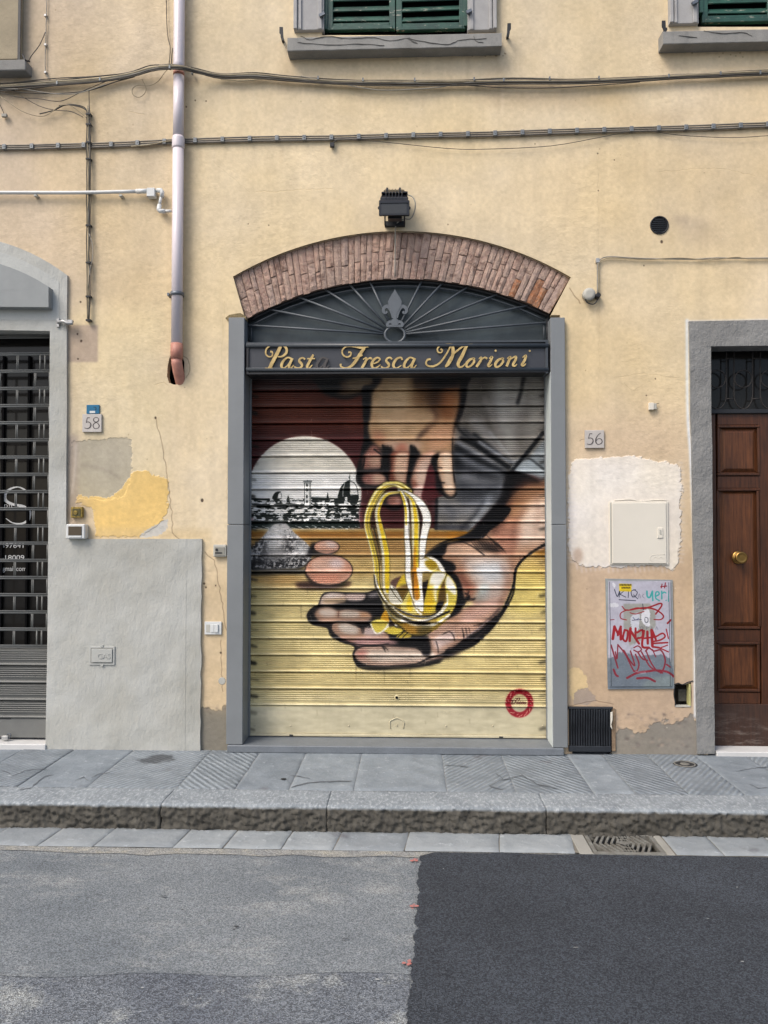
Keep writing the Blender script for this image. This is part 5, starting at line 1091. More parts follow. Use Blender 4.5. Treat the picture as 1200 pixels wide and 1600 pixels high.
def la(f, dx): return [(f(278+dx, 152, 245+dx, 143, 212+dx, 172, 198+dx, 208, 215+dx, 226, 245+dx, 205, 270+dx, 170, 280+dx, 150), [3, 2.6, 4.4, 4.8, 2.6, 2, 2.4, 3.2]), (f(284+dx, 148, 262+dx, 195, 258+dx, 222, 275+dx, 224, 296+dx, 200), [4.2, 4.6, 4, 2.4, 1.4])]
letter([(S1(192, 55, 160, 120, 128, 180, 105, 228), [5.6, 6.2, 6, 5.6]), (S1(112, 95, 128, 103, 125, 130, 98, 136, 76, 112, 82, 75, 115, 50, 165, 42, 215, 50, 240, 80, 230, 115, 200, 135, 170, 136), [3.4, 2.6, 2.4, 2.6, 2.8, 2.6, 2.4, 3, 3.6, 4.4, 4.2, 3, 2]), (S1(72, 227, 130, 227), 2.2)])
letter(la(S1, 0))
letter([(S1(382, 158, 368, 146, 345, 152, 338, 172, 356, 192, 358, 212, 335, 226, 308, 222, 300, 212), [3.4, 2.6, 3, 4.2, 4.6, 3.6, 2.8, 3, 2.4])])
letter([(S1(448, 120, 420, 170, 400, 212, 412, 228, 440, 200), [3.6, 4.6, 4.6, 3, 1.4]), (S1(400, 152, 460, 151), 2.2)])
letter(la(S1, 276), M['dkletter'])
letter([(S1(722, 100, 742, 105, 735, 130, 705, 138, 678, 118, 675, 85, 705, 58, 760, 54, 820, 66, 878, 58), [3.4, 2.6, 2.6, 2.8, 3, 2.6, 2.4, 4, 4, 2]), (S1(846, 68, 810, 120, 775, 175, 740, 212, 700, 226, 665, 214, 660, 192), [5, 5.6, 5.4, 4.4, 3, 2.8, 3.6]), (S1(755, 150, 790, 142, 832, 122), [2, 2.6, 2.6])])
letter([(S1(836, 158, 858, 146, 862, 160, 842, 200, 826, 226), [1.6, 3, 4.2, 4.6, 4.4]), (S1(848, 190, 872, 158, 892, 146, 905, 156), [1.4, 2, 3, 3.4])])
letter([(S1(918, 192, 950, 178, 968, 156, 950, 143, 920, 160, 904, 196, 915, 224, 945, 220, 972, 198), [1.8, 2.4, 3, 2.6, 4.2, 4.8, 3.6, 2.4, 1.4])])
letter([(S1(1062, 156, 1048, 143, 1025, 150, 1018, 170, 1036, 192, 1036, 212, 1014, 226, 988, 222, 978, 210), [3.4, 2.6, 3, 4.2, 4.6, 3.6, 2.8, 3, 2.4])])
letter([(S1(1142, 162, 1134, 144, 1104, 150, 1078, 182, 1074, 212, 1096, 227, 1136, 204), [3.4, 2.6, 3.6, 4.8, 4.4, 2.6, 1.4])])
letter(la(S2, -142))
letter([(S2(342, 76, 356, 88, 345, 104, 322, 98, 318, 72, 345, 48, 390, 40, 436, 42), [3.4, 2.6, 2.4, 2.6, 2.6, 2.4, 2.6, 3.4]), (S2(425, 46, 385, 120, 340, 180, 295, 208, 250, 210, 228, 188, 240, 160, 265, 156), [2.6, 3, 3.2, 3.4, 3.2, 3, 3, 3.6]),
        (S2(434, 44, 440, 90, 432, 140, 405, 195, 378, 214), [5, 5.6, 5.2, 4, 3]), (S2(380, 212, 430, 130, 490, 75, 540, 46, 592, 42), [2.4, 3, 3.2, 3, 3]), (S2(545, 52, 510, 130, 480, 185, 488, 216, 515, 212, 535, 190), [5, 6, 5.6, 4, 2.4, 1.4])])
def lo(f, dx): return [(f(598+dx, 150, 570+dx, 160, 545+dx, 190, 550+dx, 216, 578+dx, 208, 604+dx, 175, 598+dx, 148, 612+dx, 152), [3, 4.4, 4.8, 3.4, 3.2, 4.4, 2.4, 1.4])]
letter(lo(S2, 0))
letter([(S2(640, 152, 658, 142, 660, 156, 640, 190, 622, 216), [1.6, 3, 4.2, 4.6, 4.4]), (S2(644, 184, 668, 154, 690, 142, 706, 152), [1.4, 2, 3, 3.4])])
letter([(S2(722, 150, 744, 138, 732, 172, 714, 202, 724, 212, 745, 196), [1.6, 4, 4.6, 4.4, 3, 1.4])]); MB().lathe(at(620+772*.2, 530+91*.2, -.036), [(.008, 0), (.007, -.004)], 10).build('letter_dot', M['gold'], sg)
letter(lo(S2, 226))
letter([(S2(862, 150, 886, 138, 880, 158, 858, 212), [1.6, 3.6, 4.6, 4.4]), (S2(868, 180, 900, 148, 930, 136, 928, 160, 908, 198, 920, 210, 940, 194), [1.4, 2, 3.6, 4.6, 4.2, 3, 1.4])])
letter([(S2(982, 142, 1008, 128, 998, 165, 978, 198, 990, 206, 1010, 190), [1.6, 4, 4.6, 4.4, 3, 1.4])]); MB().lathe(at(620+1038*.2, 530+92*.2, -.036), [(.007, 0), (.006, -.003)], 10).build('letter_dot', M['gold'], sg)
# ---------------------------------------------------------------- grille shop on the left
gs = thing('grille_shutter', 'grey security shutter with brick pattern open grille over solid slats at the left edge', 'shutter', at(0, 1155, .08))
GY = .08; xl, xr = at(-240, 700, GY)[0]-.02, at(74, 700, 0)[0]+.03
def gx_(px): return at(px, 760, GY)[0]
row0, rp_ = 526.5, 26.85
rows = [row0+rp_*k for k in range(19)]
for k, y in enumerate(rows):
    z = at(20, y, GY)[2]
    g = MB().tube([(xl, GY, z+.006), (xr, GY, z+.006)], .0062, 6).tube([(xl, GY, z-.007), (xr, GY, z-.007)], .0062, 6); g.build('grille_bar', M['slatm'], gs)
    if k == len(rows)-1: break
    z2 = at(20, rows[k+1], GY)[2]
    offs = [25, -31, -87, -143, -199, 60.5, 68] if k % 2 == 1 else [53, -3, -59, -115, -171, -227, 75.5]
    if k < 1: continue
    for px in offs:
        w = .005; X_ = gx_(px); g = MB()
        if px in (60.5, 68, 75.5): g.tube([(X_, GY, z-.004), (X_, GY, z2+.004)], .0058, 6)
        else: g.tube([(X_-.005, GY, z-.004), (X_-.005, GY, z2+.004)], .0038, 6).tube([(X_+.005, GY, z-.004), (X_+.005, GY, z2+.004)], .0038, 6)
        g.build('grille_link', M['slatm'], gs)
zt = at(20, rows[-1]+3, GY)[2]; zb = at(20, 1122, GY)[2]; n = 4; ph = (zt-zb)/n
sc_ = ph/pitch; me1 = None
for i in range(n):
    if me1 is None:
        g = MB(); A = [g.bm.verts.new((0, b, a*sc_)) for a, b in prof]; B = [g.bm.verts.new((xr-xl, b, a*sc_)) for a, b in prof]
        for a in range(len(prof)-1): g.bm.faces.new((A[a], B[a], B[a+1], A[a+1]))
        o = g.build('slat', M['slatm'], gs); me1 = o.data
    else: o = link('slat', me1, gs)
    o.location = (xl, GY, zb+i*ph)
MB().box(xl, xr, GY-.003, GY+.02, .052, zb-.001).build('bottom_rail', M['slatm'], gs, .002)
MB().pbox(-4, 1122, 17, 1123.5, GY-.006, GY).build('rail_seam', M['dark'], gs)
t = thing('padlock', 'small steel padlock and hasp at the foot of the grille shutter', 'padlock', at(10, 1158, GY-.03))
MB().pbox(2, 1150, 12, 1157, GY-.05, GY-.028).build('lock_body', M['galv'], t, .002); MB().tube(sp3([(10, 1151), (13, 1146), (17, 1148), (15, 1153), (11, 1155)], GY-.038, 4), .003, 6).build('shackle', M['clampm'], t)
o = MB().box(at(-250, 1160, -.03)[0], at(71.5, 1160, -.03)[0], -.035, .3, -.005, .036).build('marble_threshold', M['marble'], None, .004); tag(o, 'white marble step under the grille shutter', 'step')
# glass front behind the grille
gw = thing('shop_window', 'dark shop glass with white lettering behind the open grille', 'shop window', at(0, 1155, .2))
glass, nt_, b_ = newmat('dark_glass'); b_.inputs['Base Color'].default_value = (.016, .015, .014, 1); b_.inputs['Roughness'].default_value = .12; b_.inputs['Specular IOR Level'].default_value = .2
GX0, GX1 = at(-240, 700, .2)[0]-.05, at(74, 700, .2)[0]+.08
MB().box(GX0, GX1, .2, .208, .05, at(0, 512, .2)[2]).build('pane', glass, gw)
for px in (5, 45): X_ = at(px, 700, .19)[0]; MB().box(X_-.008, X_+.008, .178, .199, .05, 2.8).build('glazing_bar', M['black'], gw)
YT = .196
def st(pts, w, y=YT): return MB().ribbon(pts, w, y, y+.002)
st([(44, 772), (38, 765), (28, 761), (16, 764), (8, 772), (9, 782), (20, 788), (38, 792), (46, 800), (44, 812), (34, 818), (20, 817), (9, 810)], [1.5, 2.6, 1.6, 3, 5.2, 5, 4, 4.4, 5.6, 4.4, 2.6, 1.6, 1.2]).build('lettering', M['txt'], gw)
text('EDILE', 1, 793, 5, YT-.003, M['txt'], gw, sx=1.15, sp=1.35); text('397641', 1.5, 856, 8, YT, M['txt'], gw, sx=1.15); text('418009', -1, 875, 8, YT, M['txt'], gw, sx=1.2); text('@gmail.com', -6, 892, 7.5, YT, M['txt'], gw, sx=.92)
# ---------------------------------------------------------------- door at the right
ds = thing('door_surround', 'grey cement door surround at the right with a white painted edge', 'door frame', at(1100, 1175, 0))
RX1 = 1385
so = [(1077, 502), (RX1, 496), (RX1, 1178)] + [(1345, 1178), (1345, 538), (1111, 541)] + jitter_line((1111, 541), (1117, 1178), 12, .5)[1:] + [(1117, 1178), (1090, 1178)] + jitter_line((1090, 1178), (1077, 502), 14, .7)[1:]
g = MB().pplate([so], -.02, .14); g.build('surround', M['door_sur'], ds)
DY = .125
dr = thing('entrance_door', 'varnished brown wooden entrance door with raised panels and round brass knob', 'door', at(1160, 1168, DY))
fx = 1111
def dbox(a, b, c_, d, yf, yb, name, m, bev=.003): return MB().pbox(a, b, c_, d, yf, yb).build(name, m, dr, bev)
dbox(fx-6, 646, 1121, 1168, DY, DY+.04, 'stile', M['wood']); dbox(1188, 646, 1226, 1168, DY, DY+.04, 'stile', M['wood'])
for a, b in ((646, 664), (744, 763), (984, 1003), (1082, 1100)): dbox(1121, a, 1188, b, DY+.0005, DY+.04, 'rail', M['wood'])
dbox(fx-6, 1100.5, 1226, 1169, DY-.006, DY+.04, 'kick_board', M['woodw'])
for a, b, c_, d in ((664, 743, 676, 732), (763, 983, 773, 972), (1003, 1081, 1013, 1070)):
    f = dbox(1121, a, 1188, b, DY+.022, DY+.038, 'panel', M['wood2'], 0)
    # raised field with sloping margins
    g = MB(); o4 = P3([(1126, a+5), (1183, a+5), (1183, b-5), (1126, b-5)], DY+.0215); i4 = P3([(1133, c_), (1176, c_), (1176, d), (1133, d)], DY+.006); V = [g.bm.verts.new(p) for p in o4+i4]
    for k in range(4): g.bm.faces.new((V[k], V[(k+1) % 4], V[4+(k+1) % 4], V[4+k]))
    g.bm.faces.new(V[4:])
    g.build('raised_field', M['wood2'], f)
    for (p, q, r, s_) in ((1121, a, 1188, a+4), (1121, b-4, 1188, b), (1121, a+4, 1125, b-4), (1184, a+4, 1188, b-4)): MB().pbox(p, q, r, s_, DY-.008, DY+.022).build('moulding', M['wood'], f, .004)
dbox(1226.5, 646, 1345, 1168, DY+.004, DY+.04, 'second_leaf', M['wood'])
for a, b in ((672, 736), (770, 976), (1010, 1074)): dbox(1248, a, 1322, b, DY-.004, DY+.01, 'panel', M['wood2'], .008)
p = at(1156, 871, DY-.01); k = MB().lathe((p[0]-.008, DY-.001, p[2]), [(.045, 0), (.044, -.006), (.036, -.010), (.02, -.012), (.016, -.03), (.030, -.036), (.041, -.046), (.042, -.056), (.034, -.062), (.03, -.060), (.012, -.063)], 28).build('knob', M['brass'], dr)
MB().box(at(1105, 540, DY)[0], at(1345, 540, DY)[0], DY-.02, DY+.05, at(1150, 646.5, DY)[2], at(1150, 640, DY)[2]).build('transom_bar', M['dark'], dr, .003)
tr = thing('transom_grille', 'dark wrought iron grille of circles and bars over the wooden door', 'grille', at(1160, 640, DY))
TY = .14; irn = mat('transom_iron', (58, 54, 52), .6, var=.3, bump=.2)
for cx in (1120.5, 1161.5, 1202.5, 1243.5):
    MB().tube([at(cx+13.5*math.cos(a), 592+13.5*math.sin(a), TY) for a in [i*math.pi/12 for i in range(24)]], .005, 6, closed=True).build('circle', irn, tr)
    MB().tube(sp3([(cx-14.5, 545), (cx-14.5, 600), (cx-14, 622), (cx-9, 634), (cx, 639), (cx+9, 634), (cx+14, 622), (cx+14.5, 600), (cx+14.5, 545)], TY, 4), .0045, 6).build('hoop', irn, tr)
for cx in (1141, 1182, 1223):
    for y in (560, 623): MB().tube(P3([(cx-6, y), (cx+6, y)], TY), .0045, 6).build('tie_bar', irn, tr)
MB().pbox(1100, 540, 1345, 641, .19, .2).build('glass', glass, tr)
o = MB().box(at(1117.5, 1170, .0)[0], at(1345, 1170, .0)[0], -.03, .3, -.005, .030).build('marble_threshold', M['marble'], None, .004); tag(o, 'white marble step under the brown wooden door', 'step')
# ---------------------------------------------------------------- windows above
def window(label, sx0, sx1, o0, o1, sillx0, sillx1, sy0, sy1, ytop, leaves, slope=0):
    t = thing('window', label, 'window', at((o0+o1)/2, sy0, 0), 'first floor shuttered windows')
    ztop = at(600, -330, 0)[2]
    for a, b, inner in ((sx0, o0, 1), (o1, sx1, -1)):
        X0, X1 = at(a, sy0, -.03)[0], at(b, sy0, -.03)[0]; zb_ = at((a+b)/2, sy0-3, 0)[2]
        MB().box(X0, X1, -.03, .03, zb_, ztop).build('jamb', M['stone_lt'], t, .003)
        xo = X0 if inner == 1 else X1; w = (X1-X0)
        for d0, d1, y in ((.0, .12, -.05), (.16, .26, -.042), (.80, .94, -.040)):
            q0, q1 = (xo+d0*w*inner, xo+d1*w*inner); MB().box(min(q0, q1), max(q0, q1), y, -.0305, zb_, ztop-.002).build('jamb_moulding', M['stone_lt'], t, .003)
    zt_, zb_ = at((sillx0+sillx1)/2, sy0, -.1)[2], at((sillx0+sillx1)/2, sy1, -.1)[2]
    X0, X1 = at(sillx0, sy1, -.1)[0], at(sillx1, sy1, -.1)[0]
    g = MB(); nx = 60
    def f(u, v):
        prof_ = [(.1, zt_+.012), (-.09, zt_), (-.1, zt_-.008), (-.1, zb_+.004), (-.096, zb_), (.02, zb_)]
        y, z = prof_[int(round(v*5))]; x = X0+(X1-X0)*u; n_ = mnoise.fractal(Vector((x*14, y*30, z*30)), 1, 2, 4)
        return (x, y+.0035*n_, z+.0028*n_-(.0)*u)
    g.grid(f, nx, 5, False)
    for k_ in (0, nx): pass
    bmesh.ops.holes_fill(g.bm, edges=[e for e in g.bm.edges if e.is_boundary], sides=0)
    g.build('sill', M['pietra'], t)
    # bracket hooks either end
    for k_, (cp, w_) in enumerate(leaves.get('cracks', [])): MB().ribbon([(x_+random.uniform(-.6, .6), y_+random.uniform(-.5, .5)) for x_, y_ in spline(cp, n=5)], [w_*.15]+[w_*random.uniform(.25, .6) for _ in range(6)]+[w_*.1], -.1040, -.098, False).build('sill_crack', M['groove2'], t)
    for px in leaves['hooks']:
        s_ = px[2]; MB().pplate([[(px[0]-1.5*s_, px[1]-1), (px[0]+4*s_, px[1]-1), (px[0]+4.5*s_, px[1]+12), (px[0]+6*s_, px[1]+20), (px[0]+3*s_, px[1]+20), (px[0], px[1]+10), (px[0]-1.5*s_, px[1]+8)][::(1 if s_ > 0 else -1)]], -.085, -.075).box(at(px[0]+3*s_, px[1]+14, -.05)[0]-.008, at(px[0]+3*s_, px[1]+14, -.05)[0]+.008, -.0745, -.001, at(px[0], px[1]+16, -.05)[2]-.006, at(px[0], px[1]+16, -.05)[2]+.01).build('shutter_hook', M['dark'], t)
    # leaves
    for li, (l0, l1) in enumerate(leaves['x']):
        tilt = leaves['tilt'][li]
        y0 = .012; zb2 = at((l0+l1)/2, leaves['bot'], y0)[2]; zt2 = ztop-.01
        A0, A1 = at(l0, 30, y0)[0], at(l1, 30, y0)[0]; sw = .042
        lf = MB().box(A0, A0+sw, y0, y0+.035, zb2, zt2).box(A1-sw, A1, y0, y0+.035, zb2, zt2).box(A0+sw, A1-sw, y0+.001, y0+.034, zb2, zb2+.05).box(A0+sw, A1-sw, y0+.001, y0+.034, zt2-.06, zt2); lf = lf.build('shutter_leaf', M['green'], t, .003)
        MB().box(A0+.02, A1-.02, y0-.008, y0-.0005, zb2-.004, zb2+.022).build('drip_bar', M['green'], lf, .003)
        for k_ in range(18):
            zc = zb2+.085+k_*.073
            if zc > zt2-.1: break
            rot = Matrix.Rotation(R(-28)+R(random.uniform(-3, 3)), 3, 'X') @ Matrix.Rotation(R(tilt+random.uniform(-.8, .8)), 3, 'Y')
            MB().box(A0+sw-.004, A1-sw+.004, y0+.012, y0+.020, zc-.024, zc+.024, rot).build('louvre', M['green'], lf)
    X0, X1 = at(o0, 30, .012)[0], at(o1, 30, .012)[0]
    MB().box(X0-.01, X1+.01, .055, .06, at(600, sy0, .05)[2]-.05, ztop).build('dark_backing', M['black'], t)  # black sheet standing in for the darkness behind the louvres
    for a, b in ((X0, X0+.028), (X1-.028, X1)): MB().box(a, b, .0, .054, at(600, leaves['bot'], .05)[2]-.02, ztop-.003).build('frame_post', M['green'], t, .002)
    for px, py in leaves['catch']: q = at(px, py, -.06); MB().box(q[0]-.02, q[0]+.02, -.065, -.045, q[2]-.012, q[2]+.008, Matrix.Rotation(R(-25), 3, 'Y')).box(q[0]-.006, q[0]+.006, -.05, -.02, q[2]-.01, q[2]+.006).build('shutter_catch', M['clampm'], t)
    return t
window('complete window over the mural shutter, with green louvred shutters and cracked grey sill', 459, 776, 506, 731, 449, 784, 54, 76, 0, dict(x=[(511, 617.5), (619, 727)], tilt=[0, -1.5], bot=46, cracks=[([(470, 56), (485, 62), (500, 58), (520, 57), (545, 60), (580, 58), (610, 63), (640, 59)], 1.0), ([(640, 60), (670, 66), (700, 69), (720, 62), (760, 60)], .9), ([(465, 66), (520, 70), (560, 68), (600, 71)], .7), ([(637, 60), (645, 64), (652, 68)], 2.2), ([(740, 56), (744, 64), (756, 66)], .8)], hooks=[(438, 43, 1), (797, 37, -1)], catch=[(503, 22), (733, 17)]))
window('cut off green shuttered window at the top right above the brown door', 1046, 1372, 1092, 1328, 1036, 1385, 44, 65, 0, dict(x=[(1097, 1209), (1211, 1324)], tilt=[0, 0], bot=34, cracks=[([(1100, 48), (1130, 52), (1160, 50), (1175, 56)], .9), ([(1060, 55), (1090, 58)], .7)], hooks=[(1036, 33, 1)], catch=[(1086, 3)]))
# window surround in the top left corner
t = thing('window', 'bare stone window jamb and sill end in the top left corner', 'window', at(0, 92, 0))
MB().pbox(-40, -330, 33, 93, -.05, .03).build('jamb', M['jamb_b'], t, .004); MB().pbox(-300, 96, 40, 113, -.09, .1).build('sill', M['pietra'], t, .006); MB().pbox(-300, -330, -40, 93, .02, .03).build('pane', glass, t)
MB().pbox(30, -330, 34, 93, -.058, -.051).build('jamb_edge', M['dark'], t)
MB().tube(sp3([(35, 85), (40, 94), (46, 96)], [-.05, -.09, -.05], 4), .006, 6).build('shutter_hook', M['dark'], t)

# ---------------------------------------------------------------- downpipe
dp = thing('downpipe', 'pale lilac plastic downpipe ending in a salmon elbow that enters the wall', 'drainpipe', at(274, 600, -.05))
PYY = -.055
def px_(y): return 281.5-(y*6.5/560)
X_ = at(px_(300), 300, PYY)[0]
zz = lambda y: at(277, y, PYY)[2]
MB().tube([(X_, PYY, 6.3), (X_, PYY, zz(100)), (X_, PYY, zz(114))], .0385, 24).build('upper_pipe', M['pvc'], dp)
MB().tube([(X_, PYY, zz(113)), (X_, PYY, zz(219))], .0372, 24).build('middle_pipe', M['pvc'], dp)
MB().tube([(X_, PYY, zz(214)), (X_, PYY, zz(217)), (X_, PYY, zz(230)), (X_, PYY, zz(233))], [.0395, .043, .043, .040], 24).build('coupling', M['pvc'], dp)
MB().tube([(X_, PYY, zz(113)), (X_, PYY, zz(119))], .0386, 24).build('rust_ring', M['copper'], dp)
MB().tube([(X_, PYY, zz(231)), (X_, PYY, zz(540))], .0385, 24).build('lower_pipe', M['pvc'], dp)
MB().tube([(X_, PYY, zz(457)), (X_, PYY, zz(463))], .047, 24).build('clamp', M['clampm'], dp)
q = at(274, 460, PYY); MB().box(q[0]-.056, q[0]-.04, PYY-.01, PYY+.05, q[2]-.012, q[2]+.01).build('clamp_bolt', M['clampm'], dp, .002)
MB().tube([(X_, PYY, zz(537)), (X_, PYY, zz(550)), (X_, PYY, zz(561))], [.0415, .0425, .0415], 24).build('collar', M['copper'], dp)
MB().tube([(X_, PYY, zz(560)), (X_, PYY+.004, zz(568)), (X_+.004, PYY+.03, zz(580)), (X_+.006, PYY+.075, zz(592)), (X_+.006, PYY+.14, zz(604))], .0375, 24).build('elbow', M['copper'], dp)
# ---------------------------------------------------------------- cables
def cable(name, pts, y, r, m, parent, n=4): return MB().tube(sp3(pts, y, n), r, 6).build(name, m, parent)
tb = thing('cable_bundle', 'sagging bundle of black and khaki cables passing over the downpipe under the windows', 'cables', at(600, 128, -.03))
base = [(-300, 138), (-100, 138), (0, 134), (80, 128), (150, 123), (200, 117), (235, 107), (262, 104), (285, 105), (310, 111), (345, 118), (400, 118), (450, 123), (520, 127), (600, 129), (700, 129), (800, 127), (900, 127), (1000, 123), (1060, 119), (1120, 117), (1200, 113), (1500, 104)]
def yy(x): return -.115 if 262 <= x <= 292 else (-.06 if 225 < x < 320 else -.028)
rr = random.Random(8)
for k, (dy, r, m, wob) in enumerate([(-2.5, .0042, 'cable_d', 1.2), (-1, .0075, 'cable_k', .8), (1.6, .0055, 'cable_d', 1), (2.8, .0085, 'cable_k', .7), (0, .0045, 'cable_g', 1.6), (4.2, .0042, 'cable_d', 1.4), (-3.4, .0035, 'cable_d', 1.8)]):
    pts = [(x, y+dy+rr.uniform(-wob, wob)+(1.2 if x < 180 else 0)*(k % 3)) for x, y in base]
    MB().tube(sp3(pts, [yy(x)-.004*(k % 3) for x, _ in pts], 4), r, 6).build('cable', M[m], tb)
MB().tube(sp3([(-60, 150), (0, 140), (40, 145), (90, 146), (140, 141), (180, 128), (210, 120)], -.03, 5), .0035, 6).build('cable', M['cable_d'], tb)
for pts, r, m in (([(470, 119), (520, 128), (570, 138), (610, 141), (680, 137), (730, 129), (790, 124)], .003, 'cable_g'), ([(725, 133), (790, 137), (870, 137), (950, 132), (1000, 128)], .003, 'cable_d'), ([(345, 124), (380, 126), (425, 122)], .0035, 'cable_k'),
                  ([(0, 138), (40, 140), (80, 146), (120, 146), (165, 132)], .003, 'cable_g'), ([(0, 144), (30, 152), (60, 154), (95, 158), (130, 142), (170, 125)], .0025, 'cable_d')): cable('cable', pts, -.034, r, M[m], tb)
for x, y in ((89, 129), (156, 123), (265, 104), (300, 112), (497, 121), (567, 124), (648, 124), (741, 123), (787, 124), (859, 122), (936, 121), (1045, 118), (1126, 114), (1188, 113)):
    q = at(x, y, -.04 if not 262 <= x <= 292 else -.125); MB().box(q[0]-.005, q[0]+.005, q[1]-.004, q[1]+.02, q[2]-.014, q[2]+.010).build('cable_tie', M['clip'], tb)
lp = thing('cable_loop', 'thin loose wire curled in a loop left of the downpipe', 'wire', at(216, 140, -.02))
MB().tube(sp3([(262, 108), (256, 115), (246, 128), (232, 134), (216, 133), (207, 139), (208, 148), (217, 152), (226, 146), (228, 137), (222, 124)], -.018, 6), .0026, 6).build('wire', M['cable_k'], lp)
cb = thing('conduit_run', 'long clipped run of three parallel grey cables below the sagging bundle', 'cables', at(600, 212, -.02))
cbase = [(-300, 232), (0, 230), (80, 228), (170, 226), (265, 221), (290, 220), (400, 216.5), (520, 215), (640, 211.5), (760, 209), (880, 205), (1000, 201.5), (1100, 198.5), (1200, 194.5), (1500, 184)]
for dy, r in ((-2.6, .0055), (.4, .0055), (3.4, .0066)): MB().tube(sp3([(x, y+dy+rr.uniform(-.3, .3)) for x, y in cbase], -.016, 5), r, 8).build('conduit', M['conduit'], cb)
cl0 = None
xs_ = [7, 50, 91, 131, 174, 215, 257]+[305+i*42.6 for i in range(22)]
for x in xs_:
    y = np.interp(x, [a for a, _ in cbase], [b for _, b in cbase]); q = at(x, y, -.02)
    if cl0 is None: cl0 = MB().box(-.013, .013, -.008, .02, -.018, .018).lathe((0, -.008, .0), [(.006, 0), (.005, -.003)], 8).build('clip', M['clip'], cb, .002).data; o = bpy.data.objects['clip']
    else: o = link('clip', cl0, cb)
    o.location = (q[0], -.022, q[2])
cable('thin_wire', [(515, 215), (600, 222), (700, 232), (760, 233), (860, 228), (940, 214), (980, 206)], -.02, .0022, M['cable_d'], cb); cable('thin_wire', [(1010, 203), (1060, 211), (1140, 215), (1200, 212), (1300, 205)], -.02, .0022, M['cable_d'], cb)
cable('tail', [(527, 218), (522, 222), (519, 226)], -.02, .004, M['cable_d'], cb); MB().pbox(515.5, 222, 522, 229, -.03, -.01).build('end_plug', M['dark'], cb, .002)
cable('thin_wire', [(205, 229), (235, 226), (255, 222), (268, 220)], -.028, .0045, M['cable_k'], cb)
vb = thing('cable_drop', 'vertical twisted bundle of thin dark cables hanging down the wall left of the downpipe', 'cables', at(138, 503, -.02))
for k, (dx, m, r) in enumerate(((-3.2, 'cable_d', .0036), (-1, 'cable_k', .0036), (1.2, 'cable_d', .004), (3.2, 'cable_d', .003), (.2, 'cable_g', .0028))):
    pts = [(138.5+dx+rr.uniform(-.8, .8), 165+i*21) for i in range(16)]; pts = pts[:-1]+[(138+dx*.4, 498+k*1.3)]
    if k == 0: pts = [(92, 165), (110, 163), (128, 166), (135, 172)]+pts[1:]
    if k == 2: pts = [(62, 178), (85, 172), (103, 164), (125, 167), (136, 174)]+pts[1:]
    if k == 3: pts = [(139, 140), (139.5, 165)]+pts[1:]
    MB().tube(sp3(pts, -.026-.003*(k % 2), 4), r, 6).build('cable', M[m], vb)
cable('cable', [(139, 365), (144, 380), (145, 400), (141, 420), (140, 430)], -.03, .0028, M['cable_g'], vb); cable('cable', [(0, 150), (25, 168), (45, 178), (70, 181), (95, 165), (112, 166), (128, 178), (135, 184)], -.03, .0026, M['cable_k'], vb); cable('cable', [(30, 148), (60, 165), (85, 172), (110, 174), (130, 183)], -.028, .0024, M['cable_d'], vb)
for y in (178, 194, 222, 248, 300, 352, 410, 463, 500): q = at(138, y, -.03); MB().box(q[0]-.017, q[0]+.017, -.036, -.002, q[2]-.006, q[2]+.005).build('cable_tie', M['dark'], vb)
uw = thing('wire', 'thin grey wire with clips running up the wall in the top left', 'wire', at(72, 115, -.01))
cable('strand', [(73, -120), (73, 0), (71.5, 60), (71, 110), (78, 124)], -.012, .003, M['cable_g'], uw); cable('strand', [(71, 50), (62, 70), (50, 86), (44, 96)], [-.012, -.03, -.035, -.04], .003, M['cable_d'], uw)
for y in (24, 70, 113): q = at(71, y, -.014); MB().box(q[0]-.008, q[0]+.008, -.02, -.001, q[2]-.007, q[2]+.007).build('clip', M['galv'], uw)
pw = thing('wire', 'thin dark wire hanging just left of the upper downpipe', 'wire', at(262, 100, -.01))
cable('strand', [(260, -120), (260, 10), (262, 55), (266, 75), (264, 103)], -.015, .003, M['cable_d'], pw); cable('strand', [(270, 75), (268, 90), (268, 104)], -.02, .003, M['cable_d'], pw)
hk = thing('wire', 'short dark wire end hanging at the far left under the cable bundle', 'wire', at(5, 178, -.01)); cable('strand', [(-8, 146), (-2, 160), (4, 172), (6, 178)], -.02, .003, M['cable_d'], hk); MB().pbox(2, 177, 10, 182, -.03, -.01).build('end_clip', M['cable_g'], hk, .002)
# white condensate pipe
wp = thing('waste_pipe', 'thin white plastic pipe with square fitting that feeds the downpipe from the left', 'pipe', at(120, 300, -.03))
cable('pipe', [(-300, 302), (0, 301), (120, 301), (215, 299)], -.035, .0125, M['white'], wp); MB().tube(P3([(213, 299), (232, 298.5)], -.035), .0165, 12).build('coupling', M['white'], wp)
MB().pbox(229, 293, 241.5, 306.5, -.06, -.01).build('square_fitting', M['white'], wp, .003); MB().tube(P3([(241, 298.5), (247, 298.5)], -.035), .011, 12).build('pipe', M['white'], wp)
MB().tube(P3([(245, 297.5), (252, 297.5), (253.5, 300), (253, 308)], -.035), .0155, 12).build('elbow', M['white'], wp); MB().tube(P3([(252, 306), (249, 322)], -.035), .0105, 12).build('pipe', M['white'], wp)
MB().tube(P3([(249.5, 320), (248, 328), (250, 330), (258, 330)], -.035), .0155, 12).build('elbow', M['white'], wp); MB().tube(P3([(257, 330), (268, 329.5)], -.035), .010, 12).build('pipe', M['white'], wp)
for x in (56, 189): q = at(x, 304, -.03); MB().box(q[0]-.011, q[0]+.011, -.04, 0, q[2]-.016, q[2]+.0).build('pipe_clip', M['greybox'], wp, .002)
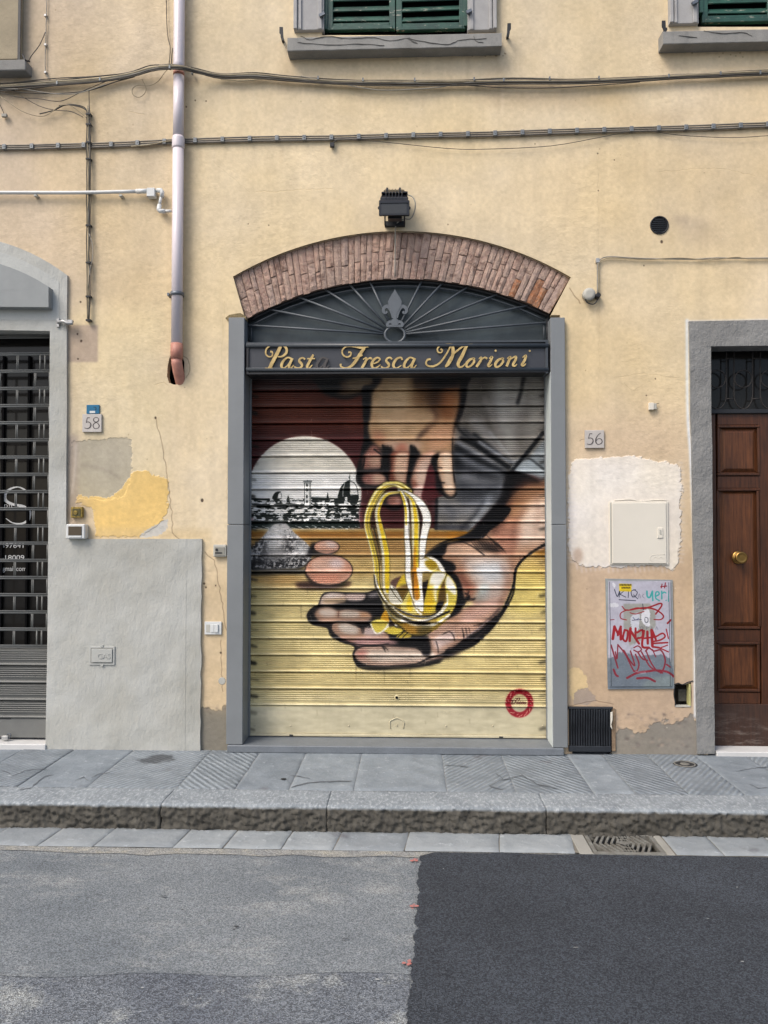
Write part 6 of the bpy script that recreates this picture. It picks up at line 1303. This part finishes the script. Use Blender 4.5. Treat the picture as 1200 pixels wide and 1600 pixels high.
# ---------------------------------------------------------------- floodlight over the arch
fd = thing('floodlight', 'black rectangular floodlight on a bracket just above the brick arch', 'floodlight', at(616, 352, 0))
FY = -.20
def hexa(a, b):                                                     # loft between two photo rectangles at two depths
    g = MB(); V = [[g.bm.verts.new(at(px, py, y)) for px, py in rpts(*r)] for r, y in (a, b)]
    g.bm.faces.new(V[0]); g.bm.faces.new(V[1][::-1])
    for i in range(4): g.bm.faces.new((V[0][i], V[0][(i+1) % 4], V[1][(i+1) % 4], V[1][i]))
    return g
hexa(((592, 313, 640, 338), -.205), ((593, 312, 639, 337), -.165)).build('front_rim', M['lampblack'], fd, .004)
hexa(((594, 308, 638, 333), -.165), ((600, 296, 632, 326), -.05)).build('housing', M['lampblack'], fd, .005)
lens, nt_, b_ = newmat('lamp_glass'); b_.inputs['Base Color'].default_value = lin((52, 52, 50)); b_.inputs['Roughness'].default_value = .25
MB().pbox(596, 317, 636, 334, -.2085, -.205).build('glass', lens, fd, .001)
MB().pbox(594.5, 315, 637.5, 317, -.214, -.205).pbox(594.5, 334, 637.5, 336, -.214, -.205).build('glass_bead', M['lampblack'], fd)
for x in (603, 608, 613, 618, 623, 628): hexa(((x-.7, 302, x+.7, 310), -.17), ((x-.6, 295, x+.6, 303), -.07)).build('cooling_fin', M['lampblack'], fd)
MB().pbox(596, 299, 637, 301.5, -.14, -.03).build('top_flange', M['lampblack'], fd, .002)
for x in (605, 625): MB().pbox(x-1.5, 293, x+1.5, 299, -.1, -.08).build('lug', M['lampblack'], fd)
MB().pbox(606, 337, 628, 341, -.18, -.12).build('junction_block', M['lampblack'], fd, .003)
for x in (601.5, 632): MB().tube([at(x, 330, -.15), at(x, 352, -.03)], .005, 6).build('bracket_arm', M['dark'], fd)
MB().pbox(601, 345, 633, 353, -.03, -.002).build('bracket_plate', M['dark'], fd, .002)
for x in (592.2, 639.8): MB().lathe(at(x, 325, -.17), [(.008, -.01), (.008, .01)], 8).build('pivot_bolt', M['lampblack'], fd)
MB().tube(sp3([(637, 304), (645, 308), (649, 318), (647, 332), (641, 342), (632, 342), (622, 347), (618, 356), (617.5, 380), (617, 432)], [-.06, -.08, -.09, -.08, -.06, -.04, -.03, -.02, .0, .004], 5), .0042, 8).build('lead', M['cable_g'], fd)
# ---------------------------------------------------------------- small fittings right of the arch
t = thing('air_vent', 'round black louvred vent high on the wall right of the arch', 'vent', at(1030, 352, 0))
p = at(1030, 352, 0); MB().lathe((p[0], 0, p[2]), [(.064, .0), (.064, -.006), (.058, -.008), (.055, -.004), (.052, .012)], 32).build('rim', M['dark'], t)
for k in range(7): dz = -.042+k*.014; hw = math.sqrt(.052**2-dz*dz); MB().box(p[0]-hw, p[0]+hw, -.004, .002, p[2]+dz-.005, p[2]+dz+.003, Matrix.Rotation(R(25), 3, 'X')).build('louvre', M['anth'], t)
o = MB().lathe((p[0], -.003, p[2]), [(.056, 0), (.056, .002)], 24).build('vent_hole', M['black'], t)
t = thing('sensor_box', 'small round grey junction box with cable at the right end of the arch', 'junction box', at(922, 459, 0))
p = at(921, 459, -.04); MB().lathe((p[0], -.001, p[2]), [(.044, 0), (.044, -.028), (.041, -.04), (.02, -.041)], 24).build('round_box', M['greybox'], t)
p = at(934, 462, -.03); MB().lathe((p[0], -.001, p[2]), [(.019, 0), (.018, -.045), (.013, -.05)], 14).build('photocell', M['dark'], t); MB().tube(sp3([(914, 466), (918, 473), (928, 475), (934, 468)], -.03, 4), .004, 6).build('loop', M['dark'], t)
cable('cable', [(933.5, 460), (933.5, 430), (934, 412), (940, 404), (955, 401), (1000, 403.5), (1080, 405), (1120, 403), (1200, 403), (1500, 396)], -.014, .0042, M['cable_g'], t); cable('cable', [(935.5, 458), (935.5, 430), (936, 412), (942, 406), (958, 403), (1010, 405.5), (1060, 403), (1110, 406), (1150, 402), (1200, 404.5), (1500, 399)], -.018, .003, M['cable_k'], t)
MB().pbox(931.5, 403, 937, 410, -.02, -.001).build('saddle', M['galv'], t, .001)
t = thing('wall_plug', 'tiny square cream terminal block on the bare wall between house number and door', 'terminal block', at(1020, 635, 0))
MB().pbox(1014.5, 629, 1022, 640, -.03, -.001).build('block', M['cream'], t, .002); MB().pbox(1022, 630, 1026, 639, -.026, -.001).build('side', M['greybox'], t, .001); MB().tube(P3([(1025, 631), (1030, 630)], -.015), .002, 6).build('wire_end', M['dark'], t)
# house numbers
def tile(label, x0, y0, x1, y1, digs):
    t = thing('house_number', label, 'house number', at((x0+x1)/2, y1, -.01)); MB().pbox(x0, y0, x1, y1, -.016, -.001).build('tile', M['tile'], t, .0015)
    for L in digs:
        g = MB()
        for k, (pts, w) in enumerate(L): g.ribbon([(x0+a*(x1-x0), y0+b*(y1-y0)) for a, b in pts], w, -.0172-.0002*k, -.0155)
        g.build('digit', M['ink'], t)
five = [([(.40, .20), (.26, .20)], .9), ([(.26, .20), (.20, .47)], .9), ([(.20, .47), (.30, .43), (.42, .50), (.44, .64), (.36, .77), (.22, .80), (.12, .76)], [.8, .9, 1.3, 1.8, 1.4, .9, 1])]
eight = [([(.72, .46), (.60, .38), (.60, .25), (.72, .18), (.84, .25), (.84, .37), (.72, .46), (.60, .54), (.56, .66), (.62, .78), (.72, .81), (.84, .76), (.88, .64), (.82, .53), (.72, .46)], [1.2, 1.4, 1, .8, 1, 1.4, 1.2, 1, 1.4, 1, .8, 1, 1.6, 1.2, 1])]
six = [([(.82, .16), (.68, .28), (.58, .46), (.56, .64), (.64, .78), (.76, .79), (.88, .70), (.88, .56), (.78, .47), (.66, .50), (.58, .60)], [.8, 1, 1.6, 1.8, 1.2, .9, 1.5, 1.5, .9, .8, .8])]
tile('square engraved marble tile with the number 58 left of the downpipe', 128.5, 647, 158.5, 675, [five, eight]); tile('square engraved marble tile with the number 56 right of the mural shutter', 914, 672, 944, 700, [[([(a-.02, b) for a, b in p], w) for p, w in five], six])
t = thing('enamel_plate', 'small blue plate fixed directly above the number 58 tile', 'plate', at(145, 646, 0)); MB().pbox(135, 632.5, 155, 646.5, -.012, -.001).build('plate', M['blue'], t, .002); MB().pbox(140, 642, 148.5, 645.5, -.0135, -.012).build('label_strip', M['white'], t); st([(146, 636), (150, 637), (149, 641)], .7, -.0135).build('mark', M['dark'], t)
# bells, switches
t = thing('bell_push', 'small grimy yellow bell push box beside the left surround', 'bell push', at(120, 808, 0)); MB().pbox(110.5, 792, 128.5, 809, -.03, -.001).build('case', M['yellowed'], t, .004); MB().pbox(113, 795, 126, 806.5, -.032, -.03).build('face', mat('grimy_face', (92, 86, 52), .6, var=.5, vs=60), t, .001)
p = at(118, 801, -.033); MB().lathe((p[0], -.032, p[2]), [(.016, 0), (.015, -.004), (.011, -.002)], 16).build('button', M['yellowed'], t)
t = thing('switch_box', 'white weatherproof switch box with brown window at the top of the grey dado', 'switch box', at(118, 842, -.02)); MB().pbox(102.5, 819, 132.5, 842, -.065, -.001).build('case', M['white'], t, .006); MB().pbox(106.5, 822.5, 127.5, 836.5, -.068, -.065).build('window', M['glassy'], t, .001); MB().pbox(107, 837.5, 127, 840, -.07, -.065).build('hinge_lip', M['white'], t, .001)
t = thing('doorbell', 'small grey doorbell box close beside the left post of the mural shutter', 'doorbell', at(343, 870, 0)); MB().pbox(333, 851, 353.5, 870, -.03, -.001).build('case', M['greybox'], t, .005); MB().pbox(335.5, 855, 351, 868, -.033, -.03).build('face', mat('dull_face', (150, 148, 138), .5, bump=0), t, .002)
p = at(338.5, 859, -.034); MB().lathe((p[0], -.033, p[2]), [(.010, 0), (.009, -.004)], 12).build('button', M['dark'], t); MB().pbox(336, 863, 347, 865, -.0345, -.033).build('mark', M['dark'], t)
t = thing('switch_plate', 'white double rocker switch plate in the narrow strip left of the mural shutter', 'switch', at(332, 992, 0)); MB().pbox(319.5, 971.5, 346, 991.5, -.014, -.001).build('plate', M['white'], t, .002)
for a, b, y in ((329, 334, -.019), (334.5, 340.5, -.024)): MB().pbox(a, 976, b, 988, y, -.014).build('rocker', M['white'], t, .001)
MB().pbox(322, 976, 328, 988, -.0155, -.014).build('blank', M['greybox'], t)
p = at(347, 1064, 0); o = MB().lathe((p[0], -.0005, p[2]), [(.026, 0), (.023, -.002)], 14).build('plaster_plug', M['dado']); tag(o, 'small round grey filler plug low beside the left shutter post', 'wall patch')
# latch hook by the left surround
t = thing('shutter_latch', 'small galvanised hook bracket on the left surround level with the shop lintel', 'hook', at(100, 505, -.03)); MB().pbox(88, 497, 92.5, 511, -.035, -.0225).build('plate', M['galv'], t, .002); MB().tube(sp3([(90, 504), (98, 502), (106, 505), (114, 505)], [-.03, -.06, -.06, -.05], 4), .011, 8).build('hook', M['galv'], t); MB().pbox(96, 499.5, 113, 503, -.055, -.03).build('hook_plate', M['galv'], t, .002)
# meter door
t = thing('meter_door', 'cream square meter cupboard door in the white paint patch', 'utility door', at(998, 882, 0)); MB().pbox(952.5, 783.5, 1044.5, 882.5, -.010, -.001).build('frame', M['cream'], t, .002)
MB().pbox(956.5, 785.5, 1041.5, 880.5, -.018, -.010).build('door', M['cream'], t, .003); MB().pbox(953.6, 786, 955.4, 880, -.0125, -.0101).build('hinge_groove', M['greybox'], t)
f = MB().pbox(1027, 824.5, 1036, 841, -.024, -.018).build('latch', M['cream'], t, .003); MB().pbox(1030.5, 828, 1033.5, 835, -.026, -.024).build('keyhole_cover', M['greybox'], f, .001)
MB().tube(sp3([(1039, 866.5), (1024, 866.5), (1017, 869), (1016, 874), (1019, 877)], -.0185, 4), .0016, 6).build('badge_line', M['cream'], t); MB().tube(sp3([(1020, 874), (1024, 870), (1028, 873), (1032, 870), (1037, 873)], -.0185, 4), .0014, 6).build('badge_line', M['cream'], t)
MB().tube(sp3([(960, 782), (985, 780.5), (1000, 783), (1030, 781), (1042, 782.5)], -.002, 3), .003, 5).build('paint_ridge', M['cream'], t)
# graffiti cabinet
cx0, cz1 = at(930, 890, -.01)[0], at(990, 890, -.01)[2]; cx1, cz0 = at(1075, 980, -.01)[0], at(990, 1092, -.01)[2]
gc = Canvas(cx0, cx1, cz0, cz1, 760, -.012, (150, 152, 152)); paint_cabinet(gc); M['graf'] = imgmat('tagged_metal', gc.image('cabinet_print'), gc, .5, .4, fine=(80, .0006, .4))
t = thing('utility_cabinet', 'tall grey flush metal utility door covered in red and teal graffiti tags', 'utility door', at(1000, 1075, 0))
g = MB().pplate([[(946, 904), (1051, 906), (1053.5, 1076), (950, 1077)], [(951.5, 908), (951.9, 908.2), (956, 1072), (955.4, 1072.2)]][:1], -.010, -.001); g.build('frame', M['graf'], t)
MB().pplate([[(949.5, 907.5), (1047.5, 909), (1050, 1072.5), (952.5, 1073)]], -.016, -.010).build('door', M['graf'], t, .001)
MB().pplate([[(952, 909), (952.7, 909), (955.6, 1072), (954.9, 1072)]], -.0166, -.0159).build('hinge_seam', M['dark'], t); MB().pplate([[(1044.6, 910), (1045.3, 910), (1047.8, 1072), (1047.1, 1072)]], -.0166, -.0159).build('door_seam', M['dark'], t)
# broken little box
t = thing('broken_box', 'small open broken meter recess between the graffiti cabinet and the door surround', 'wall recess', at(1067, 1105, 0))
g = MB(); q0 = P3(rpts(1052, 1066, 1082, 1107), .004); q1 = P3(rpts(1056, 1070, 1079, 1103), .12)
for k in range(4): g.bm.faces.new([g.bm.verts.new(p) for p in (q0[k], q0[(k+1) % 4], q1[(k+1) % 4], q1[k])])
g.bm.faces.new([g.bm.verts.new(p) for p in q1]); g.build('inner_box', mat('grimy_recess', (78, 74, 66), .9, var=.6, vs=30, bump=.6), t)
MB().pbox(1060, 1077, 1075, 1096, .075, .09).build('inner_box_back', mat('dusty_grey', (112, 112, 104), .8, var=.4, vs=20), t, .003)
MB().pbox(1077, 1069, 1079.5, 1103, -.004, .05).build('edge_strip', mat('yellowish_strip', (196, 192, 132), .6, var=.3, vs=30), t, .001); MB().pbox(1055, 1102.5, 1079, 1105, -.004, .03).build('edge_strip', M['greybox'], t, .001)
MB().tube(sp3([(1053, 1070), (1060, 1067.5), (1066, 1070), (1075, 1066), (1083, 1064)], -.001, 3), .004, 5).build('cracked_edge', M['dark'], t); MB().tube(sp3([(1054.5, 1071), (1053, 1085), (1055, 1096), (1055, 1104)], -.001, 3), .0035, 5).build('cracked_edge', M['dark'], t)
# black ribbed grate at the foot of the wall
t = thing('cellar_grate', 'black ribbed vent grate at the foot of the wall just right of the mural shutter', 'grate', at(924, 1178, 0))
rb = mat('rubbery_black', (46, 50, 56), .5, var=.4, vs=20, bump=.2)
MB().pbox(889, 1104, 958, 1174, -.004, .02).build('backing', M['dark'], t, .002)
for k in range(16): x = 892+k*3.95; MB().pplate([[(x, 1109+(k % 3)*.6), (x+2.4, 1109), (x+2.2, 1165+(k % 4)*.7), (x+.2, 1166)]], -.024, -.003).build('rib', rb, t, .0015)
MB().pbox(888, 1105, 957, 1108.5, -.02, -.003).build('top_strip', rb, t, .002); MB().pbox(889, 1166, 955, 1175, -.026, -.003).build('bottom_strip', rb, t, .003)
MB().pbox(956, 1107, 962, 1174, -.012, 0).build('side_frame', mat('peeling_frame', (150, 128, 104), .9, var=.5, vs=40, bump=.6), t, .002); MB().pplate([[(954, 1113), (957, 1112), (957, 1125), (955, 1132), (957, 1140), (954, 1136)]], -.028, -.024).build('paint_flake', M['cream'], t)
# ---------------------------------------------------------------- ground pieces
dg = thing('drain_grate', 'worn iron road drain with slanted slots set in the gutter', 'drain', atz(972, 1330, RZ))
DX0, DX1 = gx[-1]+.006, gx2[0]-.006; rust = mat('worn_iron', (136, 136, 130), .7, .2, var=.35, vs=14, col2=(104, 100, 92), bump=.4)
conc = mat('drain_cement', (158, 156, 148), .9, var=.2, bump=.5)
a_, b_ = YG, YF+.03
for p_, q_ in ((DX0, DX0+.07), (DX1-.04, DX1)): MB().box(p_, q_, a_, b_, RZ-.03, RZ+.002).build('cement_edge', conc, dg, .003)
X0, X1 = DX0+.075, DX1-.045
MB().box(X0, X1, b_-.03, b_, RZ-.03, RZ+.003).box(X0, X1, a_, a_+.025, RZ-.03, RZ+.003).box(X0, X0+.02, a_+.026, b_-.031, RZ-.03, RZ+.003).box(X1-.02, X1, a_+.026, b_-.031, RZ-.03, RZ+.003).build('rim', rust, dg, .002)
n = 11; ym = (a_+b_)/2; w = (X1-X0-.04)/n
for k in range(n):
    xa = X0+.02+w*k; s_ = .045 if k < n/2 else -.045
    for (ya, yb_, s1) in ((a_+.026, ym, s_), (ym, b_-.031, -s_)):
        g = MB(); x_lo = xa+w*.15; ww = w*.45
        for z0, z1 in ((RZ-.025, RZ+.001),):
            xs4 = [(x_lo+(s1 if ya < ym-.01 else 0), ya), (x_lo+ww+(s1 if ya < ym-.01 else 0), ya), (x_lo+ww+(0 if ya < ym-.01 else -s1), yb_), (x_lo+(0 if ya < ym-.01 else -s1), yb_)]
            V = [g.bm.verts.new((min(max(x, X0+.012), X1-.012), y, z)) for z in (z0, z1) for x, y in xs4]
            g.bm.faces.new(V[:4]); g.bm.faces.new(V[4:])
            for i in range(4): g.bm.faces.new((V[i], V[(i+1) % 4], V[4+(i+1) % 4], V[4+i]))
        g.build('grate_bar', rust, dg)
xm = (X0+X1)/2; g = MB(); V = [g.bm.verts.new((xm+dx, ym+dy, RZ+.004)) for dx, dy in ((-.04, 0), (0, -.03), (.04, 0), (0, .03))]; g.bm.faces.new(V); g.build('boss', rust, dg)
t = thing('valve_cover', 'small round iron cover set in the paving near the door', 'cover', atz(1070, 1193, 0)); p = atz(1070, 1193, .004)
MB().lathe((p[0], p[1], .0035), [(.068, -.01), (.068, .0), (.060, .001), (.058, -.003), (.03, -.003), (.028, .0005), (.012, .0005)], 28, 'z').build('lid', rust, t)
MB().lathe((p[0], p[1], .001), [(.078, -.01), (.078, .0005), (.070, .0005)], 28, 'z').build('ring', M['dark'], t)
# chipped and cracked lines in the paving
def gline(pts, w, col='crackm', z=.0035, seed=0):
    rr_ = random.Random(seed); g = MB(); prev = None; q = []
    for (x0, y0), (x1, y1) in zip(pts, pts[1:]):
        n = max(2, int(math.hypot(x1-x0, y1-y0)/5)); q += [(x0+(x1-x0)*i/n+rr_.uniform(-1, 1), y0+(y1-y0)*i/n+rr_.uniform(-.5, .5)) for i in range(n)]
    q.append(pts[-1]); W = [w*rr_.uniform(.4, 1.3) for _ in q]; W[0] = W[-1] = .2
    for (x, y), ww in zip(q, W):
        a, b = g.bm.verts.new(atz(x, y-ww/2, z)), g.bm.verts.new(atz(x, y+ww/2, z))
        if prev: g.bm.faces.new((prev[0], a, b, prev[1]))
        prev = (a, b)
    return g.build('crack', M[col], pav)
M['crackm'] = mat('dark_crack', (104, 109, 114), .95, var=.2, bump=0)
Lz = reg(0, 1150, .5); Rz = reg(600, 1150, .5)
for k, (p_, w) in enumerate(((Lz(0, 108, 20, 112, 40, 124), 1.4), (Lz(40, 124, 80, 108, 120, 103, 150, 106), 1.6), (Lz(98, 162, 120, 140, 140, 126, 168, 120), 1.8), (Lz(235, 138, 262, 128, 278, 140), 1.1), (Lz(285, 132, 310, 118, 345, 114), 1.2), (Lz(905, 122, 930, 124, 970, 134), 1.2),
    (Lz(905, 162, 930, 154, 960, 146, 1010, 142, 1100, 140), 1.4), (Lz(905, 124, 898, 140, 912, 150), 1), (Lz(60, 166, 90, 164, 100, 160), 1.2), (Rz(348, 96, 352, 118, 372, 134, 330, 156, 372, 168), 1.3), (Rz(368, 138, 430, 122, 480, 150, 540, 164, 540, 180), 1.3), (Rz(1100, 110, 1150, 100, 1200, 96), 1), (Rz(1140, 150, 1170, 162, 1200, 160), 1), (Rz(190, 90, 265, 96), 1))): gline(p_, w, seed=k)
p = atz(443, 1217, .004); g = MB(); g.bm.faces.new([g.bm.verts.new((p[0]+.017*math.cos(a), p[1]+.017*math.sin(a), .004)) for a in [i*math.pi/6 for i in range(12)]]); g.build('chewing_gum_spot', M['dark'], pav)

for k, (x, y, w, h, c_) in enumerate(((285, 1421, 6, 1.5, 'dark'), (370, 1447, 13, 2, 'dark'), (366, 1452, 5, 1.5, 'dark'), (491, 1384, 3, 1.2, 'dark'), (223, 1543, 6, 2, 'pale'), (220, 1580, 3, 1.5, 'pale'), (131, 1337, 5, 1.6, 'pale'), (443, 1428, 10, 1.2, 'pale'), (455, 1444, 4, 1.5, 'pale'), (590, 1530, 8, 2, 'pale'), (540, 1466, 16, 2, 'dark2'), (255, 1400, 12, 2, 'dark2'), (150, 1398, 8, 1.5, 'dark2'), (900, 1480, 10, .8, 'pale'), (1152, 1386, 4, 1, 'pale'), (1106, 1435, 5, 1, 'pale'), (1160, 1502, 7, 1.2, 'pale'), (1014, 1466, 2, 1.2, 'pale'), (693, 1357, 2, 1, 'pale'))):
    if k == 0: M['pale'] = mat('pale_scuff', (176, 178, 174), .9, bump=0); M['dark2'] = mat('oily_spot', (88, 91, 94), .7, bump=0)
    g = MB(); n_ = 9; z_ = RZ+.002+k*.0001; g.bm.faces.new([g.bm.verts.new(atz(x+w/2*math.cos(a)*random.uniform(.5, 1.2), y+h/2*math.sin(a)*random.uniform(.5, 1.3), z_)) for a in [-i*2*math.pi/n_ for i in range(n_)]]); g.build('road_mark', M[c_], ro)
